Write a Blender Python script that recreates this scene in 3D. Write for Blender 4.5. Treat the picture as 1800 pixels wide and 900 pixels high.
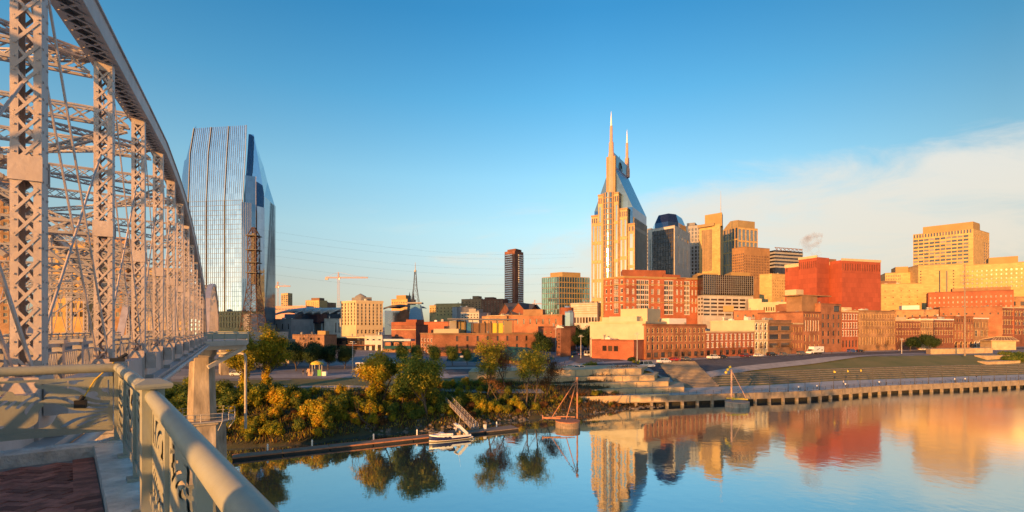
import bpy, bmesh, math, random
import numpy as np
from mathutils import Vector, Matrix

for o in list(bpy.data.objects):
    bpy.data.objects.remove(o, do_unlink=True)
S = bpy.context.scene
COL = S.collection
R = math.radians
random.seed(7)

# ------------------------------------------------------------------ camera, sky, sun, exposure
FOC, HOR, EYE = 866.0, 578.0, 21.0        # focal length and horizon of the 1800 px wide photograph, eye height above the river
cd = bpy.data.cameras.new('camera'); cam = bpy.data.objects.new('camera', cd); COL.objects.link(cam)
cd.sensor_width = 36; cd.lens = FOC/1800*36; cd.shift_y = (HOR-450)/1800
cd.clip_start = .05; cd.clip_end = 20000
cam.location = (0, 0, EYE); cam.rotation_euler = (R(90), 0, 0)
S.camera = cam

SUN_AZ = Vector((-.55, -.835)); SUN_EL = R(7.5)
SUN_DIR = Vector((SUN_AZ.x*math.cos(SUN_EL), SUN_AZ.y*math.cos(SUN_EL), math.sin(SUN_EL))).normalized()
w = bpy.data.worlds.new('World'); S.world = w; w.use_nodes = True
nt = w.node_tree; nt.nodes.clear()
out = nt.nodes.new('ShaderNodeOutputWorld'); bg = nt.nodes.new('ShaderNodeBackground')
sky = nt.nodes.new('ShaderNodeTexSky'); sky.sky_type = 'NISHITA'; sky.sun_disc = False
sky.sun_elevation = SUN_EL; sky.sun_rotation = math.atan2(SUN_AZ.x, SUN_AZ.y)
sky.altitude = 120; sky.air_density = 1.15; sky.dust_density = .6; sky.ozone_density = 2.2
bg.inputs['Strength'].default_value = .15
def N(t, tree=nt, **kw):
    n = tree.nodes.new('ShaderNode'+t)
    for k, v in kw.items():
        if k.startswith('i_'): n.inputs[k[2:].replace('_', ' ')].default_value = v
        else: setattr(n, k, v)
    return n
L = nt.links.new
tc = N('TexCoord'); sep = N('SeparateXYZ'); L(tc.outputs['Generated'], sep.inputs[0])
# colour of this clear autumn dawn: deeper blue overhead than the model's default, pale at the horizon
skr = N('ValToRGB'); e_ = skr.color_ramp.elements
for k_, (p_, c_) in enumerate([(.0, (.62, .66, 1.0)), (.032, (.60, .64, .98)), (.088, (.74, .64, .74)), (.196, (.91, .91, .88)), (.29, (.79, 1, 1)), (.42, (.43, .9, 1.03)), (.54, (.225, .75, .98)), (.9, (.18, .6, .9))]):
    el_ = e_[k_] if k_ < 1 else e_.new(p_) if k_ < 7 else e_[-1]
    el_.position = p_; el_.color = (*c_, 1)
L(sep.outputs['Z'], skr.inputs[0])
hs = N('Mix', data_type='RGBA', blend_type='MULTIPLY'); hs.inputs['Factor'].default_value = 1; L(sky.outputs[0], hs.inputs['A']); L(skr.outputs[0], hs.inputs['B'])
# thin high cloud: streaks that live on the sky vault, dense towards +X and low down
cmap = N('Combine'+'XYZ')
zc = N('Math', operation='ADD'); zc.inputs[1].default_value = .12; L(sep.outputs['Z'], zc.inputs[0])
dx = N('Math', operation='DIVIDE'); L(sep.outputs['X'], dx.inputs[0]); L(zc.outputs[0], dx.inputs[1])
dy = N('Math', operation='DIVIDE'); L(sep.outputs['Y'], dy.inputs[0]); L(zc.outputs[0], dy.inputs[1])
mp = N('Mapping'); mp.inputs['Rotation'].default_value = (0, 0, R(-13)); mp.inputs['Scale'].default_value = (2.3, 9.5, 1)
L(cmap.outputs[0], mp.inputs[0])
cn = N('TexNoise', i_Scale=1.0, i_Detail=11, i_Roughness=.63, i_Distortion=.6); L(mp.outputs[0], cn.inputs['Vector'])
# cover: low to the right (azimuth) and under a slanted upper edge
az = N('Math', operation='DIVIDE'); L(sep.outputs['X'], az.inputs[0]); ay = N('Math', operation='MAXIMUM'); ay.inputs[1].default_value = .15
L(sep.outputs['Y'], ay.inputs[0]); L(ay.outputs[0], az.inputs[1])
el = N('Math', operation='DIVIDE'); L(sep.outputs['Z'], el.inputs[0]); L(ay.outputs[0], el.inputs[1])
L(az.outputs[0], cmap.inputs[0]); L(el.outputs[0], cmap.inputs[1])
azr = N('MapRange'); azr.inputs['From Min'].default_value = .15; azr.inputs['From Max'].default_value = 1.0; azr.inputs['To Min'].default_value = 1; azr.inputs['To Max'].default_value = .62; L(az.outputs[0], azr.inputs['Value'])
h2 = N('Mix', data_type='RGBA', blend_type='MULTIPLY'); h2.inputs['Factor'].default_value = 1; L(hs.outputs['Result'], h2.inputs['A']); L(azr.outputs[0], h2.inputs['B'])
edge = N('Math', operation='MULTIPLY_ADD'); edge.inputs[1].default_value = .21; edge.inputs[2].default_value = .24; L(az.outputs[0], edge.inputs[0])
gap = N('Math', operation='SUBTRACT'); L(edge.outputs[0], gap.inputs[0]); L(el.outputs[0], gap.inputs[1])
gr = N('MapRange'); gr.inputs['From Min'].default_value = -.035; gr.inputs['From Max'].default_value = .085; L(gap.outputs[0], gr.inputs['Value'])
ar = N('MapRange'); ar.inputs['From Min'].default_value = -.3; ar.inputs['From Max'].default_value = .26; L(az.outputs[0], ar.inputs['Value'])
cov = N('Math', operation='MULTIPLY'); L(gr.outputs[0], cov.inputs[0]); L(ar.outputs[0], cov.inputs[1])
thr = N('MapRange'); thr.inputs['To Min'].default_value = .74; thr.inputs['To Max'].default_value = .12; L(cov.outputs[0], thr.inputs['Value'])
df = N('Math', operation='SUBTRACT'); L(cn.outputs['Fac'], df.inputs[0]); L(thr.outputs[0], df.inputs[1])
den = N('MapRange', interpolation_type='SMOOTHSTEP'); den.inputs['From Min'].default_value = 0; den.inputs['From Max'].default_value = .46
den.inputs['To Max'].default_value = .93; L(df.outputs[0], den.inputs['Value'])
ccol = N('ValToRGB')
ccol.color_ramp.elements[0].position = 0; ccol.color_ramp.elements[0].color = (2.9, 2.5, 1.85, 1)
ccol.color_ramp.elements[1].position = .34; ccol.color_ramp.elements[1].color = (2.75, 2.8, 2.7, 1)
L(sep.outputs['Z'], ccol.inputs[0])
mp2 = N('Mapping'); mp2.inputs['Rotation'].default_value = (0, 0, R(24)); mp2.inputs['Scale'].default_value = (4, 26, 1); mp2.inputs['Location'].default_value = (3.1, 0, 0); L(cmap.outputs[0], mp2.inputs[0])
cn2 = N('TexNoise', i_Scale=1.0, i_Detail=8, i_Roughness=.6, i_Distortion=.8); L(mp2.outputs[0], cn2.inputs['Vector'])
w1_ = N('MapRange', interpolation_type='SMOOTHSTEP'); w1_.inputs['From Min'].default_value = .50; w1_.inputs['From Max'].default_value = .78; w1_.inputs['To Max'].default_value = .6; L(cn2.outputs['Fac'], w1_.inputs['Value'])
w2_ = N('MapRange', interpolation_type='SMOOTHSTEP'); w2_.inputs['From Min'].default_value = .30; w2_.inputs['From Max'].default_value = .17; L(el.outputs[0], w2_.inputs['Value'])
w3_ = N('MapRange', interpolation_type='SMOOTHSTEP'); w3_.inputs['From Min'].default_value = -.45; w3_.inputs['From Max'].default_value = -.05; L(az.outputs[0], w3_.inputs['Value'])
w4_ = N('Math', operation='MULTIPLY'); L(w1_.outputs[0], w4_.inputs[0]); L(w2_.outputs[0], w4_.inputs[1]); w5_ = N('Math', operation='MULTIPLY'); L(w4_.outputs[0], w5_.inputs[0]); L(w3_.outputs[0], w5_.inputs[1])
dmx = N('Math', operation='MAXIMUM'); L(den.outputs[0], dmx.inputs[0]); L(w5_.outputs[0], dmx.inputs[1])
mx = N('Mix', data_type='RGBA'); L(dmx.outputs[0], mx.inputs['Factor']); L(h2.outputs['Result'], mx.inputs['A']); L(ccol.outputs[0], mx.inputs['B'])
# sunrise glow low in the sky around the sun
gd_ = N('VectorMath', operation='DOT_PRODUCT'); gd_.inputs[1].default_value = (SUN_AZ.x, SUN_AZ.y, 0); L(tc.outputs['Generated'], gd_.inputs[0])
g1_ = N('MapRange', interpolation_type='SMOOTHSTEP'); g1_.inputs['From Min'].default_value = -.1; g1_.inputs['From Max'].default_value = 1; L(gd_.outputs['Value'], g1_.inputs['Value'])
g2_ = N('MapRange', interpolation_type='SMOOTHSTEP'); g2_.inputs['From Min'].default_value = .24; g2_.inputs['From Max'].default_value = .03; L(sep.outputs['Z'], g2_.inputs['Value'])
g3_ = N('Math', operation='MULTIPLY'); L(g1_.outputs[0], g3_.inputs[0]); L(g2_.outputs[0], g3_.inputs[1])
glow = N('Mix', data_type='RGBA', blend_type='ADD'); glow.inputs['B'].default_value = (3.4, 2.7, 1.2, 1); L(g3_.outputs[0], glow.inputs['Factor']); L(mx.outputs['Result'], glow.inputs['A'])
L(glow.outputs['Result'], bg.inputs['Color']); L(bg.outputs[0], out.inputs['Surface'])

sd = bpy.data.lights.new('sun', 'SUN'); sun = bpy.data.objects.new('sun', sd); COL.objects.link(sun)
sd.energy = 4.3; sd.angle = R(.53); sd.color = (1, .42, .09)
sun.rotation_euler = SUN_DIR.to_track_quat('Z', 'Y').to_euler(); sun.location = (-60, -90, 120)
S.view_settings.view_transform = 'Standard'; S.view_settings.look = 'None'; S.view_settings.gamma = 1
S.view_settings.exposure = 1.0
S.render.engine = 'CYCLES'
S.cycles.max_bounces = 6; S.cycles.sample_clamp_indirect = 2.5; S.cycles.volume_bounces = 0; S.cycles.volume_step_rate = 2

# ------------------------------------------------------------------ helpers
def gx(px, D): return (px-900)/FOC*D
def zy(py, D): return EYE+(HOR-py)/FOC*D
def PW(px, py, D): return Vector((gx(px, D), D, zy(py, D)))
def lerp(a, b, t): return a+(b-a)*t
def smooth(a, b, x):
    t = min(1, max(0, (x-a)/(b-a))); return t*t*(3-2*t)
def interp(x, pts):
    if x <= pts[0][0]: return pts[0][1]
    for (a, b), (c, d) in zip(pts, pts[1:]):
        if x <= c: return b+(d-b)*(x-a)/(c-a)
    return pts[-1][1]

class MB:
    """collects faces for ONE mesh"""
    def __init__(s): s.v = []; s.f = []; s.m = []; s.u = {}; s.sm = set()
    def face(s, pts, m=0, uv=None, sm=False):
        i = len(s.v); s.v += [tuple(p) for p in pts]
        if uv: s.u[len(s.f)] = uv
        if sm: s.sm.add(len(s.f))
        s.f.append(tuple(range(i, i+len(pts)))); s.m.append(m)
    def mesh(s, pts, faces, m=0, sm=False):
        i = len(s.v); s.v += [tuple(p) for p in pts]
        for f in faces:
            if sm: s.sm.add(len(s.f))
            s.f.append(tuple(k+i for k in f)); s.m.append(m)
    def hexa(s, q, m=0):   # q: 4 bottom, 4 top (counter-clockwise seen from above)
        s.mesh(q, [(3, 2, 1, 0), (4, 5, 6, 7), (0, 1, 5, 4), (1, 2, 6, 5), (2, 3, 7, 6), (3, 0, 4, 7)], m)
    def box(s, c, d, rz=0, m=0):  # centre, full size
        x, y, z = d[0]/2, d[1]/2, d[2]/2; cs, sn = math.cos(rz), math.sin(rz)
        f = lambda a, b, e: (c[0]+a*cs-b*sn, c[1]+a*sn+b*cs, c[2]+e)
        s.hexa([f(-x, -y, -z), f(x, -y, -z), f(x, y, -z), f(-x, y, -z), f(-x, -y, z), f(x, -y, z), f(x, y, z), f(-x, y, z)], m)
    def bar(s, p, q, a, b, up=(0, 0, 1), m=0):  # rectangular bar: a across, b along up
        p, q = Vector(p), Vector(q); t = (q-p)
        if t.length < 1e-6: return
        t.normalize(); up = Vector(up); sd_ = t.cross(up)
        if sd_.length < 1e-4: sd_ = t.cross(Vector((1, 0, 0)))
        sd_.normalize(); u = sd_.cross(t).normalized(); sd_ *= a/2; u *= b/2
        s.mesh([p-sd_-u, p+sd_-u, p+sd_+u, p-sd_+u, q-sd_-u, q+sd_-u, q+sd_+u, q-sd_+u],
               [(0, 1, 2, 3), (7, 6, 5, 4), (1, 0, 4, 5), (2, 1, 5, 6), (3, 2, 6, 7), (0, 3, 7, 4)], m)
    def tube(s, pts, rad, n=6, m=0, cap=True, sm=True):
        pts = [Vector(p) for p in pts]
        if not hasattr(rad, '__len__'): rad = [rad]*len(pts)
        rings = []; prev = None
        for i, p in enumerate(pts):
            t = (pts[min(i+1, len(pts)-1)]-pts[max(i-1, 0)])
            if t.length < 1e-9: t = Vector((0, 0, 1))
            t.normalize()
            if prev is None:
                a = t.cross(Vector((0, 0, 1)))
                if a.length < .05: a = t.cross(Vector((1, 0, 0)))
            else: a = prev-t*prev.dot(t)
            a.normalize(); b = t.cross(a); prev = a
            rings.append([p+(a*math.cos(k*2*math.pi/n)+b*math.sin(k*2*math.pi/n))*rad[i] for k in range(n)])
        V = [v for r in rings for v in r]; Fs = []
        for i in range(len(pts)-1):
            for k in range(n):
                Fs.append((i*n+k, i*n+(k+1) % n, (i+1)*n+(k+1) % n, (i+1)*n+k))
        s.mesh(V, Fs, m, sm)
        if cap:
            s.mesh(rings[0], [tuple(range(n-1, -1, -1))], m); s.mesh(rings[-1], [tuple(range(n))], m)
    def prism(s, poly, z0, z1, m=0, mt=None, bottom=True):
        n = len(poly); A = sum(poly[i][0]*poly[(i+1) % n][1]-poly[(i+1) % n][0]*poly[i][1] for i in range(n))
        if A < 0: poly = poly[::-1]
        lo = [(p[0], p[1], z0) for p in poly]; hi = [(p[0], p[1], z1) for p in poly]
        s.mesh(lo+hi, [(i, (i+1) % n, n+(i+1) % n, n+i) for i in range(n)], m)
        s.mesh(hi, [tuple(range(n))], m if mt is None else mt)
        if bottom: s.mesh(lo, [tuple(range(n-1, -1, -1))], m)
    def cyl(s, c, r, z0, z1, n=12, m=0, r1=None):
        s.tube([(c[0], c[1], z0), (c[0], c[1], z1)], [r, r if r1 is None else r1], n, m)
    def lathe(s, c, prof, n=12, m=0, sm=True):  # prof: (r, z)
        V = []; Fs = []
        for r, z in prof:
            V += [(c[0]+r*math.cos(k*2*math.pi/n), c[1]+r*math.sin(k*2*math.pi/n), c[2]+z) for k in range(n)]
        for i in range(len(prof)-1):
            for k in range(n): Fs.append((i*n+k, i*n+(k+1) % n, (i+1)*n+(k+1) % n, (i+1)*n+k))
        s.mesh(V, Fs, m, sm); s.mesh(V[-n:], [tuple(range(n))], m); s.mesh(V[:n], [tuple(range(n-1, -1, -1))], m)
    def data(s, name, mats):
        me = bpy.data.meshes.new(name); me.from_pydata(s.v, [], s.f)
        for mt in (mats if isinstance(mats, (list, tuple)) else [mats]): me.materials.append(mt)
        me.polygons.foreach_set('material_index', s.m)
        if s.sm:
            a = np.zeros(len(s.f), bool); a[list(s.sm)] = True; me.polygons.foreach_set('use_smooth', a)
        if s.u:
            ul = me.uv_layers.new(name='UVMap'); arr = np.zeros((len(me.loops), 2), np.float32)
            for fi, uv in s.u.items():
                st = me.polygons[fi].loop_start; arr[st:st+len(uv)] = uv
            ul.data.foreach_set('uv', arr.ravel())
        me.update(); return me
    def build(s, name, mats, parent=None, loc=None):
        me = s.data(name, mats)
        if loc is not None:
            me.transform(Matrix.Translation(-Vector(loc)))
        return link(name, me, parent, loc)

def link(name, me, parent=None, loc=None, rz=0):
    o = bpy.data.objects.new(name, me); COL.objects.link(o)
    if parent: o.parent = parent
    if loc is not None: o.location = loc
    if rz: o.rotation_euler = (0, 0, rz)
    return o
def tag(o, label=None, cat=None, group=None, kind=None):
    if label: o['label'] = label
    if cat: o['category'] = cat
    if group: o['group'] = group
    if kind: o['kind'] = kind
    return o
def thing(name, label, cat, loc=(0, 0, 0), rz=0, group=None):
    o = bpy.data.objects.new(name, None); COL.objects.link(o); o.empty_display_size = .3
    o.location = loc; o.rotation_euler = (0, 0, rz)
    return tag(o, label, cat, group)
def structure(o, label=None): o['kind'] = 'structure'; return tag(o, label) if label else o
KIDS = {}
def copy_tree(root, loc, rz=0, label=None, group=None, scale=None, parent=None):
    ch = [c for c in COL.objects if c.parent == root] if root.name not in KIDS else KIDS[root.name]
    KIDS[root.name] = ch
    r = root.copy(); COL.objects.link(r)
    if parent is None:
        r.location = loc; r.rotation_euler = (0, 0, rz)
        if scale: r.scale = (scale,)*3 if not hasattr(scale, '__len__') else scale
    else: r.parent = parent
    if label: r['label'] = label
    if group: r['group'] = group
    for c in ch: copy_tree(c, None, parent=r)
    return r
def from_arrays(name, v, nper, mats):   # v: (n*nper,3) independent polygons
    me = bpy.data.meshes.new(name); n = len(v); nf = n//nper
    me.vertices.add(n); me.vertices.foreach_set('co', np.asarray(v, np.float32).ravel())
    me.loops.add(n); me.loops.foreach_set('vertex_index', np.arange(n, dtype=np.int32))
    me.polygons.add(nf); me.polygons.foreach_set('loop_start', np.arange(0, n, nper, dtype=np.int32))
    me.polygons.foreach_set('loop_total', np.full(nf, nper, np.int32))
    for mt in (mats if isinstance(mats, (list, tuple)) else [mats]): me.materials.append(mt)
    me.update(calc_edges=True); me.validate(); return me

# ------------------------------------------------------------------ materials
def mat(name, col, rough=.7, metal=0, spec=.5, var=.25, scale=1.5, coord='Object', bump=0, bscale=20, brick=None, col2=None, stretch=(1, 1, 1), island=0):
    m = bpy.data.materials.new(name); m.use_nodes = True; t = m.node_tree; b = t.nodes['Principled BSDF']
    b.inputs['Roughness'].default_value = rough; b.inputs['Metallic'].default_value = metal; b.inputs['Specular IOR Level'].default_value = spec
    l = t.links.new
    co = t.nodes.new('ShaderNodeTexCoord'); mpn = t.nodes.new('ShaderNodeMapping'); mpn.inputs['Scale'].default_value = stretch
    l(co.outputs[coord], mpn.inputs[0])
    c = (*col, 1); src = None
    if var or col2:
        n1 = t.nodes.new('ShaderNodeTexNoise'); n1.inputs['Scale'].default_value = scale; n1.inputs['Detail'].default_value = 6; n1.inputs['Roughness'].default_value = .6
        l(mpn.outputs[0], n1.inputs['Vector'])
        cr = t.nodes.new('ShaderNodeValToRGB'); cr.color_ramp.elements[0].position = .3; cr.color_ramp.elements[1].position = .7
        a = col2 if col2 else tuple(x*(1-var) for x in col); bb = col if col2 else tuple(min(1, x*(1+var)) for x in col)
        cr.color_ramp.elements[0].color = (*a, 1); cr.color_ramp.elements[1].color = (*bb, 1)
        l(n1.outputs['Fac'], cr.inputs[0]); src = cr.outputs[0]
    if brick:   # (width, height, mortar colour)
        bt = t.nodes.new('ShaderNodeTexBrick'); bt.inputs['Scale'].default_value = 1
        bt.inputs['Brick Width'].default_value = brick[0]; bt.inputs['Row Height'].default_value = brick[1]; bt.inputs['Mortar Size'].default_value = brick[2] if len(brick) > 2 else .02
        bt.inputs['Color1'].default_value = (1, 1, 1, 1); bt.inputs['Color2'].default_value = (.78, .78, .78, 1); bt.inputs['Mortar'].default_value = (.6, .6, .6, 1)
        l(co.outputs['UV'], bt.inputs['Vector'])
        mm = t.nodes.new('ShaderNodeMix'); mm.data_type = 'RGBA'; mm.blend_type = 'MULTIPLY'; mm.inputs['Factor'].default_value = 1
        if src: l(src, mm.inputs['A'])
        else: mm.inputs['A'].default_value = c
        l(bt.outputs[0], mm.inputs['B']); src = mm.outputs['Result']
    if island:
        ge = t.nodes.new('ShaderNodeNewGeometry'); mr = t.nodes.new('ShaderNodeMapRange'); mr.inputs['To Min'].default_value = 1-island; mr.inputs['To Max'].default_value = 1+island
        l(ge.outputs['Random Per Island'], mr.inputs['Value'])
        vm = t.nodes.new('ShaderNodeVectorMath'); vm.operation = 'SCALE'
        if src: l(src, vm.inputs[0])
        else: vm.inputs[0].default_value = col
        l(mr.outputs[0], vm.inputs['Scale']); src = vm.outputs[0]
    if src: l(src, b.inputs['Base Color'])
    else: b.inputs['Base Color'].default_value = c
    if bump:
        n2 = t.nodes.new('ShaderNodeTexNoise'); n2.inputs['Scale'].default_value = bscale; n2.inputs['Detail'].default_value = 5
        l(mpn.outputs[0], n2.inputs['Vector']); bp = t.nodes.new('ShaderNodeBump'); bp.inputs['Strength'].default_value = bump; bp.inputs['Distance'].default_value = .1
        l(n2.outputs['Fac'], bp.inputs['Height']); l(bp.outputs[0], b.inputs['Normal'])
    return m
def glassmat(name, tint, metal=.85, rough=.06, pw=1.5, ph=3.6, wob=.02, var=.35):
    """mirror-coated curtain glass: every pane has its own tilt and tint"""
    m = bpy.data.materials.new(name); m.use_nodes = True; t = m.node_tree; b = t.nodes['Principled BSDF']; l = t.links.new
    b.inputs['Metallic'].default_value = metal; b.inputs['Roughness'].default_value = rough
    co = t.nodes.new('ShaderNodeTexCoord'); dv = t.nodes.new('ShaderNodeVectorMath'); dv.operation = 'DIVIDE'; dv.inputs[1].default_value = (pw, ph, 1)
    l(co.outputs['UV'], dv.inputs[0]); fl = t.nodes.new('ShaderNodeVectorMath'); fl.operation = 'FLOOR'; l(dv.outputs[0], fl.inputs[0])
    wn = t.nodes.new('ShaderNodeTexWhiteNoise'); wn.noise_dimensions = '2D'; l(fl.outputs[0], wn.inputs['Vector'])
    ge = t.nodes.new('ShaderNodeNewGeometry'); sb = t.nodes.new('ShaderNodeVectorMath'); sb.operation = 'SUBTRACT'; sb.inputs[1].default_value = (.5, .5, .5)
    l(wn.outputs['Color'], sb.inputs[0]); sc = t.nodes.new('ShaderNodeVectorMath'); sc.operation = 'SCALE'; sc.inputs['Scale'].default_value = wob; l(sb.outputs[0], sc.inputs[0])
    ad = t.nodes.new('ShaderNodeVectorMath'); l(ge.outputs['Normal'], ad.inputs[0]); l(sc.outputs[0], ad.inputs[1])
    nm = t.nodes.new('ShaderNodeVectorMath'); nm.operation = 'NORMALIZE'; l(ad.outputs[0], nm.inputs[0]); l(nm.outputs[0], b.inputs['Normal'])
    mr = t.nodes.new('ShaderNodeMapRange'); mr.inputs['To Min'].default_value = 1-var; mr.inputs['To Max'].default_value = 1; l(wn.outputs['Value'], mr.inputs['Value'])
    vs = t.nodes.new('ShaderNodeVectorMath'); vs.operation = 'SCALE'; vs.inputs[0].default_value = tint; l(mr.outputs[0], vs.inputs['Scale'])
    l(vs.outputs[0], b.inputs['Base Color']); return m
def leafmat(name, a, b_, c):
    """three leaf colours mixed clump by clump and leaf by leaf"""
    m = bpy.data.materials.new(name); m.use_nodes = True; t = m.node_tree; p = t.nodes['Principled BSDF']; l = t.links.new
    p.inputs['Roughness'].default_value = .6; p.inputs['Specular IOR Level'].default_value = .25
    co = t.nodes.new('ShaderNodeTexCoord'); n = t.nodes.new('ShaderNodeTexNoise'); n.inputs['Scale'].default_value = .55; n.inputs['Detail'].default_value = 3
    l(co.outputs['Object'], n.inputs['Vector']); ge = t.nodes.new('ShaderNodeNewGeometry')
    mi = t.nodes.new('ShaderNodeMath'); mi.operation = 'MULTIPLY_ADD'; mi.inputs[1].default_value = .4; mi.inputs[2].default_value = -.2
    l(ge.outputs['Random Per Island'], mi.inputs[0]); ad = t.nodes.new('ShaderNodeMath'); l(n.outputs['Fac'], ad.inputs[0]); l(mi.outputs[0], ad.inputs[1])
    oi = t.nodes.new('ShaderNodeObjectInfo'); m2 = t.nodes.new('ShaderNodeMath'); m2.operation = 'MULTIPLY_ADD'; m2.inputs[1].default_value = .24; m2.inputs[2].default_value = -.12
    l(oi.outputs['Random'], m2.inputs[0]); a2 = t.nodes.new('ShaderNodeMath'); l(ad.outputs[0], a2.inputs[0]); l(m2.outputs[0], a2.inputs[1])
    r = t.nodes.new('ShaderNodeValToRGB'); e = r.color_ramp.elements; e[0].position = .3; e[0].color = (*a, 1); e[1].position = .7; e[1].color = (*c, 1)
    k = e.new(.5); k.color = (*b_, 1); l(a2.outputs[0], r.inputs[0]); l(r.outputs[0], p.inputs['Base Color'])
    tr = t.nodes.new('ShaderNodeBsdfTranslucent'); l(r.outputs[0], tr.inputs['Color']); ms = t.nodes.new('ShaderNodeMixShader'); ms.inputs[0].default_value = .42
    l(p.outputs[0], ms.inputs[1]); l(tr.outputs[0], ms.inputs[2]); l(ms.outputs[0], t.nodes['Material Output'].inputs['Surface']); return m

M = dict(
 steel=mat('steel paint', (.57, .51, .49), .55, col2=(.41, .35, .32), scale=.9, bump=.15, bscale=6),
 steelm=mat('steel paint shaded inner', (.33, .32, .33), .6, var=.25, scale=1.5),  # inner bracing: darker copy of the steel, its shade put into the paint
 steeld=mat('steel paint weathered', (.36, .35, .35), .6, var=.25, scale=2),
 rail=mat('rail paint', (.34, .37, .32), .45, spec=.3, var=.08, scale=4, bump=.05, bscale=40),
 deck=mat('deck concrete', (.30, .29, .27), .85, var=.2),
 kerb=mat('kerb concrete', (.70, .66, .60), .85, var=.3, scale=5, bump=.4, bscale=25),
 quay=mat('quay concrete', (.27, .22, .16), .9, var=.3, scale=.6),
 conc=mat('weathered concrete', (.50, .43, .34), .9, col2=(.15, .125, .10), scale=.8, stretch=(1, 1, .3), bump=.4, bscale=3),
 concl=mat('pale concrete', (.50, .46, .40), .85, var=.22, scale=.5, bump=.2, bscale=4),
 paver=mat('brick pavers', (.42, .165, .12), .8, var=.3, scale=8, island=.5, bump=.4, bscale=40),
 asphalt=mat('asphalt', (.075, .078, .088), .9, var=.25, scale=.3),
 walk=mat('footway', (.32, .31, .30), .9, var=.2, scale=.5),
 line=mat('road paint', (.75, .74, .7), .7, var=.1),
 grass=mat('grass', (.095, .12, .035), .95, col2=(.18, .16, .06), scale=.12, bump=.5, bscale=2),
 soil=mat('bank soil', (.085, .06, .03), .95, col2=(.05, .06, .02), scale=.4, bump=.8, bscale=2),
 city=mat('city ground', (.20, .20, .21), .9, var=.3, scale=.06),
 stone=mat('tan stone', (.52, .385, .22), .85, var=.25, scale=.4, bump=.2, bscale=3),
 greystone=mat('grey stone step', (.13, .125, .12), .9, var=.25, scale=.5),
 rock=mat('bank rock', (.15, .125, .10), .9, var=.35, scale=1, bump=.6, bscale=4),
 bark=mat('bark', (.10, .075, .055), .95, var=.35, scale=3, stretch=(1, 1, .3), bump=.6, bscale=10),
 white=mat('white paint', (.78, .77, .74), .45, var=.06),
 black=mat('black paint', (.02, .02, .022), .4, var=.1),
 rubber=mat('rubber', (.025, .025, .025), .85, var=.1),
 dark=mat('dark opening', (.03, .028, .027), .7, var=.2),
 navy=mat('navy gel coat', (.02, .025, .09), .2, var=.05),
 dkglass=mat('dark glass', (.02, .024, .03), .08, var=.2, spec=.9),
 mullion=mat('window mullion metal', (.11, .15, .21), .5, var=.1),
 rustd=mat('dark rusty steel', (.10, .06, .045), .85, var=.3, scale=1.5),
 wood=mat('grey timber', (.26, .20, .145), .85, var=.35, scale=2, stretch=(.3, 3, 1), bump=.3, bscale=10),
 rust=mat('rusty steel', (.38, .17, .09), .8, var=.3, scale=1.5, bump=.3, bscale=5),
 pole=mat('dark pole', (.06, .055, .05), .6, var=.2),
 polel=mat('galvanised pole', (.42, .40, .38), .5, var=.15),
 yellow=mat('yellow paint', (.70, .50, .04), .5, var=.08),
 green=mat('green paint', (.05, .34, .06), .5, var=.08),
 red=mat('red paint', (.55, .05, .03), .5, var=.08),
 crane=mat('crane paint', (.48, .29, .20), .6, var=.1),
 blue=mat('blue panel', (.06, .22, .40), .35, var=.15),
 teal=mat('teal roof', (.02, .075, .085), .85, spec=.15, var=.2, scale=.6),
 skin=mat('skin', (.48, .30, .22), .6, var=.1),
)
# ------------------------------------------------------------------ terrain, river, roads
SHORE = [(-900, -40), (-400, 25), (-200, 55), (-75, 82), (-49, 87), (-38, 89), (-33, 94), (-27, 99), (-17, 102), (-7, 108), (7, 116), (20, 122), (36, 131), (43.7, 135), (86, 144), (120, 158), (182, 175), (400, 226), (900, 345)]
def shore(x): return interp(x, SHORE)
NAT = [(-20, -3), (-4, -1.2), (0, 0), (2, .9), (7, 2.6), (15, 5.0), (26, 6.8), (45, 7.8), (90, 8.6), (150, 9.6), (320, 15), (600, 20), (1500, 26), (6000, 30)]
TER = [(-20, -3), (-1, -1.6), (0, -1.2), (7, 1.6), (9, 2.2), (11, 2.4), (19, 8.6), (22, 8.9), (60, 9), (110, 9.4), (150, 10.2), (320, 15), (600, 20), (1500, 26), (6000, 30)]
LAWN = [(-20, -3), (-1, -1.6), (0, -1.2), (14, 2.2), (17, 2.5), (44, 8.7), (47, 8.9), (80, 9), (120, 9.4), (150, 10.2), (320, 15), (600, 20), (1500, 26), (6000, 30)]
def gz(x, y):
    d = (y-shore(x))*.93
    a = interp(d, NAT); b = interp(d, TER); c = interp(d, LAWN)
    w1 = smooth(14, 34, x); w2 = smooth(41, 51, x)
    if d > 120: return a
    k = smooth(100, 120, d)
    z = lerp(lerp(a, b, w1), c, w2)
    return lerp(z, a, k)
def axis(a, b, fine0, fine1, fs, cs):
    r = [a]
    while r[-1] < b:
        x = r[-1]; d = max(0, fine0-x, x-fine1); r.append(x+max(fs, min(fs+d*.12, cs)))
    return r
xs = axis(-3000, 3000, -75, 290, 2.2, 250); ys = axis(-60, 6000, 78, 270, 2.2, 300)
V = []; random.seed(3)
for y in ys:
    for x in xs:
        d = y-shore(x); j = 0
        if 0 < d < 30 and x < 32: j = (math.sin(x*.9+y*.3)+math.sin(x*.37-y*.7))*.18+random.uniform(-.15, .15)
        V.append((x, y, gz(x, y)+j))
nx = len(xs); Fs = []; MI = []
for j in range(len(ys)-1):
    for i in range(nx-1):
        Fs.append((j*nx+i, j*nx+i+1, (j+1)*nx+i+1, (j+1)*nx+i))
        x = (xs[i]+xs[i+1])/2; y = (ys[j]+ys[j+1])/2; d = (y-shore(x))*.93
        if x < 40 and d < 24: k = 0
        elif x < 20 and d < 42: k = 1
        elif x >= 40 and 14 < d < 46: k = 1
        else: k = 2
        MI.append(k)
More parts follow.
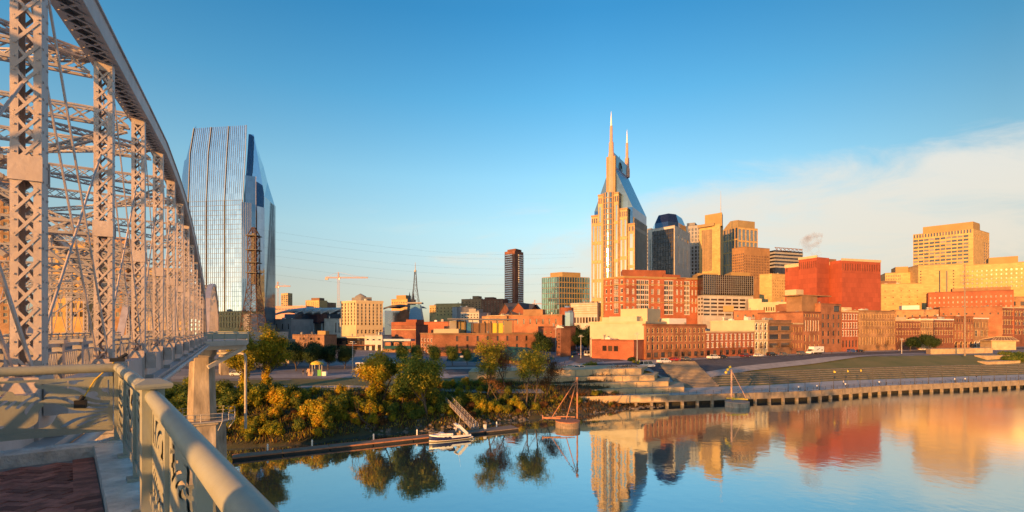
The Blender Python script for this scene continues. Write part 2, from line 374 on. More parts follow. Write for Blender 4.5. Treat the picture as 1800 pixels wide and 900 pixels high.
me = bpy.data.meshes.new('ground'); me.from_pydata(V, [], Fs)
for k in ('soil', 'grass', 'city'): me.materials.append(M[k])
me.polygons.foreach_set('material_index', MI); me.update()
structure(link('ground', me))

# river: a mirror with slow ripples, rougher in the stream on the right
wm = bpy.data.materials.new('river water'); wm.use_nodes = True; t = wm.node_tree; l = t.links.new; pb = t.nodes['Principled BSDF']
pb.inputs['Base Color'].default_value = (.40, .55, .58, 1); pb.inputs['IOR'].default_value = 2.5; pb.inputs['Metallic'].default_value = .93; pb.inputs['Specular IOR Level'].default_value = .5
co = t.nodes.new('ShaderNodeTexCoord'); n1 = t.nodes.new('ShaderNodeTexNoise'); n1.inputs['Scale'].default_value = .55; n1.inputs['Detail'].default_value = 4
l(co.outputs['Object'], n1.inputs['Vector'])
n2 = t.nodes.new('ShaderNodeTexNoise'); n2.inputs['Scale'].default_value = .018; n2.inputs['Detail'].default_value = 2
mpw = t.nodes.new('ShaderNodeMapping'); mpw.inputs['Scale'].default_value = (1, 1.6, 1); mpw.inputs['Rotation'].default_value = (0, 0, R(-20)); l(co.outputs['Object'], mpw.inputs[0]); l(mpw.outputs[0], n2.inputs['Vector'])
sx = t.nodes.new('ShaderNodeSeparateXYZ'); l(co.outputs['Object'], sx.inputs[0])
rg = t.nodes.new('ShaderNodeMapRange'); rg.inputs['From Min'].default_value = 20; rg.inputs['From Max'].default_value = 120; l(sx.outputs['X'], rg.inputs['Value'])
mul = t.nodes.new('ShaderNodeMath'); mul.operation = 'MULTIPLY'; l(rg.outputs[0], mul.inputs[0]); l(n2.outputs['Fac'], mul.inputs[1])
rr = t.nodes.new('ShaderNodeMapRange'); rr.inputs['From Max'].default_value = .6; rr.inputs['To Min'].default_value = .03; rr.inputs['To Max'].default_value = .17; l(mul.outputs[0], rr.inputs['Value']); l(rr.outputs[0], pb.inputs['Roughness'])
bp = t.nodes.new('ShaderNodeBump'); bp.inputs['Distance'].default_value = .05
rb = t.nodes.new('ShaderNodeMapRange'); rb.inputs['From Max'].default_value = .6; rb.inputs['To Min'].default_value = .22; rb.inputs['To Max'].default_value = .55; l(mul.outputs[0], rb.inputs['Value']); l(rb.outputs[0], bp.inputs['Strength'])
l(n1.outputs['Fac'], bp.inputs['Height']); l(bp.outputs[0], pb.inputs['Normal'])
m = MB(); m.face([(-900, -300, 0), (1200, -300, 0), (1200, 420, 0), (-900, 420, 0)])
structure(m.build('river_water', wm))

def drape(name, line, w0, w1, mt, dz=.06, step=3):
    """strip that follows a centre line over the ground, from offset w0 to w1 (left positive)"""
    m = MB(); P = []
    for (a, b), (c, d) in zip(line, line[1:]):
        n = max(1, int(math.hypot(c-a, d-b)/step))
        for i in range(n): P.append((lerp(a, c, i/n), lerp(b, d, i/n)))
    P.append(line[-1]); nw = max(1, int(abs(w1-w0)/3)); rows = []
    for i, p in enumerate(P):
        q0, q1 = P[max(i-1, 0)], P[min(i+1, len(P)-1)]; tx, ty = q1[0]-q0[0], q1[1]-q0[1]; ln = math.hypot(tx, ty); lx, ly = -ty/ln, tx/ln
        row = []
        for k in range(nw+1):
            o = lerp(w0, w1, k/nw); x, y = p[0]+lx*o, p[1]+ly*o
            row.append((x, y, max(gz(x, y), gz(x+1, y), gz(x-1, y), gz(x, y+1), gz(x, y-1))+dz))
        rows.append(row)
    V = [v for r in rows for v in r]; n = nw+1
    m.mesh(V, [(i*n+k, i*n+k+1, (i+1)*n+k+1, (i+1)*n+k) for i in range(len(rows)-1) for k in range(nw)])
    o = m.build(name, mt); return structure(o)
def Drow(px):   # facade line of the river-front row, by pixel column of the photograph
    return 163/(1-.000643*(px-900)) if px < 1480 else 186.9/(1-.000485*(px-900))
def rowpt(px, off=0):
    D = Drow(px)-off; return (gx(px, Drow(px)), D)
AVE = [(-20, 150), (10, 158)]+[rowpt(p, 20) for p in range(1080, 1900, 60)]
drape('avenue_road', AVE, -7, 7, M['asphalt'], .07)
drape('avenue_pavement', AVE, 7, 14, M['walk'], .16)
drape('river_pavement', AVE, -12, -7, M['walk'], .16)
m = None
def dashes(name, line, off, w, ln, gap, dz):
    m = MB(); 
    for (a, b), (c, d) in zip(line, line[1:]):
        T = math.hypot(c-a, d-b); tx, ty = (c-a)/T, (d-b)/T; s = 0
        while s+ln < T:
            x, y = a+tx*s-ty*off, b+ty*s+tx*off; x2, y2 = x+tx*ln, y+ty*ln
            z = max(gz(x, y), gz(x2, y2), gz(x+1, y), gz(x-1, y), gz(x, y+1), gz(x, y-1), gz(x2+1, y2), gz(x2-1, y2), gz(x2, y2+1), gz(x2, y2-1))+dz
            m.face([(x+ty*w/2, y-tx*w/2, z), (x2+ty*w/2, y2-tx*w/2, z), (x2-ty*w/2, y2+tx*w/2, z), (x-ty*w/2, y+tx*w/2, z)]); s += ln+gap
    return structure(m.build(name, M['line']))
dashes('avenue_markings', AVE, 0, .2, 3, 4, .10)
BWAY = [(34, 164), (32, 200), (40, 260), (62, 340), (90, 420)]
drape('broadway_road', BWAY, -9, 9, M['asphalt'], .11)
drape('broadway_pavement', BWAY, -14, -9, M['walk'], .18)
dashes('broadway_markings', BWAY, 0, .25, 3, 4, .15)
PATH = [(-110, 128), (-60, 136), (-28, 139), (4, 146), (20, 150)]
drape('park_road', PATH, -4, 5, M['walk'], .06)
drape('park_path', [(-70, 117), (-45, 119), (-24, 121), (-8, 124), (8, 130)], -1.3, 1.3, M['walk'], .05)
drape('back_road', [(-110, 160), (-40, 163), (0, 168), (20, 172)], -5, 5, M['asphalt'], .07)

# ------------------------------------------------------------------ quay, terraces, lawn steps
Q = [(26, 131.5), (43.7, 135), (86, 144), (120, 158), (182, 175), (300, 205), (480, 248)]
def along(line, s):
    for (a, b), (c, d) in zip(line, line[1:]):
        T = math.hypot(c-a, d-b)
        if s <= T: return (a+(c-a)*s/T, b+(d-b)*s/T, (c-a)/T, (d-b)/T)
        s -= T
    return (*line[-1], (c-a)/T, (d-b)/T)
qlen = sum(math.hypot(c-a, d-b) for (a, b), (c, d) in zip(Q, Q[1:]))
quay = thing('river_quay', 'long concrete river promenade standing on square piles above dark gaps', 'quay', (43.7, 135, 0))
def qoff(off):
    r = []
    for i, p in enumerate(Q):
        q0, q1 = Q[max(i-1, 0)], Q[min(i+1, len(Q)-1)]; tx, ty = q1[0]-q0[0], q1[1]-q0[1]; ln = math.hypot(tx, ty); r.append((p[0]-ty/ln*off, p[1]+tx/ln*off))
    return r
a, b = qoff(0), qoff(17)
m = MB()
for i in range(len(a)-1): m.prism([a[i], a[i+1], b[i+1], b[i]], 2.1, 2.62)
m.build('deck_slab', M['concl'], quay, None)
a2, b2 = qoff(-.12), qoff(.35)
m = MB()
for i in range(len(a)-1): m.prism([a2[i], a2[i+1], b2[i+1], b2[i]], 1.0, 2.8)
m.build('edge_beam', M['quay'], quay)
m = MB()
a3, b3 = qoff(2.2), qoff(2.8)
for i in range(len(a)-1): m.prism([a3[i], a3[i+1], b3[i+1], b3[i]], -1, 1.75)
m.build('shade_backing', M['dark'], quay)  # near-black sheet painting the shade in the gaps under the deck
pm = MB(); pm.box((0, 0, .2), (.6, .7, 2.6)); pm.box((0, -.1, 2.1), (.75, .8, 1.35)); pme = pm.data('pile', M['quay'])
s = 3
while s < qlen-4 and s < 330:
    x, y, tx, ty = along(Q, s); link('pile', pme, quay, (x-ty*.2, y+tx*.2, 0), math.atan2(ty, tx)); s += 4.6
for o in [o for o in COL.objects if o.parent == quay]:     # children were built in world space; the root sits at the quay head
    o.location = Vector(o.location)-Vector(quay.location)
# promenade railing
pr = thing('promenade_railing', 'low dark steel railing along the edge of the river promenade', 'railing', (43.7, 135, 2.6))
rm = MB(); s = 0; prev = None
while s < 330:
    x, y, tx, ty = along(Q, s); p = Vector((x-ty*.45, y+tx*.45, 2.85)); rm.bar(p, p+Vector((0, 0, 1)), .07, .07)
    if prev:
        for h in (1.0, .7, .4): rm.bar(prev+Vector((0, 0, h)), p+Vector((0, 0, h)), .05, .05)
    prev = p; s += 2.6
o = rm.build('rail', M['pole'], pr); o.location = -Vector(pr.location)

# stepped retaining walls (left end of the quay)
tw = thing('terraced_wall', 'four-step tan stone retaining wall between promenade and avenue', 'retaining wall', (14, 141, 2.5))
steps = [(0, 50, 136.5, 2.6, 4.1), (-4, 46, 139.3, 4.1, 5.6), (-8, 42.5, 142, 5.6, 7.2), (-12, 39, 144.6, 7.2, 9.1)]
def wall_y(x, base): return base+(x-14)*.24
for x0, x1, yb, z0, z1 in steps:
    m = MB(); p0 = (x0, wall_y(x0, yb)-2); p1 = (x1, wall_y(x1, yb)-2)
    p2 = (x1+3+(z1-2.6)*.3, wall_y(x1, yb)+9); p3 = (x1+2, wall_y(x1, yb)+13); p4 = (x0, wall_y(x0, yb)+12)
    m.prism([p0, p1, p2, p3, p4], z0-2.4, z1-.18)
    c = [(p[0], p[1]-.1) for p in (p0, p1)]+[(p2[0]+.12, p2[1]), (p3[0]+.1, p3[1]), p4]
    m.prism(c, z1-.18, z1, 0)
    # joints
    n = int((x1-x0)/5)
    for k in range(1, n):
        t_ = k/n; x = lerp(x0, x1, t_); y = lerp(p0[1], p1[1], t_)
        m.box((x, y-.02, (z0+z1-.18)/2), (.12, .1, z1-.18-z0), 0, 1)
    o = m.build('wall_tier', [M['stone'], M['greystone']], tw); o.location = -Vector(tw.location)
# seating steps in the lawn
am = thing('amphitheatre_steps', 'long grey stone seating steps across the sloping lawn', 'steps', (100, 175, 4))
for k in range(6):
    d = 18.2+k*2.15; z = interp(d, LAWN); m = MB(); P0 = [(x, shore(x)+d/.93) for x in np.linspace(64+k*1.2, 262-k*7, 30)]
    for (x0, y0), (x1, y1) in zip(P0, P0[1:]):
        m.prism([(x0, y0-.1), (x1, y1-.1), (x1, y1+.9), (x0, y0+.9)], z-.6, z+.38)
    o = m.build('stone_step', M['greystone'], am); o.location = -Vector(am.location)
# stair ramp between the walls and the lawn
m = MB()
for k in range(20):
    t_ = k/20; d = 15+28*t_; x0, x1 = 52+2*t_, 66+3*t_
    m.prism([(x0, shore(x0)+d/.93), (x1, shore(x1)+d/.93), (x1, shore(x1)+(d+1.7)/.93), (x0, shore(x0)+(d+1.7)/.93)], 1.5, 2.75+6.4*t_)
tag(m.build('stone_stair', M['quay'], None, (60, 172, 2.6)), 'broad brown stone stair beside the terraced walls', 'stair')
# ramp wall bottom-left of quay (lit beam) 
m = MB(); m.prism([(17, 128.6), (42, 134.6), (42, 136), (17, 130)], 1.3, 2.3); m.prism([(17, 128.7), (43, 134.9), (43, 135.2), (17, 129)], 2.3, 3.2)
tag(m.build('ramp_parapet', M['stone'], None, (30, 132, 1)), 'tan concrete parapet of the ramp down to the promenade', 'parapet')
# stone walls and planter at the right end of the lawn
for (pts, z0, z1, lab) in [([(198, 233), (240, 246), (242, 251), (200, 238)], 7, 11.2, 'long low tan stone wall in front of the mooring pavilion'),
                           ([(214, 222), (268, 240), (268, 246), (214, 228)], 6, 8.6, 'lower tan stone wall in front of the long low wall'),
                           ([(205, 212), (226, 219), (226, 224), (205, 217)], 4, 6.6, 'short tan stone block beside the right end of the lawn')]:
    m = MB(); m.prism(pts, z0-3, z1); m.prism([(x*1.0, y-.15 if i < 2 else y+.15) for i, (x, y) in enumerate(pts)], z1, z1+.25)
    c = sum((Vector((*p, 0)) for p in pts), Vector())/4; c.z = z0
    tag(m.build('stone_wall', M['stone'], None, c), lab, 'wall', 'stone walls beside the lawn')
# ------------------------------------------------------------------ truss bridge
BT = Vector((-.4962, .8682, 0)); BL = Vector((-.8682, -.4962, 0)); PAN = 6.1
def bp_(n, lat, z):
    D = 8.9+5.3*n
    return Vector((-3.63-.5716*D, D, 0))+BL*lat+Vector((0, 0, z))
LATS = (0, 10.0)
def hts(k, n0, n1):
    tab = [(0, -1.4), (.55, 2.4), (1, 4.3), (2, 5.9), (3, 7.1), (4, 7.75), (5, 8.4), (6, 9.0), (7, 9.15), (8, 9.1), (9, 8.6), (10, 7.9), (11, 7.0), (12, 5.9), (13, 4.5), (14, -1.4)]
    return EYE+interp(14*(k-n0)/(n1-n0), tab)
def lace_post(m, p, z0, z1, wd=.42, dp=.34, fine=True, rv=False):
    tl = .05
    for s in (-1, 1):
        c = p+BL*(s*(wd/2-tl/2)); m.box((c.x, c.y, (z0+z1)/2), (dp, tl, z1-z0), math.atan2(BT.y, BT.x))
        for f in (-1, 1):
            c2 = p+BL*(s*(wd/2-.056))+BT*(f*dp/2); m.box((c2.x, c2.y, (z0+z1)/2), (.03, .11, z1-z0), math.atan2(BT.y, BT.x))
            if rv:
                zz = z0+.2
                while zz < z1-.2:
                    c3 = p+BL*(s*(wd/2-.05))+BT*(f*(dp/2+.022)); m.box((c3.x, c3.y, zz), (.02, .03, .03), math.atan2(BT.y, BT.x)); zz += .24
        if rv:
            zz = z0+.2
            while zz < z1-.2:
                for f in (-.11, .11):
                    c3 = p+BL*(s*(wd/2+.008))+BT*f; m.box((c3.x, c3.y, zz), (.035, .02, .035), math.atan2(BT.y, BT.x))
                zz += .3
    pitch = wd*1.0; n = max(1, int((z1-z0-.5)/pitch)); pitch = (z1-z0-.5)/n; a = wd/2-.05
    for f in (-1, 1):
        off = BT*(f*(dp/2+.01))
        for i in range(n):
            za = z0+.25+i*pitch; zb = za+pitch
            u = p+off; q = p+off+BT*(f*.012)
            A = lambda v, s, z: Vector((v.x, v.y, z))+BL*(s*a)
            m.bar(A(u, -1, za), A(u, 1, zb), .012, .05, up=BT.cross((A(u, 1, zb)-A(u, -1, za)).normalized()))
            m.bar(A(q, 1, za), A(q, -1, zb), .012, .05, up=BT.cross((A(q, -1, zb)-A(q, 1, za)).normalized()))
    for zz in (z0+.13, z1-.15):
        m.box((p.x, p.y, zz), (dp+.04, wd*.98, .26), math.atan2(BT.y, BT.x))
def lace_beam(m, p, q, h, w_, up=(0, 0, 1), bar=.07, pitch=None, lb=.045):
    p, q = Vector(p), Vector(q); t_ = (q-p); Ln = t_.length; t_ = t_/Ln; sd_ = t_.cross(Vector(up)).normalized(); u = sd_.cross(t_)
    for s in (-1, 1):
        for v in (-1, 1): m.bar(p+sd_*(s*w_/2)+u*(v*h/2), q+sd_*(s*w_/2)+u*(v*h/2), bar, bar, up=u)
    pitch = pitch or h; n = max(1, round(Ln/pitch))
    for i in range(n):
        a0 = p+t_*(Ln*i/n); a1 = p+t_*(Ln*(i+1)/n)
        for s in (-1, 1):
            o = sd_*(s*w_/2); k = 1 if i % 2 else -1
            m.bar(a0+o-u*(k*h/2), a1+o+u*(k*h/2), .02, lb, up=u)
            m.bar(a0+o+u*(k*h/2), a1+o-u*(k*h/2), .02, lb, up=u)
def chord(m, p, q, w_=.64, h=.5):
    t_ = (q-p).normalized(); sd_ = BL; u = t_.cross(sd_); u = u if u.z > 0 else -u
    for s in (-1, 1):
        m.bar(p+sd_*(s*w_/2), q+sd_*(s*w_/2), .05, h, up=u)
        m.bar(p+sd_*(s*(w_/2-.07))-u*(h/2), q+sd_*(s*(w_/2-.07))-u*(h/2), .18, .03, up=u)
    m.bar(p+u*(h/2+.02), q+u*(h/2+.02), w_+.16, .04, up=u)
    n = int((q-p).length/.55); Ln = (q-p).length
    for i in range(n):
        a0 = p+t_*(Ln*i/n)-u*(h/2+.02); a1 = p+t_*(Ln*(i+1)/n)-u*(h/2+.02)
        m.bar(a0-sd_*(w_/2-.08), a1+sd_*(w_/2-.08), .07, .015, up=u); m.bar(a0+sd_*(w_/2-.08)-u*.015, a1-sd_*(w_/2-.08)-u*.015, .07, .015, up=u)
def railing_panel(m, p, q, z0, z1):
    t_ = (q-p); Ln = t_.length; t_ /= Ln; up = Vector((0, 0, 1))
    at = lambda s, z: p+t_*s+up*z
    m.bar(at(0, z1), at(Ln, z1), .14, .09); m.bar(at(0, z0+.12), at(Ln, z0+.12), .07, .07); m.bar(at(0, z1-.2), at(Ln, z1-.2), .05, .05)
    n = int(Ln/.22); st = Ln/n
    for i in range(n):
        m.bar(at(i*st, z0+.12), at((i+1)*st, z1-.2), .025, .04); m.bar(at((i+1)*st, z0+.12), at(i*st, z1-.2), .025, .04)
    return at
def make_span(n0, n1, label, fine):
    root = thing('truss_bridge', label, 'bridge', bp_(n0, 5, 19.4), 0, 'truss spans of the footbridge'); org = Vector(root.location)
    def fin(m, name, mt): return m.build(name, mt, root) and COL.objects[-1]
    parts = []
    def P(m, name, mt='steel'):
        o = m.build(name, M[mt], root); o.location = -org; parts.append(o)
    ks = list(range(n0, n1+1)); mid = (n0+n1)/2
    for lat in LATS:
        near = lat == 0
        for k in ks[1:-1]:
            m = MB(); p = bp_(k, lat, 0); zt = hts(k, n0, n1)-.1
            lace_post(m, p, 19.85, zt, rv=(near and 0 <= k <= 1))
            # gusset plate where the sway strut meets the post
            if zt > 25:
                c = p-BT*.21; m.box((c.x, c.y, 23.85), (.03, .46, .44), math.atan2(BT.y, BT.x)); c = p+BT*.21; m.box((c.x, c.y, 23.85), (.03, .46, .44), math.atan2(BT.y, BT.x))
            P(m, 'post')
            m = MB(); c = bp_(k, lat, 19.55); m.box(c, (.85, .46, 1.2), math.atan2(BT.y, BT.x)); s_ = -1 if near else 1
            c = bp_(k, lat+s_*.42, 19.75); m.box(c, (.5, .34, .62), math.atan2(BT.y, BT.x)); m.tube([c-BT*.3+Vector((0, 0, .05)), c+BT*.3+Vector((0, 0, .05))], .13, 8)
            P(m, 'gusset')
        for a, b in zip(ks, ks[1:]):
            za, zb = hts(a, n0, n1), hts(b, n0, n1); ea, eb = bp_(a, lat, za+.16), bp_(b, lat, zb+.16)
            m = MB(); chord(m, ea, eb); P(m, 'top_chord')
            if a == n0 or b == n1: continue
            m = MB(); d0 = (a, b) if a < mid else (b, a)
            for s_ in (-.13, .13):
                m.bar(bp_(d0[0], lat+s_, hts(d0[0], n0, n1)-.1), bp_(d0[1], lat+s_, 19.9), .03, .09)
            P(m, 'diagonal')
            m = MB(); m.tube([bp_(d0[1], lat+.05, hts(d0[1], n0, n1)-2.6), bp_(d0[0], lat+.05, 19.9)], .028, 5); P(m, 'counter_rod')
        for a, b in zip(ks, ks[1:]):
            m = MB(); m.bar(bp_(a, lat, 19.45), bp_(b, lat, 19.45), .34, .85); m.bar(bp_(a, lat-.3 if lat == 0 else lat+.3, 18.95), bp_(b, lat-.3 if lat == 0 else lat+.3, 18.95), .5, .16)
            P(m, 'bottom_chord')
    for k in ks[1:-1]:
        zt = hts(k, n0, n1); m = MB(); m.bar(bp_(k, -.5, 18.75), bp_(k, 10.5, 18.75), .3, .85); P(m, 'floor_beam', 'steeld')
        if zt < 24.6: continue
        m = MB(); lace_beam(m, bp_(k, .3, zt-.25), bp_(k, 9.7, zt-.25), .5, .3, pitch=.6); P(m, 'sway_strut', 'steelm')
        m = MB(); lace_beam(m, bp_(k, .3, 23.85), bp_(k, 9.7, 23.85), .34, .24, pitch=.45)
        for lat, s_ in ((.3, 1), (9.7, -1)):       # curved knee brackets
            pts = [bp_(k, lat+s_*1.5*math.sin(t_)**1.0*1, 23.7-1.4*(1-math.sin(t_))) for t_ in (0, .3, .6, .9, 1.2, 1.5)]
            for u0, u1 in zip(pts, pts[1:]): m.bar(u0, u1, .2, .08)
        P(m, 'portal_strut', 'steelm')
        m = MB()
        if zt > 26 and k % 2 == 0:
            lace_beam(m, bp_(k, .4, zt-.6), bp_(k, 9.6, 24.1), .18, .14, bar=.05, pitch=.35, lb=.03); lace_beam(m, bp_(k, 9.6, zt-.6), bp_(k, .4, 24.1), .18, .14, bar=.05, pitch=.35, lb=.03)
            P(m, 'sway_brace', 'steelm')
    for a, b in zip(ks[1:-1], ks[2:-1]):
        za, zb = hts(a, n0, n1), hts(b, n0, n1)
        if min(za, zb) < 24.6: continue
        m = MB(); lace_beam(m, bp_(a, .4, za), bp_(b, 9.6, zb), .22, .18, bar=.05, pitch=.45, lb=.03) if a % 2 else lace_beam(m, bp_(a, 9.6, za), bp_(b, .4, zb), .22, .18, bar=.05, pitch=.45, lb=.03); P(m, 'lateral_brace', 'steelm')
    m = MB(); m.prism([tuple(bp_(n0, .6, 0))[:2], tuple(bp_(n1, .6, 0))[:2], tuple(bp_(n1, 9.4, 0))[:2], tuple(bp_(n0, 9.4, 0))[:2]], 19.15, 19.4); P(m, 'deck', 'deck')
    for lat in (1.0, 9.0):
        for a, b in zip(ks, ks[1:]):
            if lat == 1.0 and n0 < 0 and a < -2: continue  # out-of-view bays beside the near overlook added to shade its railing
            m = MB(); mm = MB(); h_ = (a+b)/2
            for u, v in ((a, (2*a+b)/3), ((2*a+b)/3, (a+2*b)/3), ((a+2*b)/3, b)):
                at = railing_panel(m, bp_(u, lat, 0), bp_(v, lat, 0), 19.4, 20.55); m.box(bp_(u, lat, 20.0), (.26, .22, 1.2), math.atan2(BT.y, BT.x)); m.box(bp_(u, lat, 20.64), (.34, .3, .1), math.atan2(BT.y, BT.x))
            P(m, 'deck_railing', 'steeld')
    m = MB(); m.tube([bp_(n0, -.72, 18.85), bp_(n1, -.72, 18.85)], .11, 8); P(m, 'service_pipe')
    return root
make_span(-3, 11, 'near grey steel camelback truss span with laced posts and eyebars', True)
make_span(12, 25, 'far pale arched truss span behind the round-capped pier', False)

# concrete river pier under the joint of the two spans
pier = thing('bridge_pier', 'tapered weathered concrete bridge pier rising from a faceted river base', 'pier', (bp_(11.4, 0, 0).x, bp_(11.4, 0, 0).y, 0))
o0 = Vector(pier.location)
def oct_(c, a, b, ch, rz):
    pts = [(-a, -b+ch), (-a+ch, -b), (a-ch, -b), (a, -b+ch), (a, b-ch), (a-ch, b), (-a+ch, b), (-a, b-ch)]
    return [(c[0]+x*math.cos(rz)-y*math.sin(rz), c[1]+x*math.sin(rz)+y*math.cos(rz)) for x, y in pts]
def loft(m, rings, mi=0, cap=True, sm=False):
    n = len(rings[0]); V = [p for r in rings for p in r]
    m.mesh(V, [(i*n+k, i*n+(k+1) % n, (i+1)*n+(k+1) % n, (i+1)*n+k) for i in range(len(rings)-1) for k in range(n)], mi, sm)
    if cap: m.mesh(rings[-1], [tuple(range(n))], mi); m.mesh(rings[0], [tuple(range(n-1, -1, -1))], mi)
rzb = math.atan2(BL.y, BL.x)
def ring(c, a, b, ch, z): return [(x, y, z) for x, y in oct_(c, a, b, ch, rzb)]
for lat in (.3, 9.6):
    c = (BL*lat)[:2]; m = MB(); loft(m, [ring(c, 1.75, 1.6, .75, 8.2), ring(c, 1.45, 1.35, .65, 17.0), ring(c, 1.75, 1.6, .6, 17.35), ring(c, 1.8, 1.65, .5, 18.3)]); m.build('shaft', M['conc'], pier)
    m = MB(); loft(m, [ring(c, 3.1, 2.7, 1.3, -2), ring(c, 2.9, 2.5, 1.2, 7.7), ring(c, 3.2, 2.8, 1.2, 7.9), ring(c, 3.2, 2.8, 1.2, 8.3)]); m.build('footing', M['conc'], pier)
m = MB(); c = (BL*.3)[:2]
rg_ = oct_(c, 4.0, 3.6, 1.5, rzb); ri = oct_(c, 3.2, 2.8, 1.2, rzb)
for i in range(8):
    j = (i+1) % 8; m.prism([rg_[i], rg_[j], ri[j], ri[i]], 8.3, 8.4)
    m.bar((*rg_[i], 8.4), (*rg_[i], 9.5), .06, .06); m.bar((*ri[i], 7.0), (*rg_[i], 8.3), .1, .1)
    for h in (8.95, 9.5): m.bar((*rg_[i], h), (*rg_[j], h), .05, .05)
    mx_ = ((rg_[i][0]+rg_[j][0])/2, (rg_[i][1]+rg_[j][1])/2); m.bar((*mx_, 8.4), (*mx_, 9.5), .06, .06)
m.build('inspection_walkway', M['steeld'], pier)

# overlook at the far pier
def edge_at(D, lat=0): return Vector((-3.63-.5716*D, D, 0))+BL*lat
ov = thing('overlook_balcony', 'far concrete overlook balcony with dark panelled railing above the pier', 'balcony', tuple(edge_at(70))[:2]+(19.4,)); oo = Vector(ov.location)
A_, B_, C_, D_ = edge_at(62, .2), edge_at(67, -5.2), edge_at(73.5, -5.6), edge_at(80, .2)
m = MB(); m.prism([p[:2] for p in (A_, B_, C_, D_)], 18.75, 19.4); o = m.build('slab', M['concl'], ov); o.location = -oo
m = MB()
for a, b in ((A_, B_), (B_, C_), (C_, D_)):
    n = 4
    for i in range(n):
        p, q = a.lerp(b, i/n), a.lerp(b, (i+1)/n); m.bar(p+Vector((0, 0, 20)), q+Vector((0, 0, 20)), .03, .75); m.bar(p+Vector((0, 0, 20.5)), q+Vector((0, 0, 20.5)), .12, .12); m.box((p.x, p.y, 19.95), (.12, .12, 1.15))
o = m.build('railing', M['rail'], ov); o.location = -oo
m = MB(); b0 = edge_at(68, -1); b1 = edge_at(71, -5)
for s_ in (0, 1):
    p = edge_at(66.5+s_*6, -.5); q = edge_at(68+s_*5, -5); m.prism([(p.x-.3, p.y-.4), (q.x, q.y-.3), (q.x, q.y+.3), (p.x+.3, p.y+.4)], 18.1, 18.75)
    m.bar((p.x, p.y, 15.8), (q.x, q.y, 18.4), .5, .5)
o = m.build('bracket', M['concl'], ov); o.location = -oo
# steel pipe frame beside the pier
m = MB(); p = edge_at(76, -.5); q = edge_at(74, -5.2)
m.tube([(p.x, p.y, 17.2), (q.x-.7, q.y, 17.2), (q.x-.2, q.y, 17.05), (q.x, q.y, 16.6), (q.x, q.y, 5.5)], .2, 8)
tag(m.build('pipe_frame', M['polel'], None, (q.x, q.y, 5.5)), 'pale bent drain pipe dropping from the bridge beside the pier', 'pipe')

# concrete approach viaduct beyond the spans
va = thing('approach_viaduct', 'low concrete arched viaduct carrying the bridge road towards the city', 'viaduct', tuple(edge_at(142, 4))[:2]+(8,)); oo = Vector(va.location)
m = MB(); e = [edge_at(72, -1), edge_at(142, -1.5), Vector((-62, 190, 0)), Vector((-64, 206, 0)), edge_at(160, 10), edge_at(72, 10)]
m.prism([p[:2] for p in (edge_at(139, -1.5), Vector((-80, 176, 0)), Vector((-94, 184, 0)), edge_at(139, 11))], 17.2, 19.0)
o = m.build('deck', M['concl'], va); o.location = -oo
m = MB()
for p, q in ((edge_at(139, -1.5), Vector((-80, 176, 0))),):
    m.bar(p+Vector((0, 0, 19.5)), q+Vector((0, 0, 19.5)), .25, 1.0)
o = m.build('parapet', M['concl'], va); o.location = -oo
for t_ in (0, .33, .66, 1):
    p = edge_at(139, 0).lerp(Vector((-81, 177, 0)), t_); m = MB(); m.box((p.x, p.y+3, 12), (2, 8, 10.6), .6); o = m.build('column', M['conc'], va); o.location = -oo
m = MB(); p0, q0 = edge_at(139, -1), Vector((-80, 176, 0))
for seg in range(3):
    a, b = p0.lerp(q0, seg/3), p0.lerp(q0, (seg+1)/3)
    pts = [a.lerp(b, k/8)+Vector((0, 0, 12.5+4.3*math.sin(math.pi*k/8))) for k in range(9)]
    for u, v in zip(pts, pts[1:]): m.bar(u, v, .8, .7)
o = m.build('arch_rib', M['concl'], va); o.location = -oo

# ------------------------------------------------------------------ near overlook: paving, kerb, railing
PL, PC, PR = Vector((-6.9, 5.45)), Vector((-5.35, 6.7)), Vector((-2.92, 4.0))
PE = [PL, PC, PR, Vector((-.77, 1.45)), Vector((.47, 0)), Vector((1.7, -1.45)), Vector((1.3, -5.5)), Vector((.3, -7))]
FL = 19.36
inpoly = [tuple(p) for p in PE]+[(-3.0, -1.2)]
m = MB(); m.prism([tuple(p) for p in PE]+[(-1.5, -4), (-6.4, 4.6)], FL-.5, FL-.02); structure(m.build('overlook_slab', M['deck']))
# herringbone pavers, rows parallel to the far railing
m = MB(); u = (PC-PL).normalized(); v = Vector((-u.y, u.x)); W_ = .105; random.seed(5)
rot = Matrix.Rotation(R(45), 2); uu, vv = rot@u, rot@v
def inside(p, poly):
    c = False; n = len(poly)
    for i in range(n):
        a, b = poly[i], poly[(i+1) % n]
        if (a[1] > p[1]) != (b[1] > p[1]) and p[0] < (b[0]-a[0])*(p[1]-a[1])/(b[1]-a[1])+a[0]: c = not c
    return c
def shrink(poly, d):
    n = len(poly); r = []
    A = sum(poly[i][0]*poly[(i+1) % n][1]-poly[(i+1) % n][0]*poly[i][1] for i in range(n)); sg = 1 if A > 0 else -1
    for i in range(n):
        p0, p1, p2 = Vector(poly[i-1][:2]), Vector(poly[i][:2]), Vector(poly[(i+1) % n][:2])
        d1, d2 = (p1-p0).normalized(), (p2-p1).normalized(); n1, n2 = Vector((-d1.y, d1.x))*sg, Vector((-d2.y, d2.x))*sg
        b = (n1+n2); b = b/max(.3, b.dot(n1)); r.append(tuple(p1+b*d))
    return r
floor_poly = [tuple(p) for p in PE]+[(-1.5, -4), (-6.4, 4.6)]
fin_ = shrink(floor_poly, .42)
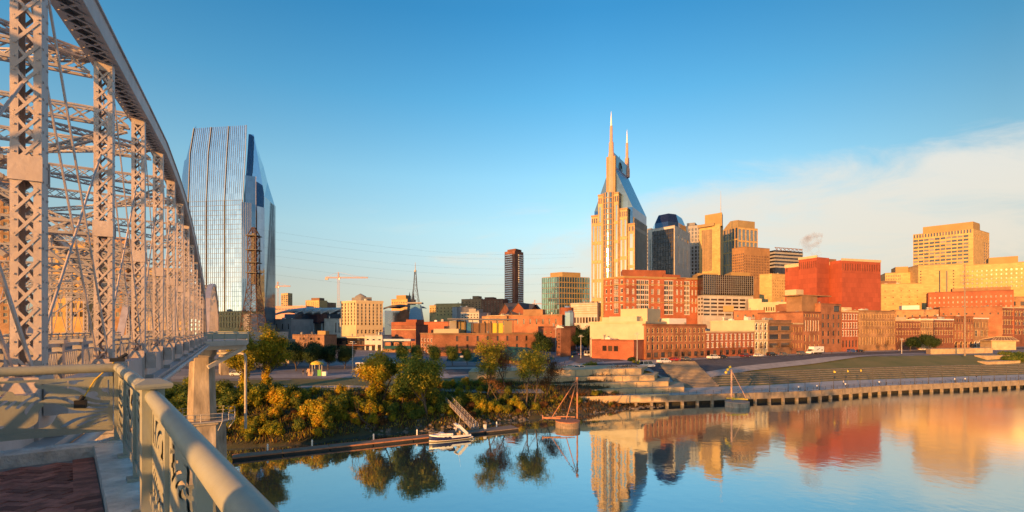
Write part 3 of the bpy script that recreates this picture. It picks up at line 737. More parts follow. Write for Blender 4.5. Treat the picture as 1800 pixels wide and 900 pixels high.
for i in range(-70, 70):
    for j in range(-70, 70):
        c_ = (i-j) % 4
        if c_ == 0: ce, L_, H_ = (i+1, j+.5), 2*W_, W_
        elif c_ == 3: ce, L_, H_ = (i+.5, j+1), W_, 2*W_
        else: continue
        p = Vector((-4.2, 4.2))+uu*(ce[0]*W_)+vv*(ce[1]*W_)
        if p.y < 2.2 or not inside(p, fin_): continue
        dz = random.uniform(-.004, .006); m.box((p.x, p.y, FL-.03+dz), (L_-.008, H_-.008, .06), math.atan2(uu.y, uu.x))
d_ = (PR-PC).normalized(); nn = Vector((-d_.y, d_.x)); nn = nn if nn.x < 0 else -nn
s = .35
while s < 7:     # soldier course along the kerb
    for r_ in (.36,):
        p = PC+d_*s-nn*-.36; p = PC+d_*s+nn*.37; m.box((p.x, p.y, FL-.028), (.1, .2, .06), math.atan2(d_.y, d_.x))
    s += .108
structure(m.build('brick_paving', M['paver']))
m = MB()
for ik, (a, b) in enumerate(zip(PE, PE[1:])):
    t_ = (b-a).normalized(); n_ = Vector((t_.y, -t_.x)); n_ = n_ if n_.dot(Vector((-3.2, 2.5))-a) > 0 else -n_
    Ln = (b-a).length; k = max(1, int(Ln/1.5))
    for i in range(k):
        p, q = a+t_*(Ln*i/k+.006), a+t_*(Ln*(i+1)/k-.006); m.prism([tuple(p-n_*.14), tuple(q-n_*.14), tuple(q+n_*.26), tuple(p+n_*.26)], FL-.5, FL+.13+.004*(ik % 3))
for p in PE[1:-1]: m.prism([(p.x+.2*math.cos(k*.785), p.y+.2*math.sin(k*.785)) for k in range(8)], FL-.5, FL+.145)
structure(m.build('overlook_kerb', M['kerb']))

def vnoise(seed):
    rs = np.random.RandomState(seed); g = rs.rand(64, 64)
    def f(x, y):
        xi = np.floor(x).astype(int); yi = np.floor(y).astype(int); fx = x-xi; fy = y-yi; fx = fx*fx*(3-2*fx); fy = fy*fy*(3-2*fy)
        a = g[xi % 64, yi % 64]; b = g[(xi+1) % 64, yi % 64]; c = g[xi % 64, (yi+1) % 64]; d = g[(xi+1) % 64, (yi+1) % 64]
        return (a*(1-fx)+b*fx)*(1-fy)+(c*(1-fx)+d*fx)*fy
    return f
def cut_panel(m, p, q, z0, z1, seed, th=.012):
    """sheet metal cut with flowing leaf-shaped slots (contoured grid, both faces)"""
    Ln = (q-p).length; H = z1-z0; nu, nv = int(Ln/.016), int(H/.016); t_ = (q-p)/Ln; nrm = Vector((-t_.y, t_.x))*th/2
    n1, n2, n3 = vnoise(seed), vnoise(seed+1), vnoise(seed+2)
    U, Vv = np.meshgrid(np.arange(nu+1)/nu*Ln, np.arange(nv+1)/nv*H, indexing='ij')
    warp = (n1(U*1.6+3, Vv*2.6)-.5)*1.1; a = np.sin((Vv*1.0-U*.22+warp*.42)*66); gate = n2(U*4.2, Vv*11); big = n3(U*1.3+9, Vv*1.4)
    f = np.minimum(a-.3, (gate-.38)*3.0); f = np.minimum(f, (big-.2)*4)
    # angular blocks in the upper middle, a ring on the left
    blk = np.minimum((n1(U*10, Vv*10)-.60)*5, (Vv-H*.62)*6); f = np.maximum(f, blk)
    rr_ = np.hypot(U-.22*Ln, Vv-.52*H); f = np.where(rr_ < .13, .022-np.abs(rr_-.095), f) if seed == 11 else f
    f = np.minimum(f, np.minimum(np.minimum(U, Ln-U)-.04, np.minimum(Vv, H-Vv)-.03)*6)
    val = -f    # solid where val > 0
    for i in range(nu):
        for j in range(nv):
            cs = [(i, j), (i+1, j), (i+1, j+1), (i, j+1)]; vs = [val[c] for c in cs]
            if max(vs) <= 0: continue
            if min(vs) > 0: poly = [(U[c], Vv[c]) for c in cs]
            else:
                poly = []
                for k in range(4):
                    c, d = cs[k], cs[(k+1) % 4]; a_, b_ = vs[k], vs[(k+1) % 4]
                    if a_ > 0: poly.append((U[c], Vv[c]))
                    if (a_ > 0) != (b_ > 0):
                        s_ = a_/(a_-b_); poly.append((lerp(U[c], U[d], s_), lerp(Vv[c], Vv[d], s_)))
                if len(poly) < 3: continue
            P3 = [Vector((p.x+t_.x*x, p.y+t_.y*x, z0+y)) for x, y in poly]; n3_ = Vector((nrm.x, nrm.y, 0))
            m.face([v_+n3_ for v_ in P3][::-1]); m.face([v_-n3_ for v_ in P3])
rl = thing('overlook_railing', 'grey-green metal railing with leaf-cut panels and thick round handrail', 'railing', (PC.x, PC.y, FL+.13)); oo = Vector(rl.location)
def RP(m, name, mt='rail'): o = m.build(name, M[mt], rl); o.location = -oo; return o
ZR = 20.475; rpts = [PL-Vector((.25, .2)), PC, PR]; tail = [PR, PE[3], PE[4], PE[5], PE[6], PE[7]]
def v3(p, z): return Vector((p[0], p[1], z))
m = MB(); m.tube([v3(rpts[0], ZR), v3(PC, ZR)], .06, 16); RP(m, 'handrail')
m = MB(); m.tube([v3(PC, ZR), v3(PR, ZR)], .06, 16); m.lathe(v3(PC, ZR-.078), [(.02, .02), (.05, .03), (.062, .078), (.05, .125), (.02, .136)], 14); RP(m, 'handrail')
m = MB(); m.tube([v3(p, ZR-.02) for p in tail[:4]], .056, 18); m.tube([v3(p, ZR-.02) for p in tail[3:]], .056, 10); RP(m, 'handrail')
def rpost(p, wdt, zt, rz, cap):
    m = MB(); m.box((p[0], p[1], (FL+.13+zt)/2), (wdt, wdt, zt-FL-.13), rz); m.box((p[0], p[1], FL+.15), (wdt+.1, wdt+.1, .03), rz)
    po = RP(m, 'post')
    if cap:
        m = MB(); a = wdt/2+.04; c, s_ = math.cos(rz), math.sin(rz); rr_ = lambda h, z: [(p[0]+x*c-y*s_, p[1]+x*s_+y*c, z) for x, y in ((-h, -h), (h, -h), (h, h), (-h, h))]
        loft(m, [rr_(a, zt), rr_(a+.01, zt+.02), rr_(a+.01, zt+.04), rr_(a*.45, zt+.075)])
        c_ = m.build('cap', M['rail'], po)
rz1 = math.atan2((PR-PC).y, (PR-PC).x); rz0 = math.atan2((PC-PL).y, (PC-PL).x)
rpost(PC, .1, ZR-.05, rz0, False); rpost(PR, .15, 20.52, rz1, True); rpost(PE[5], .15, 20.52, rz1, True)
dR = (PR-PC).normalized(); dT = (PE[3]-PR).normalized()
mids = [PC+dR*1.2, PC+dR*2.4, PR+dT*1.25, PR+dT*2.5]
for p in mids: rpost(p, .06, ZR-.07, rz1, False)
PLi = PL+Vector((.02, .02))
segs = [(PLi, PC-(PC-PL).normalized()*.06, 11)]+[(PC+dR*.06, mids[0]-dR*.04, 21), (mids[0]+dR*.04, mids[1]-dR*.04, 31), (mids[1]+dR*.04, PR-dR*.08, 41), (PR+dT*.08, mids[2]-dT*.04, 51), (mids[2]+dT*.04, mids[3]-dT*.04, 61)]
for a, b, sd_ in segs:
    m = MB(); cut_panel(m, a, b, 19.70, 20.36, sd_); RP(m, 'panel')
m = MB()
for a, b, sd_ in segs: m.bar(v3(a, 19.665), v3(b, 19.665), .05, .07)
RP(m, 'bottom_rail')
# cable and small floodlight clamped at the corner
fl = thing('clamp_light', 'small black floodlight hanging by a thin cable at the railing corner', 'light', (PC.x-.28, PC.y-.27, 19.98))
m = MB(); m.box((0, 0, .04), (.12, .08, .1), .5); m.tube([(0, 0, .09), (.02, .02, .14)], .03, 8); m.build('lamp_housing', M['black'], fl)
m = MB(); m.tube([(.02, .02, .12), (.1, .1, .34), (.2, .2, .5), (.27, .26, .62)], .008, 5); m.build('cable', M['yellow'], fl)
m = MB(); m.box((.27, .26, .60), (.16, .06, .05), .6); m.tube([(.27, .26, .6), (.36, .32, .68)], .025, 6); m.build('clamp', M['black'], fl)
# ------------------------------------------------------------------ buildings
def bmat(name, col, rough=.85, var=.2, brick=None, scale=.12, bump=.15, **k):
    return mat(name, col, rough, var=var, scale=scale, brick=brick, bump=bump, bscale=2, **k)
B = dict(
 brick=bmat('orange brick', (.38, .16, .08), brick=(.6, .3, .03), var=.42, scale=.15),
 brickd=bmat('dark brick', (.27, .105, .06), brick=(.6, .3, .03), var=.35, scale=.2),
 brickb=bmat('brown brick', (.30, .17, .10), brick=(.6, .3, .03), var=.3, scale=.2),
 brickr=bmat('red brick', (.40, .125, .06), brick=(.6, .3, .03), var=.32, scale=.12),
 bricko=bmat('tan brick', (.42, .24, .12), brick=(.6, .3, .03), var=.4, scale=.15),
 redpan=bmat('red cladding', (.36, .08, .038), brick=(3, 3, .05), var=.10, scale=.03),
 stonet=bmat('tower stone', (.56, .37, .19), var=.12, brick=(2.4, 1.2, .03)),
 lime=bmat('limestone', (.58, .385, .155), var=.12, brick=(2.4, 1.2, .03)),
 limed=bmat('darker limestone', (.50, .36, .17), var=.15, brick=(2.4, 1.2, .03)),  # second limestone tone, slightly darker
 cream=bmat('cream render', (.52, .42, .26), var=.15),
 pale=bmat('pale concrete panel', (.52, .50, .46), var=.12, brick=(3, 3.5, .04)),
 grey=bmat('grey concrete panel', (.34, .34, .35), var=.15, brick=(3, 3.5, .04)),
 wht=bmat('white render', (.50, .42, .28), var=.18, col2=None),
 bronze=bmat('bronze panel', (.36, .20, .09), var=.15, brick=(2, 3.5, .05)),
 pink=bmat('pink stone', (.55, .30, .22), var=.1),
 roof=bmat('flat roof', (.36, .34, .32), var=.25), roofl=bmat('pale roof', (.62, .60, .56), var=.2), roofd=bmat('dark roof', (.10, .10, .11), var=.25),
 roofg=bmat('slate roof', (.12, .12, .14), var=.25, brick=(.8, .5, .04)),
 gblue=glassmat('blue curtain glass', (.055, .13, .25), .9, .05, 1.6, 3.8, .015, .25),
 gpale=glassmat('pale curtain glass', (.27, .39, .56), .93, .04, 1.5, 3.9, .012, .16),
 ggreen=glassmat('green curtain glass', (.26, .44, .40), .85, .07, 2.0, 3.8, .03, .4),
 gside=glassmat('side curtain glass', (.26, .38, .47), .45, .05, 1.5, 3.9, .012, .2),  # glass tower side face: its muted reflection painted into the base colour
 gcrown=glassmat('deep blue gable glass', (.05, .13, .27), .3, .22, 1.6, 3.8, .015, .25),
 gdark=glassmat('dark curtain glass', (.075, .075, .095), .7, .10, 1.6, 3.6, .03, .5),
 gnavy=glassmat('navy curtain glass', (.10, .13, .19), .85, .08, 1.6, 3.6, .03, .4),
 ggold=glassmat('reflective pane glass', (.42, .38, .32), .9, .06, 1.5, 3.4, .03, .4),
)
def wglass(name, a, b):
    """window pane: dark glossy glass, a few panes with pale blinds behind"""
    m = bpy.data.materials.new(name); m.use_nodes = True; t = m.node_tree; p = t.nodes['Principled BSDF']; l = t.links.new
    oi = t.nodes.new('ShaderNodeObjectInfo'); r = t.nodes.new('ShaderNodeValToRGB'); r.color_ramp.elements[0].color = (*a, 1); r.color_ramp.elements[1].color = (*b, 1); r.color_ramp.elements[0].position = .55; r.color_ramp.elements[1].position = 1
    l(oi.outputs['Random'], r.inputs[0]); l(r.outputs[0], p.inputs['Base Color']); p.inputs['Roughness'].default_value = .07; p.inputs['Specular IOR Level'].default_value = .8; return m
WG = wglass('window glass', (.018, .02, .026), (.22, .18, .13)); WGB = wglass('dim window glass', (.03, .022, .02), (.12, .08, .05))
FR = dict(white=M['white'], dark=M['pole'], stone=M['stone'], cream=B['cream'], gold=B['lime'], black=M['black'], tan=B['lime'])
WCACHE = {}
def window_mesh(w, h, style, frame, wall):
    key = (round(w, 2), round(h, 2), style, frame, wall.name)
    if key in WCACHE: return WCACHE[key]
    m = MB(); y = .28; fw = min(.14, w*.12)     # x along the wall, +y into the wall, origin bottom middle
    m.face([(-w/2, y, 0), (w/2, y, 0), (w/2, y, h), (-w/2, y, h)], 0, [(0, 0), (w, 0), (w, h), (0, h)])
    if style != 'open':
        for x in (-w/2+fw/2, w/2-fw/2): m.box((x, y-.06, h/2), (fw, .1, h), 0, 1)
        for z in (fw/2, h-fw/2): m.box((0, y-.055, z), (w-2*fw, .09, fw), 0, 1)
    if style in ('sash', 'arch'): m.box((0, y-.05, h*.5), (w-2*fw, .08, fw), 0, 1)
    if style in ('cross', 'sash') and w > 1.3: m.box((0, y-.045, h/2), (fw*.8, .07, h-2*fw), 0, 1)
    if style == 'grid':
        for k in range(1, 3): m.box((lerp(-w/2, w/2, k/3), y-.045, h/2), (fw*.8, .07, h-2*fw), 0, 1)
        for k in range(1, 3): m.box((0, y-.05, h*k/3), (w-2*fw, .08, fw*.8), 0, 1)
    if style == 'arch':
        r = w/2; n = 6
        for s in (-1, 1):
            pts = [(s*r, -.005, h)]+[(s*r*math.cos(a), -.005, h-r*.9+r*.9*math.sin(a)) for a in [math.pi/2*k/n for k in range(n+1)]]
            m.face(pts if s < 0 else pts[::-1], 2)
        prev = None
        for k in range(n*2+1):
            a = math.pi*k/(n*2); q = (w*.58*math.cos(a), h-r*.9+w*.56*math.sin(a))
            if prev: m.bar((prev[0], -.05, prev[1]), (q[0], -.05, q[1]), .12, w*.14, up=(0, 1, 0), m=1)
            prev = q
    if style in ('sash', 'arch', 'cross'):
        m.box((0, -.05, -.08), (w+.2, .2, .14), 0, 1)
        if style != 'arch': m.box((0, -.04, h+.12), (w+.2, .12, .2), 0, 1)
    me = m.data('window', [B['ggold'] if frame == 'gold' else WGB if frame in ('stone', 'dark') else WG, FR[frame], wall]); WCACHE[key] = me; return me

def facade(m, root, org, p, q, zb, zt, bands, wallmi, wall, cnt, uo=0):
    """wall from p to q (left to right as seen from outside) with window holes; bands: dicts in metres above zb"""
    p, q = Vector(p), Vector(q); Ln = (q-p).length; t_ = (q-p)/Ln; n_ = Vector((t_.y, -t_.x)); H = zt-zb; rects = []
    for b in bands:
        x0, x1 = b.get('x', (0, 1)); x0 *= Ln; x1 *= Ln; z0, z1 = b['z']; nc, nr = b['n']; cw = (x1-x0)/nc; rh = (z1-z0)/nr
        for i in range(nc):
            for j in range(nr):
                w_, h_ = cw*b['w'], rh*b['h']; cx = x0+(i+.5)*cw; cz = z0+(j+.5)*rh
                rects.append((cx-w_/2, cx+w_/2, cz-h_/2, cz+h_/2, b))
    us = sorted({0.0, Ln}|{round(r[k], 3) for r in rects for k in (0, 1)}); vs = sorted({0.0, H}|{round(r[k], 3) for r in rects for k in (2, 3)})
    us = [u for u in us if -1e-6 <= u <= Ln+1e-6]; vs = [v for v in vs if -1e-6 <= v <= H+1e-6]
    ui = {u: i for i, u in enumerate(us)}; vi = {v: i for i, v in enumerate(vs)}
    hole = np.zeros((len(us), len(vs)), bool)
    for r in rects:
        try: hole[ui[round(r[0], 3)]:ui[round(r[1], 3)], vi[round(r[2], 3)]:vi[round(r[3], 3)]] = True
        except KeyError: pass
    X = lambda u, v, d=0: (p.x+t_.x*u-n_.x*d-org.x, p.y+t_.y*u-n_.y*d-org.y, zb+v-org.z)
    for i in range(len(us)-1):
        j = 0
        while j < len(vs)-1:
            if hole[i, j]: j += 1; continue
            k = j
            while k+1 < len(vs)-1 and not hole[i, k+1]: k += 1
            a, b, c, d = us[i], us[i+1], vs[j], vs[k+1]
            m.face([X(a, c), X(b, c), X(b, d), X(a, d)], wallmi, [(a+uo, c), (b+uo, c), (b+uo, d), (a+uo, d)]); j = k+1
    rz = math.atan2(t_.y, t_.x)
    for a, b, c, d, bd in rects:
        for u0, v0, u1, v1 in ((a, c, b, c), (b, c, b, d), (b, d, a, d), (a, d, a, c)):
            m.face([X(u0, v0), X(u0, v0, .3), X(u1, v1, .3), X(u1, v1)], wallmi, [(u0+uo, v0), (u0+uo, v0), (u1+uo, v1), (u1+uo, v1)])
        me = window_mesh(b-a, d-c, bd.get('s', 'plain'), bd.get('f', 'dark'), wall)
        if not bd.get('mass') and cnt['n'] < cnt.get('max', 100):
            cnt['n'] += 1; link('window', me, root, X((a+b)/2, c), rz)
        else: cnt['rest'].append((me, X((a+b)/2, c), rz))
def merge_windows(root, cnt):
    if not cnt['rest']: return
    by = {}
    V = []; F_ = []; MI = []; mats = None; nv = 0
    for me, loc, rz in cnt['rest']:
        by.setdefault(tuple(x.name for x in me.materials), []).append((me, loc, rz))
    for key, lst in by.items():
        V = []; F_ = []; MI = []; nv = 0
        for me, loc, rz in lst:
            c, s = math.cos(rz), math.sin(rz)
            for v in me.vertices: V.append((v.co.x*c-v.co.y*s+loc[0], v.co.x*s+v.co.y*c+loc[1], v.co.z+loc[2]))
            for f in me.polygons: F_.append(tuple(k+nv for k in f.vertices)); MI.append(f.material_index)
            nv += len(me.vertices)
        me2 = bpy.data.meshes.new('windows'); me2.from_pydata(V, [], F_)
        for mt in lst[0][0].materials: me2.materials.append(mt)
        me2.polygons.foreach_set('material_index', MI); me2.update(); o = link('small_windows', me2, root); o['kind'] = 'stuff'
def close_chain(ch, dep):
    P = [Vector((gx(px, D), D)) for px, D in ch]
    if len(P) == 2:
        t_ = (P[1]-P[0]).normalized(); b = Vector((-t_.y, t_.x)); return P, [P[1]+b*dep, P[0]+b*dep]
    if dep is None: return P, [P[0]+P[2]-P[1]]
    t_ = (P[1]-P[0]).normalized(); b = Vector((-t_.y, t_.x)); return P, [P[-1]+b*dep, P[0]+b*dep]
def building(name, label, cat, chain, ytop, wall, faces=(), dep=20, roof='roof', cornice=None, zb=None, zt=None, group=None, units=(), ch=.6, stripes=(), wmax=100, clutter=3):
    """chain: visible plan corners (photo column, distance) left to right; faces: per visible side a list of bands whose z is given as photo rows at that side's first corner"""
    P, back = close_chain(chain, dep); poly = P+back
    D0 = chain[0][1]; zt = zy(ytop, D0) if zt is None else zt
    zmin = min(gz(p.x, p.y) for p in poly)-1.5 if zb is None else zb
    c = sum(poly, Vector((0, 0)))/len(poly); org = Vector((c.x, c.y, zmin)); root = thing(name, label, cat, org, 0, group)
    wm_ = B[wall]; m = MB(); cnt = dict(n=0, rest=[], max=wmax); uo = 0; n = len(poly)
    for i in range(n):
        a, b = poly[i], poly[(i+1) % n]; bands = []
        if i < len(faces) and i < len(P)-1:
            D = chain[i][1]
            for bd in faces[i]:
                bd = dict(bd); y1, y0 = bd['y']; bd['z'] = (zy(y0, D)-zmin, zy(y1, D)-zmin); bands.append(bd)
        facade(m, root, org, a, b, zmin, zt, bands, 0, wm_, cnt, uo); uo += (b-a).length+3.3
    m.build('wall', wm_, root)
    merge_windows(root, cnt)
    r = MB(); pin = shrink([tuple(p) for p in poly], .05); r.face([(x-org.x, y-org.y, zt-.5-org.z) for x, y in (pin if Vector((0, 0)) is not None else pin)]); ro = r.build('roof', B[roof], root)
    # parapet / cornice ring
    cm = MB(); o_ = shrink([tuple(p) for p in poly], -.22 if cornice else -.02); i_ = shrink([tuple(p) for p in poly], .35)
    for k in range(n):
        j = (k+1) % n; cm.prism([(o_[k][0]-org.x, o_[k][1]-org.y), (o_[j][0]-org.x, o_[j][1]-org.y), (i_[j][0]-org.x, i_[j][1]-org.y), (i_[k][0]-org.x, i_[k][1]-org.y)], zt-ch-org.z if cornice else zt-.55-org.z, zt+.12-org.z)
    cm.build('cornice' if cornice else 'parapet', B[cornice] if cornice in B else (FR[cornice] if cornice else wm_), root)
    for (y_, hgt, out_, mt) in stripes:    # string courses: row, height m, projection
        s = MB(); z = zy(y_, D0)
        for a, b in zip(P, P[1:]):
            t_ = (b-a).normalized(); nn_ = Vector((t_.y, -t_.x))*out_; s.hexa([(a.x-org.x, a.y-org.y, z-org.z), (a.x+nn_.x-org.x, a.y+nn_.y-org.y, z-org.z), (b.x+nn_.x-org.x, b.y+nn_.y-org.y, z-org.z), (b.x-org.x, b.y-org.y, z-org.z),
                    (a.x-org.x, a.y-org.y, z+hgt-org.z), (a.x+nn_.x-org.x, a.y+nn_.y-org.y, z+hgt-org.z), (b.x+nn_.x-org.x, b.y+nn_.y-org.y, z+hgt-org.z), (b.x-org.x, b.y-org.y, z+hgt-org.z)])
        s.build('string_course', B[mt], root)
    for (f0, f1, g0, g1, h, mt, nm) in units:   # boxes on the roof: fraction along first side, fraction in depth, height
        a, b = P[0], P[-1] if len(P) == 2 else P[1]; t_ = (b-a); bb = back[-1]-P[0]; q = [a+t_*f0+bb*g0, a+t_*f1+bb*g0, a+t_*f1+bb*g1, a+t_*f0+bb*g1]
        u = MB(); u.prism([(x.x-org.x, x.y-org.y) for x in q], zt-.5-org.z, zt+h-org.z); u.build(nm, B[mt], ro)
    rs = random.Random(int(abs(c.x*7+c.y*13)))
    for k in range(clutter):   # ventilators and air handlers
        i0 = rs.random(); j0 = rs.uniform(.12, .8); a, b = P[0], P[1]; bb = back[-1]-P[0]; q = a+(b-a)*(.06+.86*i0)+bb*j0; h = rs.uniform(.7, 2.0); t_ = (b-a).normalized(); u = MB()
        if rs.random() < .6: u.box((q.x-org.x, q.y-org.y, zt-.5-org.z+h/2), (rs.uniform(1, 3), rs.uniform(1, 2.4), h), math.atan2(t_.y, t_.x)); u.box((q.x-org.x, q.y-org.y, zt-.45-org.z+h), (rs.uniform(.5, 1), .8, .3), math.atan2(t_.y, t_.x))
        else: u.cyl((q.x-org.x, q.y-org.y), .35, zt-.5-org.z, zt-.3-org.z+h, 8); u.cyl((q.x-org.x, q.y-org.y), .55, zt-.35-org.z+h, zt-.05-org.z+h, 8)
        u.build('air_unit', B[rs.choice(['grey', 'pale', 'roofl'])], ro)
    root['zt'] = zt; root['zb'] = zmin
    return root
def W(y, n, w=.5, h=.6, s='plain', f='dark', x=(0, 1), **k): return dict(y=y, n=n, w=w, h=h, s=s, f=f, x=x, **k)
def local(m, root, name, mt):
    """add a mesh built in world coordinates as a part of root"""
    o = m.build(name, mt, root); o.data.transform(Matrix.Translation(-Vector(root.location))); return o
def antenna(root, px, D, y0, y1, r0=.5, r1=.1, mt='polel', name='antenna'):
    m = MB(); m.tube([PW(px, y0, D), PW(px, (y0+y1)/2, D), PW(px, y1, D)], [r0, (r0+r1)/2, r1], 6); return local(m, root, name, M[mt])
def glass_box(root, name, pts, z0, z1, mt, ztops=None):
    """closed glass volume with UV in metres; pts counter-clockwise from above in world xy"""
    m = MB(); n = len(pts); u = 0; ztops = ztops or [z1]*n
    for i in range(n):
        j = (i+1) % n; a, b = Vector(pts[i]), Vector(pts[j]); ln = (b-a).length
        m.face([(*a, z0), (*b, z0), (*b, ztops[j]), (*a, ztops[i])], 0, [(u, 0), (u+ln, 0), (u+ln, ztops[j]-z0), (u, ztops[i]-z0)]); u += ln+2
    m.face([(*pts[i], ztops[i]) for i in range(n)], 0, [tuple(p) for p in pts]); return local(m, root, name, mt)
def fins(root, a, b, z0, z1, n, w=.15, d=.3, mt=None, name='mullions', rows=0, wr=.25, zt2=None):
    m = MB(); a, b = Vector(a), Vector(b); t_ = (b-a).normalized(); nn_ = Vector((t_.y, -t_.x)); zt2 = z1 if zt2 is None else zt2
    for i in range(n+1):
        p = a.lerp(b, i/n)+nn_*(d/2); m.box((p.x, p.y, (z0+lerp(z1, zt2, i/n))/2), (w, d, lerp(z1, zt2, i/n)-z0), math.atan2(t_.y, t_.x))
    for k in range(1, rows):
        z = lerp(z0, min(z1, zt2), k/rows); p = a.lerp(b, .5)+nn_*(d*.4); m.box((p.x, p.y, z), ((b-a).length, d*.8, wr), math.atan2(t_.y, t_.x))
    return local(m, root, name, mt or M['polel'])
V2 = lambda px, D: Vector((gx(px, D), D))

# ---- tall glass tower on the left
rt = thing('glass_tower', 'tall pale blue glass tower with faceted stepped crown beside the bridge', 'tower', (*V2(400, 345), 10))
Lc, A1, B1, C1, E1 = (318, 348), (334, 332), (428, 318), (461, 330), (484, 356)
def lvl(y, px5, Dd=0):
    return y, px5
def tower_loft(name, cols, levels, mt, back=40, side=None):
    """cols: distances of the visible corners; levels: (photo row at the second corner, [photo columns])"""
    m = MB(); zb = 11; prev = None; us = None
    base = [V2(px, D) for px, D in zip(levels[0][1], cols)]; ia, ib = (0, 1)
    def on_plane(px):     # distance of the facade plane at a photo column
        a, b = base[ia], base[ib]; k = (px-900)/FOC; d = b-a; s = (a.x-k*a.y)/(k*d.y-d.x); return a.y+d.y*s
    cols0 = list(cols)
    for y, pxs in levels:
        z = zb if y is None else zy(y, cols0[1] if len(cols) > 2 else cols0[0])
        cols = list(cols0)
        if name != 'west_wing_glass': cols[0], cols[1] = on_plane(pxs[0]), on_plane(pxs[1])
        P = [V2(px, D) for px, D in zip(pxs, cols)]; w0_ = (pxs[-1]-pxs[0])*.08
        ring_ = P+[V2(pxs[-1]-w0_, cols[-1]+back*.9), V2(pxs[0]+w0_, cols[0]+back)]
        if us is None:
            us = [0]
            for i in range(len(ring_)): us.append(us[-1]+(ring_[(i+1) % len(ring_)]-ring_[i]).length)
        if prev:
            pr_, pz = prev; n = len(ring_)
            for i in range(n):
                j = (i+1) % n; m.face([(*pr_[i], pz), (*pr_[j], pz), (*ring_[j], z), (*ring_[i], z)], 1 if side and i == 1 else 0, [(us[i], pz), (us[i+1], pz), (us[i+1], z), (us[i], z)])
        prev = (ring_, z)
    m.face([(*p, prev[1]) for p in prev[0]], 0, [tuple(p) for p in prev[0]]); return local(m, rt, name, [mt, side] if side else mt)
tower_loft('west_wing_glass', [345, 333, 328], [(None, [318, 334, 340]), (300, [320, 334, 341]), (272, [324, 335, 342]), (270, [327, 337, 342]), (226, [337, 341, 345])], B['gpale'], 30)
tower_loft('main_glass', [325, 320], [(None, [331, 427]), (355, [331, 427]), (270, [334, 432]), (226, [341, 433])], B['gpale'], 42)
tower_loft('east_wing_glass', [328, 331, 356], [(None, [429, 463, 484]), (345, [429, 465, 483]), (300, [433, 457, 470]), (270, [435, 452, 463]), (238, [437, 446, 453])], B['gpale'], 30, side=B['gside'])
glass_box(rt, 'stepped_bay_glass', [V2(425, 314), V2(441, 317), V2(441, 330), V2(425, 330)], 11, zy(355, 314), B['gpale'])
glass_box(rt, 'stepped_bay_glass', [V2(431, 317), V2(450, 320), V2(450, 335), V2(431, 335)], 11, zy(308, 317), B['gpale'])
glass_box(rt, 'stepped_bay_glass', [V2(452, 321), V2(465, 326), V2(465, 340), V2(452, 340)], 11, zy(362, 321), B['gpale'])
a, b = V2(331, 324.9), V2(427, 319.9)
fins(rt, a, b, 11, zy(355, 325), 27, .1, .12, M['mullion'], rows=0); fins(rt, a, b, 11, zy(355, 325), 3, .6, .35, M['pole'], 'dark_rib')
a2_, b2_ = V2(334, 324.7), V2(432, 319.6); m = MB()
for i in range(28):
    p0, p1, p2 = a.lerp(b, i/27), a2_.lerp(b2_, i/27), V2(341, 324.3).lerp(V2(433, 319.5), i/27); z0, z1, z2 = zy(355, 325), zy(270, 325), zy(226, 325)
    m.bar((*p0, z0), (*p1, z1), .1, .16, up=(0, 1, 0)); m.bar((*p1, z1), (*p2, z2), .1, .16, up=(0, 1, 0))
    if i % 9 == 0: m.bar((p0.x, p0.y-.2, z0), (p1.x, p1.y-.2, z1), .4, .4, up=(0, 1, 0)); m.bar((p1.x, p1.y-.2, z1), (p2.x, p2.y-.2, z2), .4, .4, up=(0, 1, 0))
local(m, rt, 'mullions', M['mullion'])
m = MB()
for k in range(1, 30):
    z = lerp(14, zy(355, 325), k/29.); p, q = a+Vector((0, -.1)), b+Vector((0, -.1)); m.bar((*p, z), (*q, z), .1, .13)
local(m, rt, 'floor_bands', M['mullion'])
fins(rt, V2(463, 331), V2(484, 356), 11, zy(346, 331), 16, .15, .15, M['mullion'], 'side_mullions')
fins(rt, V2(425, 313.9), V2(441, 316.9), 11, zy(355, 314), 5, .15, .25); fins(rt, V2(441.2, 319.5), V2(450, 320), 11, zy(308, 317), 3, .15, .25)
m = MB(); m.prism([V2(448, 322), V2(486, 352), V2(486, 366), V2(448, 340)], 8, 24); local(m, rt, 'base_block', B['pale'])
building('colonnaded_block', 'low tan colonnaded block at the foot of the glass tower', 'building', [(372, 312), (428, 300)], 548, 'lime', [[W((556, 577), (11, 2), .62, .8, 'open'), W((550, 555), (11, 1), .62, .7, 'open')]], dep=15, zb=8)
building('louvred_block', 'narrow block with tan horizontal louvres beneath the lattice mast', 'building', [(428, 296), (455, 298)], 552, 'grey', [[W((555, 582), (1, 8), .55, .5, 'open', x=(.1, .7))]], dep=14, zb=8)

# ---- twin-spired tower with blue gable
D0 = 424
K = Vector((101.6, 415)); Lf = Vector((72.3, 432)); fr = (K-Lf).normalized(); rd = Vector((-fr.y, fr.x)); Rr = K+rd*44; Bk = Lf+rd*44
sp = thing('twin_spired_tower', 'tan stone skyscraper with two pointed spires and a blue glass gable', 'tower', (*((K+Bk)/2), 14))
zeL, zeR = zy(372, 432), zy(366, 455)
glass_box(sp, 'shaft_glass', [Lf, K, Rr, Bk], 14, zeL, B['gblue'])
ridF = Lf.lerp(K, .46); ridB = Bk.lerp(Rr, .46); zrid = zy(284, 424)
m = MB()
def uvq(*p): return [(q[0]*.3+q[1]*.95, q[2]) for q in p]
for f in ([(*Lf, zeL), (*K, zeL), (*ridF, zrid)], [(*K, zeL), (*Rr, zeL), (*ridB, zrid), (*ridF, zrid)], [(*Rr, zeL), (*Bk, zeL), (*ridB, zrid)], [(*Bk, zeL), (*Lf, zeL), (*ridF, zrid), (*ridB, zrid)]): m.face(f, 0, uvq(*f))
local(m, sp, 'gable_glass', B['gcrown'])
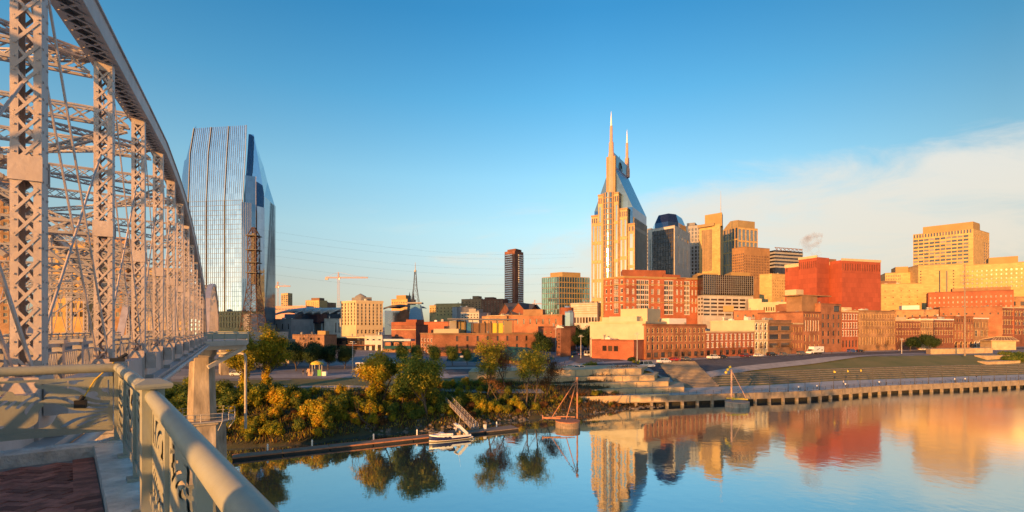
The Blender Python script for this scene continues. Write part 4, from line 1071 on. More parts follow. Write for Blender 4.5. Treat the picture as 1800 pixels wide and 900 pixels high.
m = MB(); p0, p1 = ridF+rd*1, ridB-rd*1; ztop = zy(266, 424)
hc, hr = .50, 5.6; n = 26
for i in range(n):     # screen wall with an arched opening, built column by column
    s0, s1 = i/n, (i+1)/n; sm = (s0+s1)/2; dd = abs((sm-hc)*(p1-p0).length); lo = zrid-3
    a, b = p0.lerp(p1, s0), p0.lerp(p1, s1); base = zrid-3
    if dd < hr: base = zrid-1+math.sqrt(hr*hr-dd*dd)*1.15
    q = [(*(a-fr*.8), base), (*(b-fr*.8), base), (*(b+fr*.8), base), (*(a+fr*.8), base)]; zz0, zz1 = ztop, ztop
    m.hexa([q[3], q[2], q[1], q[0]]+[(v[0], v[1], ztop) for v in (q[3], q[2], q[1], q[0])])
local(m, sp, 'ridge_screen', B['gside'])
m = MB()
for k in range(13):
    a0, a1 = math.pi*k/13, math.pi*(k+1)/13; f_ = lambda a_: p0.lerp(p1, .5+hr*math.cos(a_)/(p1-p0).length)
    m.bar((*f_(a0), zrid-1+hr*1.15*math.sin(a0)), (*f_(a1), zrid-1+hr*1.15*math.sin(a1)), 1.7, .6)
for k in (-2.5, 0, 2.5): c_ = p0.lerp(p1, .5+k/(p1-p0).length); m.bar((*c_, zrid-3), (*c_, zrid-1+math.sqrt(hr*hr-k*k)*1.1), 1.6, .5)
c_ = p0.lerp(p1, .5); m.tube([(*c_, zrid+5), (*c_, ztop+3)], [.6, .1], 6)
local(m, sp, 'arch_frame', M['black'])
def spire(c, zbase):
    z1, z2, z3 = zy(268, 424), zy(222, 424), zy(196, 424)
    m = MB(); n8 = lambda r, z: [(c.x+r*math.cos(R(22.5+45*k)), c.y+r*math.sin(R(22.5+45*k)), z) for k in range(8)]
    loft(m, [n8(2.6, zbase), n8(2.6, z1-3), n8(2.1, z1), n8(2.0, z1+8), n8(1.3, z1+9), n8(1.1, z2)]); local(m, sp, 'spire_mast', B['pink'])
    m = MB(); m.tube([(c.x, c.y, z2), (c.x, c.y, (z2+z3)/2), (c.x, c.y, z3)], [.85, .55, .08], 8); local(m, sp, 'spire_tip', M['white'])
    m = MB()
    if zbase > zrid-3: return
    for s_ in (-1, 1): cc = c+fr*(s_*2.9); m.box((cc.x, cc.y, (zbase+z1-4)/2), (2.2, 2.6, z1-4-zbase), math.atan2(fr.y, fr.x))
    local(m, sp, 'spire_pier', B['stonet'])
spire(ridF-rd*1.0, zeL-4); spire(ridB+rd*.2, zrid-2)
def stone_bay(a, b, out_, z1, n, nr, nm='stone_bay'):
    """stone pier-and-window bay in front of the shaft from a to b along the front line, standing out by out_"""
    m = MB(); P = [a-rd*0+rd*.5, a-rd*out_, b-rd*out_, b+rd*.5]; cnt = dict(n=0, rest=[], max=100 if nm == 'x' else 24); org = Vector(sp.location)
    H = z1-14
    for i, (p, q, k) in enumerate(((P[0], P[1], max(1, int(out_/3))), (P[1], P[2], n), (P[2], P[3], max(1, int(out_/3))))):
        if (q-p).length < 1.2: continue
        facade(m, sp, org, p, q, 14, z1, [dict(z=(16, H*.93), n=(k, nr), w=.5, h=.84, s='plain', f='gold', mass=True), dict(z=(H*.935, H*.985), n=(k*2, 1), w=.5, h=.8, s='open', mass=True)], 0, B['stonet'], cnt)
    o = m.build(nm, B['stonet'], sp); merge_windows(sp, cnt)
    r = MB(); r.prism([tuple(p) for p in shrink([tuple(x) for x in P], -.3)], z1-.6, z1+.8); local(r, sp, 'bay_cornice', B['stonet'])
F_ = lambda s: Lf.lerp(K, s)
stone_bay(F_(-.06), F_(.17), 2.2, zy(380, 430), 2, 5); stone_bay(F_(.17), F_(.70), 6.5, zy(342, 420), 5, 6); stone_bay(F_(.70), F_(.90), 4.2, zy(368, 416), 2, 5); stone_bay(F_(.90), F_(1.07), 2.4, zy(394, 413), 1, 5)
# curved glass bow in the middle bay
c0 = F_(.44)-rd*5.2; pts = [c0+fr*(5.0*math.cos(a))-rd*(4.2*math.sin(a)) for a in [math.pi*k/10 for k in range(11)]]
m = MB(); zt_ = zy(340, 420); u = 0
for p, q in zip(pts[::-1], pts[-2::-1]):
    ln = (q-p).length; m.face([(*p, 14), (*q, 14), (*q, zt_), (*p, zt_)], 0, [(u, 0), (u+ln, 0), (u+ln, zt_-14), (u, zt_-14)]); u += ln
m.face([(*p, zt_) for p in pts[::-1]]); local(m, sp, 'bow_glass', B['ggold'])
m = MB()
for p in pts[::2]: q = p-rd*.2; m.box((q.x, q.y, (14+zt_)/2), (.9, .7, zt_-14), math.atan2(fr.y, fr.x))
for k in range(1, 27):
    z = lerp(14, zt_, k/27)
    for p, q in zip(pts, pts[1:]): m.bar((*p, z), (*q, z), .5, .7)
local(m, sp, 'bow_piers', B['stonet'])
fins(sp, K+rd*3, Rr, 14, zeL-8, 12, .8, .5, B['pale'], 'side_piers')
m = MB(); zs = zy(405, 440)
m.prism([K+rd*4+fr*.4, Rr+fr*.4, Rr, K+rd*4], zs-3, zs); local(m, sp, 'side_band', B['pale'])

# ---- office towers behind the river front
r_ = building('slab_condominium', 'slim dark brick apartment tower striped with pale balconies', 'tower', [(887, 600), (905, 588), (920, 604)], 443, 'brickd', [[W((448, 548), (1, 26), .62, .42, 'plain', 'cream', x=(.1, .95))], [W((448, 548), (1, 26), .6, .42, 'plain', 'cream', x=(.3, .95))]], dep=None, cornice=None, units=[(.1, .9, .2, .9, 3, 'brickd', 'plant_room')])
m = MB()
for (p, q, f0, f1) in ((V2(887, 600), V2(905, 588), .12, .78), (V2(905, 588), V2(920, 604), .38, .95)):
    t_ = (q-p).normalized(); nn_ = Vector((t_.y, -t_.x)); a, b = p.lerp(q, f0), p.lerp(q, f1)
    for k in range(26):
        z = zy(lerp(547, 449, k/25), 597); c_ = (a+b)/2+nn_*.7; m.box((c_.x, c_.y, z), ((b-a).length, 1.3, 1.25), math.atan2(t_.y, t_.x))
local(m, r_, 'balcony', M['white'])
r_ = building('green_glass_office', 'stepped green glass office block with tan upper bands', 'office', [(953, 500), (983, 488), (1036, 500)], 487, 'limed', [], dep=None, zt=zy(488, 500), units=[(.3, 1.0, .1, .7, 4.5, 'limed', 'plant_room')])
a, b, c = V2(953, 499), V2(983, 487), V2(1036, 499); z0, z1 = 14, zy(489, 500)
nx_ = Vector((-.3, -.95)); ne = Vector((.25, -.97))
glass_box(r_, 'curtain_glass', [a+nx_*.3, b+Vector((0, -.5)), c+ne*.3, c+Vector((0, 3)), a+Vector((0, 3))], z0, z1, B['ggreen'])
fins(r_, a+nx_*.3, b+Vector((0, -.5)), z0, z1, 8, .3, .4, B['grey'], rows=11, wr=.5); fins(r_, b+Vector((0, -.5)), c+ne*.3, z0, z1, 12, .35, .4, B['limed'], rows=11, wr=.9)
building('striped_low_hall', 'low beige windowless hall with fine horizontal ribs', 'building', [(1003, 430), (1050, 418)], 533, 'pale', [[W((556, 570), (9, 1), .7, .7, 'open')]], dep=25, stripes=[(y, .35, .3, 'lime') for y in (536, 540, 544, 548, 552)])

r_ = building('octagon_topped_tower', 'dark glass office tower with pale stone corners and a faceted blue dome roof', 'tower', [(1139, 532), (1186, 508), (1213, 556)], 404, 'pale', [[W((418, 488), (1, 1), .3, .9, 'open', x=(.03, .14)), ], [W((425, 470), (3, 1), .14, .8, 'open', x=(.1, .95)), W((409, 417), (4, 1), .45, .7, 'open', x=(.1, .95))]], dep=None)
a, b, c = V2(1139, 532), V2(1186, 508), V2(1213, 556); n1_ = ((b-a).normalized()); n1_ = Vector((n1_.y, -n1_.x))
glass_box(r_, 'curtain_glass', [a.lerp(b, .2)+n1_*.8, a.lerp(b, .97)+n1_*.8, a.lerp(b, .97)+Vector((0, 4)), a.lerp(b, .2)+Vector((0, 6))], 14, zy(405, 520), B['gdark'])
fins(r_, a.lerp(b, .2)+n1_*.8, a.lerp(b, .97)+n1_*.8, 14, zy(405, 520), 13, .3, .4, M['pole'], rows=24, wr=.5)
cen = (a+c)/2; z0 = zy(404, 530); tt = (b-a).normalized(); t2 = (c-b).normalized(); P4 = [a, b, c, a+c-b]
def octr(f, z):
    r = []
    for i in range(4):
        p0, p1, p2 = P4[i-1], P4[i], P4[(i+1) % 4]
        for q in (p1.lerp(p0, .24), p1.lerp(p2, .24)): r.append((*(cen+(q-cen)*f), z))
    return r
m = MB(); loft(m, [octr(.97, z0-1), octr(.95, z0+6), octr(.74, z0+15), octr(.70, z0+16)]); o = local(m, r_, 'faceted_roof', B['gnavy'])
building('dark_slab_tower', 'dark grey slab tower between the domed tower and the yellow tower', 'tower', [(1203, 640), (1232, 630)], 398, 'grey', [[W((402, 490), (5, 14), .55, .7, 'plain', 'dark')]], dep=30, units=[(.1, .6, .2, .8, 5, 'grey', 'plant_room')])
building('grey_slab_tower', 'plain grey slab sliver beside the twin-spired tower', 'tower', [(1128, 620), (1144, 610)], 404, 'grey', [[W((410, 470), (2, 10), .5, .6)]], dep=25)
r_ = building('yellow_slab_tower', 'sunlit yellow tower with tall blank slab and antenna mast', 'tower', [(1229, 610), (1266, 590), (1271, 606)], 400, 'lime', [[W((404, 480), (9, 1), .55, .95, 'open', x=(.12, .62))]], dep=None, zt=zy(397, 605))
m = MB(); p, q = V2(1239, 604), V2(1269, 589); bb = Vector((.45, .9))*16; m.prism([p.lerp(q, 0), q, q+bb, p+bb], zy(400, 600), zy(377, 600)); local(m, r_, 'crown_slab', B['lime'])
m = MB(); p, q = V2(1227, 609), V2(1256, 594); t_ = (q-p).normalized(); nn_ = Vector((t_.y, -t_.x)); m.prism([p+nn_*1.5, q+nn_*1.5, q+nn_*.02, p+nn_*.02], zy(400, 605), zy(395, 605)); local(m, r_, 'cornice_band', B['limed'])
antenna(r_, 1267, 600, 378, 336, .5, .12)
r_ = building('gable_topped_tower', 'yellow stone and glass tower with shallow arched crown', 'tower', [(1271, 680), (1297, 655), (1332, 668)], 398, 'lime', [[W((405, 488), (5, 4), .8, .9, 'plain', 'tan')], [W((401, 445), (5, 2), .72, .88, 'plain', 'gold'), W((448, 488), (5, 2), .72, .9, 'plain', 'gold')]], dep=None, zt=zy(400, 660))
a, b, c = V2(1271, 680), V2(1297, 655), V2(1332, 668); dd = c-b; m = MB(); z0 = zy(400, 660)
pr_ = [(0, 0), (.15, 3.5), (.5, 10), (.85, 9.5), (1, 9)]
for (f0, h0), (f1, h1) in zip(pr_, pr_[1:]):
    p, q = a.lerp(b, f0), a.lerp(b, f1); m.hexa([(*p, z0), (*q, z0), (*(q+dd*.85), z0), (*(p+dd*.85), z0), (*p, z0+h0+.1), (*q, z0+h1), (*(q+dd*.85), z0+h1), (*(p+dd*.85), z0+h0+.1)])
local(m, r_, 'arched_crown', B['limed'])
building('bronze_grid_office', 'boxy bronze office block with a fine grid of narrow windows', 'office', [(1287, 480), (1308, 468), (1353, 480)], 437, 'bronze', [[W((447, 490), (6, 9), .5, .6, 'open')], [W((447, 490), (16, 9), .5, .62, 'open')]], dep=None, wmax=100)
r_ = building('striped_office', 'dark office block banded with pale stripes under a trussed roof sign', 'office', [(1350, 600), (1362, 590), (1411, 604)], 444, 'gdark', [], dep=None, zt=zy(442, 600), stripes=[(y, 2.2, .5, 'pale') for y in (448, 454, 460, 466, 472)])
m = MB(); 
for k in range(7):
    p, q = V2(1362+k*7, 592), V2(1369+k*7, 593); z = zy(442, 595); h_ = 4.5-k*.35; m.bar((*p, z), (*q, z+h_), .45, .45); m.bar((*p, z+h_), (*q, z), .45, .45); m.bar((*p, z+h_), (*q, z+h_-.35), .6, .6)
local(m, r_, 'roof_truss', B['bronze'])
building('small_yellow_block', 'small yellow block half in shadow left of the big red block', 'building', [(1335, 430), (1357, 424), (1382, 430)], 482, 'lime', [[], [W((490, 522), (6, 6), .3, .4, 'open')]], dep=None)

# ---- orange-red hotel with white window bays
FH = [W((483, 490), (2, 1), .35, .7, 'cross', 'white', x=(k, k+.13)) for k in (.13, .42, .70, .86)]
r_ = building('red_brick_hotel', 'wide red brick hotel with white window bays and stepped roofline', 'hotel', [(1062, 352), (1098, 338), (1226, 352)], 489, 'brickr', [
    [W((492, 548), (2, 4), .3, .55, 'cross', 'white', x=(0, .45)), W((492, 552), (1, 6), .9, .86, 'grid', 'white', x=(.47, .72)), W((492, 548), (1, 4), .4, .55, 'cross', 'white', x=(.72, 1))],
    [W((491, 502), (2, 2), .3, .5, 'cross', 'white', x=x) for x in ((0, .15), (.33, .50), (.68, .80), (.90, 1))]+
    [W((504, 551), (2, 3), .42, .62, 'grid', 'white', x=x) for x in ((0, .15), (.33, .50), (.68, .80), (.90, 1))]+
    [W((491, 553), (3, 7), .9, .84, 'cross', 'white', x=x) for x in ((.155, .325),)]+[W((491, 553), (2, 7), .9, .84, 'cross', 'white', x=x) for x in ((.53, .66), (.81, .89))]], dep=None, cornice='lime', stripes=[(492, .5, .3, 'lime'), (503, .5, .3, 'lime'), (533, .4, .2, 'lime')], wmax=100)
m = MB(); z = r_['zt']
for (x0, x1, y_) in ((1094, 1170, 474), (1166, 1196, 482), (1190, 1222, 488)):
    p, q = V2(x0, 347), V2(x1, 352); m.prism([p, q, q+Vector((2, 14)), p+Vector((2, 14))], z-1, zy(y_, 347))
local(m, r_, 'penthouse', B['brickr'])
# ---- dark glass block over parking decks
r_ = building('parking_block', 'grey open parking decks under a dark gridded glass office box', 'car park', [(1226, 350), (1236, 340), (1324, 352)], 520, 'pale', [[W((523, 556), (2, 5), .8, .5, 'open')], [W((523, 556), (7, 5), .86, .5, 'open')]], dep=None)
a, b, c = V2(1226, 350), V2(1236, 339), V2(1324, 351); z0, z1 = zy(518, 345), zy(484, 345)
glass_box(r_, 'office_glass', [a, b, c, a+c-b], z0, z1, B['gdark']); fins(r_, b+Vector((-.05, -.1)), c+Vector((0, -.1)), z0, z1, 24, .22, .3, B['grey'], rows=9, wr=.22)
m = MB()
for x0, x1, y_ in ((1226, 1262, 480), (1262, 1290, 485), (1285, 1318, 478)):
    p, q = V2(x0, 352), V2(x1, 356); m.prism([p, q, q+Vector((3, 18)), p+Vector((3, 18))], z1-1, zy(y_, 352))
local(m, r_, 'plant_room', B['lime'])

# ---- big red windowless block
RB = dict(dep=None, cornice='cream', ch=2.0)
r_ = building('red_exchange_block', 'huge almost windowless red block with pale coping and slotted top floor', 'building', [(1380, 330), (1430, 312), (1480, 318)], 466, 'redpan', [[W((470, 479), (7, 1), .3, .8, 'open')], [W((470, 479), (12, 1), .4, .8, 'open')]], **RB)
P_ = [V2(1404, 321.6), V2(1437, 309.5)]
def red_slab(x0, D0_, x1, D1_, y_, cols, th=12):
    p, q = V2(x0, D0_), V2(x1, D1_); t_ = (q-p).normalized(); nn_ = Vector((-t_.y, t_.x)); m = MB(); cnt = dict(n=0, rest=[], max=100); z1 = zy(y_, D0_); org = Vector(r_.location)
    facade(m, r_, org, p, q, 8, z1, [dict(z=(zy(y_+19, D0_)-8, zy(y_+5, D0_)-8), n=(cols, 1), w=.4, h=.85, s='open')] if cols else [], 0, B['redpan'], cnt)
    for a, b in ((q, q+nn_*th), (q+nn_*th, p+nn_*th), (p+nn_*th, p)): facade(m, r_, org, a, b, 8, z1, [], 0, B['redpan'], cnt)
    m.face([Vector((*v, z1))-org for v in (p, q, q+nn_*th, p+nn_*th)]); m.build('raised_bay', B['redpan'], r_)
    k = MB(); k.prism([p-nn_*.25-t_*.2, q-nn_*.25+t_*.2, q+nn_*.6, p+nn_*.6], z1-.4, z1+1.1); local(k, r_, 'coping', B['cream'])
red_slab(1404, 320, 1436, 309, 456, 9); red_slab(1480, 307, 1548, 316, 457, 16, 30); red_slab(1384, 328, 1404, 321.5, 470, 0, 5)
m = MB()
for x0, x1 in ((1438, 1452), (1456, 1470)): p, q = V2(x0, 320), V2(x1, 322); m.prism([p, q, q+Vector((1, 8)), p+Vector((1, 8))], zy(470, 320), zy(455, 320))
local(m, r_, 'chimney_stack', B['bricko'])

# ---- yellow hotel tower on the right and its neighbours
r_ = building('yellow_hotel_tower', 'big sunlit yellow tower with ribbon windows and a blank right corner', 'tower', [(1605, 470), (1711, 440), (1739, 462)], 412, 'lime', [
    [W((421, 470), (10, 8), .86, .55, 'open', 'tan', x=(0, .93)), W((413, 420), (20, 1), .55, .85, 'open', x=(0, .98))], [W((410, 416), (8, 1), .5, .7, 'open'), W((420, 470), (3, 10), .8, .5, 'open', x=(.66, 1))]], dep=None, zt=zy(407, 455), wmax=100)
a, b, c = V2(1605, 470), V2(1711, 440), V2(1739, 462); m = MB(); f0 = lambda s, u: a+(b-a)*s+(c-b)*u
m.prism([f0(.14, .1), f0(.97, .1), f0(.97, .5), f0(.9, .8), f0(.14, .8)], zy(408, 455), zy(393, 452)); local(m, r_, 'penthouse', B['lime'])
building('tan_office_wing', 'tan stepped office left of the yellow hotel tower', 'office', [(1556, 420), (1612, 410)], 480, 'lime', [[W((483, 500), (9, 3), .4, .5, 'open', x=(.02, .5))]], dep=25, units=[(.35, .75, .1, .8, 5, 'lime', 'plant_room')])
building('tan_blank_block', 'pale yellow blank block below the tan stepped office', 'building', [(1549, 372), (1620, 366)], 499, 'lime', [[W((506, 540), (5, 3), .16, .12, 'open')]], dep=22, units=[(.02, .45, .2, .7, 2.6, 'brickb', 'roof_unit')])
building('tan_tall_block', 'tall tan block with paired pale vertical strips', 'building', [(1614, 400), (1692, 392)], 466, 'lime', [[W((475, 520), (1, 1), .25, .95, 'plain', 'cream', x=(.42, .56)), W((475, 520), (1, 9), .4, .4, 'open', x=(.02, .1)), W((476, 520), (1, 1), .35, .95, 'plain', 'cream', x=(.58, .72)), W((475, 520), (1, 9), .4, .4, 'open', x=(.76, .84))]], dep=20)
building('long_yellow_office', 'long yellow office with many small square windows at the right edge', 'office', [(1682, 402), (1830, 372)], 466, 'lime', [[W((475, 510), (16, 5), .45, .5, 'plain', 'tan', x=(.05, .99)), W((478, 512), (1, 1), .6, .95, 'plain', 'dark', x=(.0, .035))]], dep=30, units=[(.4, .75, .1, .7, 5, 'lime', 'plant_room')], zt=zy(465, 395))
building('long_brick_warehouse', 'long dark red brick warehouse below the yellow offices', 'building', [(1632, 352), (1782, 326)], 515, 'brickr', [[W((520, 545), (18, 3), .3, .4, 'plain', 'cream')]], dep=22, zt=zy(514, 350), units=[(.3, .98, .15, .6, 2.5, 'bricko', 'roof_unit')])
building('brick_corner_block', 'brown brick block at the right end behind the river-front row', 'building', [(1740, 345), (1840, 340)], 522, 'bricko', [[W((528, 540), (6, 1), .5, .6, 'plain', 'dark')]], dep=20)
# ---- river-front row (photo columns, top row, wall, windows)
def row(x0, x1, y_, name, label, wall, bands, cornice=None, dep=24, **k):
    k.setdefault('clutter', 6)
    D0_, D1_ = Drow(x0), Drow(x1)
    return building(name, label, 'building', [(x0, D0_), (x1, D1_)], y_, wall, [bands], dep=dep, cornice=cornice, group='brick buildings along the river avenue', zt=zy(y_, (D0_+D1_)/2), **k)
r_ = building('white_painted_block', 'pale cream windowless block with faded mural beside the arched brick building', 'building', [(1037, 208), (1134.4, 192.5)], 566, 'wht', [[]], dep=30, roof='roofl', cornice='cream', units=[(.3, .8, .1, .7, 2.2, 'wht', 'roof_unit'), (.42, .9, .25, .7, 5.4, 'cream', 'penthouse'), (.1, .25, .2, .5, 2, 'cream', 'roof_unit')])
building('brick_annex', 'low red brick annex with roof terrace in front of the cream block', 'building', [(1040, 200), (1114, 187)], 598, 'brickr', [[W((606, 617), (3, 1), .75, .8, 'open', x=(.25, .66))]], dep=10, zt=zy(597, 196))
row(1135, 1240, 570, 'arched_brick_building', 'orange brick building with three rows of arched windows', 'brick', [W((575, 587), (13, 1), .4, .72, 'arch', 'stone'), W((589, 602), (13, 1), .42, .82, 'arch', 'stone'), W((604, 617), (13, 1), .45, .72, 'plain', 'stone'), W((619, 630), (9, 1), .6, .8, 'plain', 'dark')], 'brick', roof='roofl', units=[(.1, .3, .3, .8, 2.4, 'cream', 'roof_unit'), (.35, .5, .4, .7, 2, 'lime', 'roof_unit'), (.6, .9, .3, .6, 2.6, 'roofl', 'roof_unit')])
row(1240, 1326, 582, 'low_brick_building', 'low red brick building with two rows of tall windows under a pale flat roof', 'brickr', [W((587, 599), (11, 1), .5, .85, 'sash', 'white'), W((601, 613), (11, 1), .45, .72, 'sash', 'white'), W((615, 626), (8, 1), .55, .8, 'plain', 'dark')], 'cream', roof='roofl', units=[(.0, .3, .3, .8, 2.6, 'brick', 'roof_unit')])
building('brick_rear_hall', 'orange brick gable hall standing behind the low brick building', 'building', [(1272, 246), (1340, 238)], 562, 'brick', [[W((566, 572), (3, 1), .3, .5, 'plain', 'cream')]], dep=14)
row(1326.4, 1350, 563, 'cream_arched_house', 'narrow cream stone house with three rows of three arched windows', 'cream', [W((566, 582), (3, 1), .55, .78, 'arch', 'white'), W((582, 598), (3, 1), .55, .8, 'arch', 'white'), W((599, 615), (3, 1), .55, .8, 'arch', 'white')], 'cream')
row(1350.4, 1391, 563, 'brown_loggia_building', 'brown brick building with deep open balconies and a pergola roof', 'brickb', [W((572, 582), (2, 1), .8, .75, 'open'), W((586, 598), (2, 1), .8, .7, 'open'), W((602, 613), (2, 1), .8, .7, 'open')], None, stripes=[(583, .5, .5, 'bricko'), (599, .5, .5, 'bricko'), (569, .4, .7, 'bricko')])
row(1391.4, 1411, 568, 'narrow_brick_house', 'narrow orange brick house beside the brown loggia building', 'brick', [W((573, 586), (4, 1), .4, .7, 'plain', 'stone'), W((587, 600), (4, 1), .4, .7, 'plain', 'stone'), W((602, 614), (4, 1), .4, .7, 'plain', 'stone')], 'stone')
row(1411.4, 1442, 548, 'striped_pilaster_building', 'orange brick building with tall pale pilasters between its windows', 'brick', [W((551, 558), (6, 1), .6, .8, 'plain', 'stone', x=(.05, .95)), W((562, 583), (6, 1), .5, .92, 'plain', 'white', x=(.05, .95)), W((587, 602), (4, 1), .35, .75, 'plain', 'cream'), W((604, 618), (4, 1), .35, .75, 'plain', 'cream')], 'brickd')
r_ = row(1442.4, 1479, 534, 'glass_topped_brick_tower', 'taller brick building with glazed corner and flat canopy roof', 'brick', [W((536, 548), (1, 1), .8, .8, 'cross', 'dark', x=(.6, .95)), W((551, 562), (4, 1), .4, .75, 'plain', 'dark'), W((566, 577), (4, 1), .4, .75, 'plain', 'dark'), W((580, 592), (4, 1), .4, .75, 'plain', 'dark'), W((595, 606), (4, 1), .4, .75, 'plain', 'dark')], None)
m = MB(); p, q = rowpt(1413, -4), rowpt(1464, -1); z = zy(521, 262); m.prism([p, q, (q[0]-4, q[1]+9), (p[0]-4, p[1]+9)], z-.5, z); local(m, r_, 'canopy_roof', B['bricko'])
m = MB(); p, q = rowpt(1418, -4), rowpt(1443, -3); m.prism([p, q, (q[0]-4, q[1]+7), (p[0]-4, p[1]+7)], zy(550, 262), z-.5); local(m, r_, 'glazed_attic', B['bricko'])
m = MB(); p, q = rowpt(1413, -9), rowpt(1440, -8); m.prism([p, q, (q[0]-4, q[1]+7), (p[0]-4, p[1]+7)], zy(548, 262), zy(535, 262)); local(m, r_, 'brick_attic', B['brick'])
m = MB(); p, q = rowpt(1416, -8), rowpt(1429, -8); m.prism([p, q, (q[0]-3, q[1]+5), (p[0]-3, p[1]+5)], zy(522, 265), zy(512, 265)); local(m, r_, 'stair_head', B['cream'])
row(1479.4, 1508, 547, 'white_windowed_brick_house', 'dark red brick house with three rows of white-framed windows', 'brickr', [W((551, 563), (6, 1), .55, .8, 'sash', 'white'), W((566, 578), (6, 1), .55, .8, 'sash', 'white'), W((580, 592), (6, 1), .55, .8, 'sash', 'white'), W((597, 612), (5, 1), .5, .8, 'plain', 'dark')], 'stone')
row(1508.4, 1574, 546, 'wide_tan_brick_block', 'wide tan brick block with four rows of small pale windows', 'bricko', [W((550, 560), (14, 1), .42, .75, 'arch', 'stone'), W((563, 574), (14, 1), .42, .75, 'arch', 'stone'), W((577, 588), (14, 1), .42, .75, 'plain', 'stone'), W((592, 607), (14, 1), .42, .9, 'plain', 'cream')], 'bricko', units=[(.1, .3, .4, .8, 2, 'cream', 'roof_unit')])
row(1574.4, 1618, 563, 'plum_brick_house', 'lower plum brick house with pale attic setback', 'brickd', [W((567, 577), (9, 1), .45, .72, 'arch', 'stone'), W((580, 590), (9, 1), .45, .72, 'arch', 'stone'), W((592, 603), (9, 1), .45, .75, 'plain', 'stone')], 'stone', units=[(.0, .45, .3, .7, 3, 'cream', 'attic'), (.5, .98, .3, .7, 2, 'wht', 'attic')])
row(1618.4, 1640, 562, 'yellow_arched_house', 'tan brick house with yellow-lit arched windows in four bays', 'bricko', [W((565, 577), (5, 1), .5, .8, 'arch', 'cream'), W((580, 591), (5, 1), .5, .78, 'arch', 'cream'), W((593, 605), (5, 1), .5, .78, 'plain', 'cream')], 'cream')
row(1640.4, 1676, 561, 'grey_brick_house', 'greyish brick house with eight bays of pale window surrounds', 'brickd', [W((565, 576), (8, 1), .5, .75, 'arch', 'cream'), W((579, 590), (8, 1), .5, .75, 'arch', 'cream'), W((593, 605), (8, 1), .5, .75, 'plain', 'cream')], 'white')
row(1676.4, 1711, 556, 'orange_arcaded_house', 'orange brick house with round ground-floor arches', 'brick', [W((559, 567), (8, 1), .5, .75, 'plain', 'dark'), W((570, 581), (6, 1), .45, .85, 'sash', 'stone'), W((584, 596), (6, 1), .45, .85, 'sash', 'stone'), W((600, 613), (4, 1), .62, .85, 'arch', 'stone')], 'brick')
row(1711.4, 1741, 559, 'pale_topped_arcaded_house', 'brick house with white cornice and grey stone arcade', 'bricko', [W((565, 577), (5, 1), .4, .8, 'plain', 'cream'), W((580, 592), (3, 1), .5, .85, 'sash', 'cream'), W((599, 612), (4, 1), .62, .85, 'arch', 'white')], 'white')
row(1741.4, 1759, 545, 'blank_party_wall_house', 'orange brick house showing a mostly blank side wall', 'bricko', [W((555, 580), (2, 2), .3, .4, 'plain', 'dark')], None)
row(1759.4, 1783, 540, 'slim_purple_brick_house', 'tall purple brick house with pale corner pilaster', 'brickd', [W((544, 556), (5, 1), .5, .75, 'arch', 'cream'), W((560, 572), (5, 1), .5, .75, 'arch', 'cream'), W((576, 588), (5, 1), .5, .75, 'arch', 'cream'), W((592, 606), (4, 1), .5, .8, 'plain', 'dark')], 'cream')
row(1783.4, 1840, 541, 'end_brick_house', 'purple brick house at the right end of the row with pale coping', 'brickd', [W((545, 557), (9, 1), .5, .75, 'arch', 'cream'), W((561, 573), (9, 1), .5, .75, 'arch', 'cream'), W((577, 589), (9, 1), .5, .75, 'arch', 'cream')], 'cream')
# roofs seen above the row
building('pale_ribbed_hall', 'pale yellow low hall with a strip of small windows behind the loggia building', 'building', [(1316, 300), (1402, 292)], 532, 'cream', [[W((538, 549), (14, 1), .5, .6, 'open', x=(.3, .98))]], dep=15, units=[(.0, .28, .1, .7, 2.4, 'cream', 'attic')])
building('brick_rear_block', 'orange brick rear block behind the pilaster building', 'building', [(1290, 282), (1345, 276)], 546, 'brick', [[W((551, 560), (4, 1), .25, .5)]], dep=12, units=[(-.35, .0, .1, .5, 3, 'lime', 'attic')])
building('ochre_rear_block', 'ochre brick rear block above the plum and grey brick houses', 'building', [(1572, 330), (1650, 320)], 545, 'bricko', [[W((552, 560), (6, 1), .25, .5)]], dep=12, units=[(.2, .6, .2, .8, 3, 'roofl', 'roof_unit')])
building('orange_rear_block', 'broad orange brick rear block above the arcaded houses', 'building', [(1652, 325), (1762, 312)], 540, 'brick', [[W((548, 556), (8, 1), .22, .4)]], dep=12)
building('purple_rear_block', 'small red block just right of the red exchange block', 'building', [(1478, 300), (1512, 296)], 547, 'brickr', [[W((552, 560), (4, 1), .3, .5)]], dep=10)
# mooring pavilion on the right
pv = thing('mooring_pavilion', 'small tan stone pavilion with a trussed hipped roof on the right', 'pavilion', (*V2(1763, 286), 9))
p, q = V2(1743, 280), V2(1786, 278); m = MB(); m.prism([p, q, q+Vector((2, 9)), p+Vector((2, 9))], 8, zy(599, 280)); local(m, pv, 'wall', M['stone'])
m = MB(); z0, z1 = zy(599, 280), zy(592, 280); ra, rb_ = V2(1750, 283), V2(1779, 282); e = [p, q, q+Vector((2, 9)), p+Vector((2, 9))]; e = [Vector(x) for x in shrink([tuple(x) for x in e], -.8)]
for k in range(9):
    s = k/8; m.bar((*e[0].lerp(e[1], s), z0), (*ra.lerp(rb_, s), z1), .25, .25); m.bar((*e[3].lerp(e[2], s), z0), (*ra.lerp(rb_, s), z1), .25, .25)
for a, b in ((e[0], e[1]), (e[1], e[2]), (e[2], e[3]), (e[3], e[0])): m.bar((*a, z0), (*b, z0), .4, .4)
m.bar((*ra, z1), (*rb_, z1), .35, .35)
local(m, pv, 'roof_truss', M['stone'])
m = MB(); m.mesh([(*e[0], z0+.05), (*e[1], z0+.05), (*e[2], z0+.05), (*e[3], z0+.05), (*ra, z1-.2), (*rb_, z1-.2)], [(0, 1, 5, 4), (1, 2, 5), (2, 3, 4, 5), (3, 0, 4)]); local(m, pv, 'roof', B['bricko'])

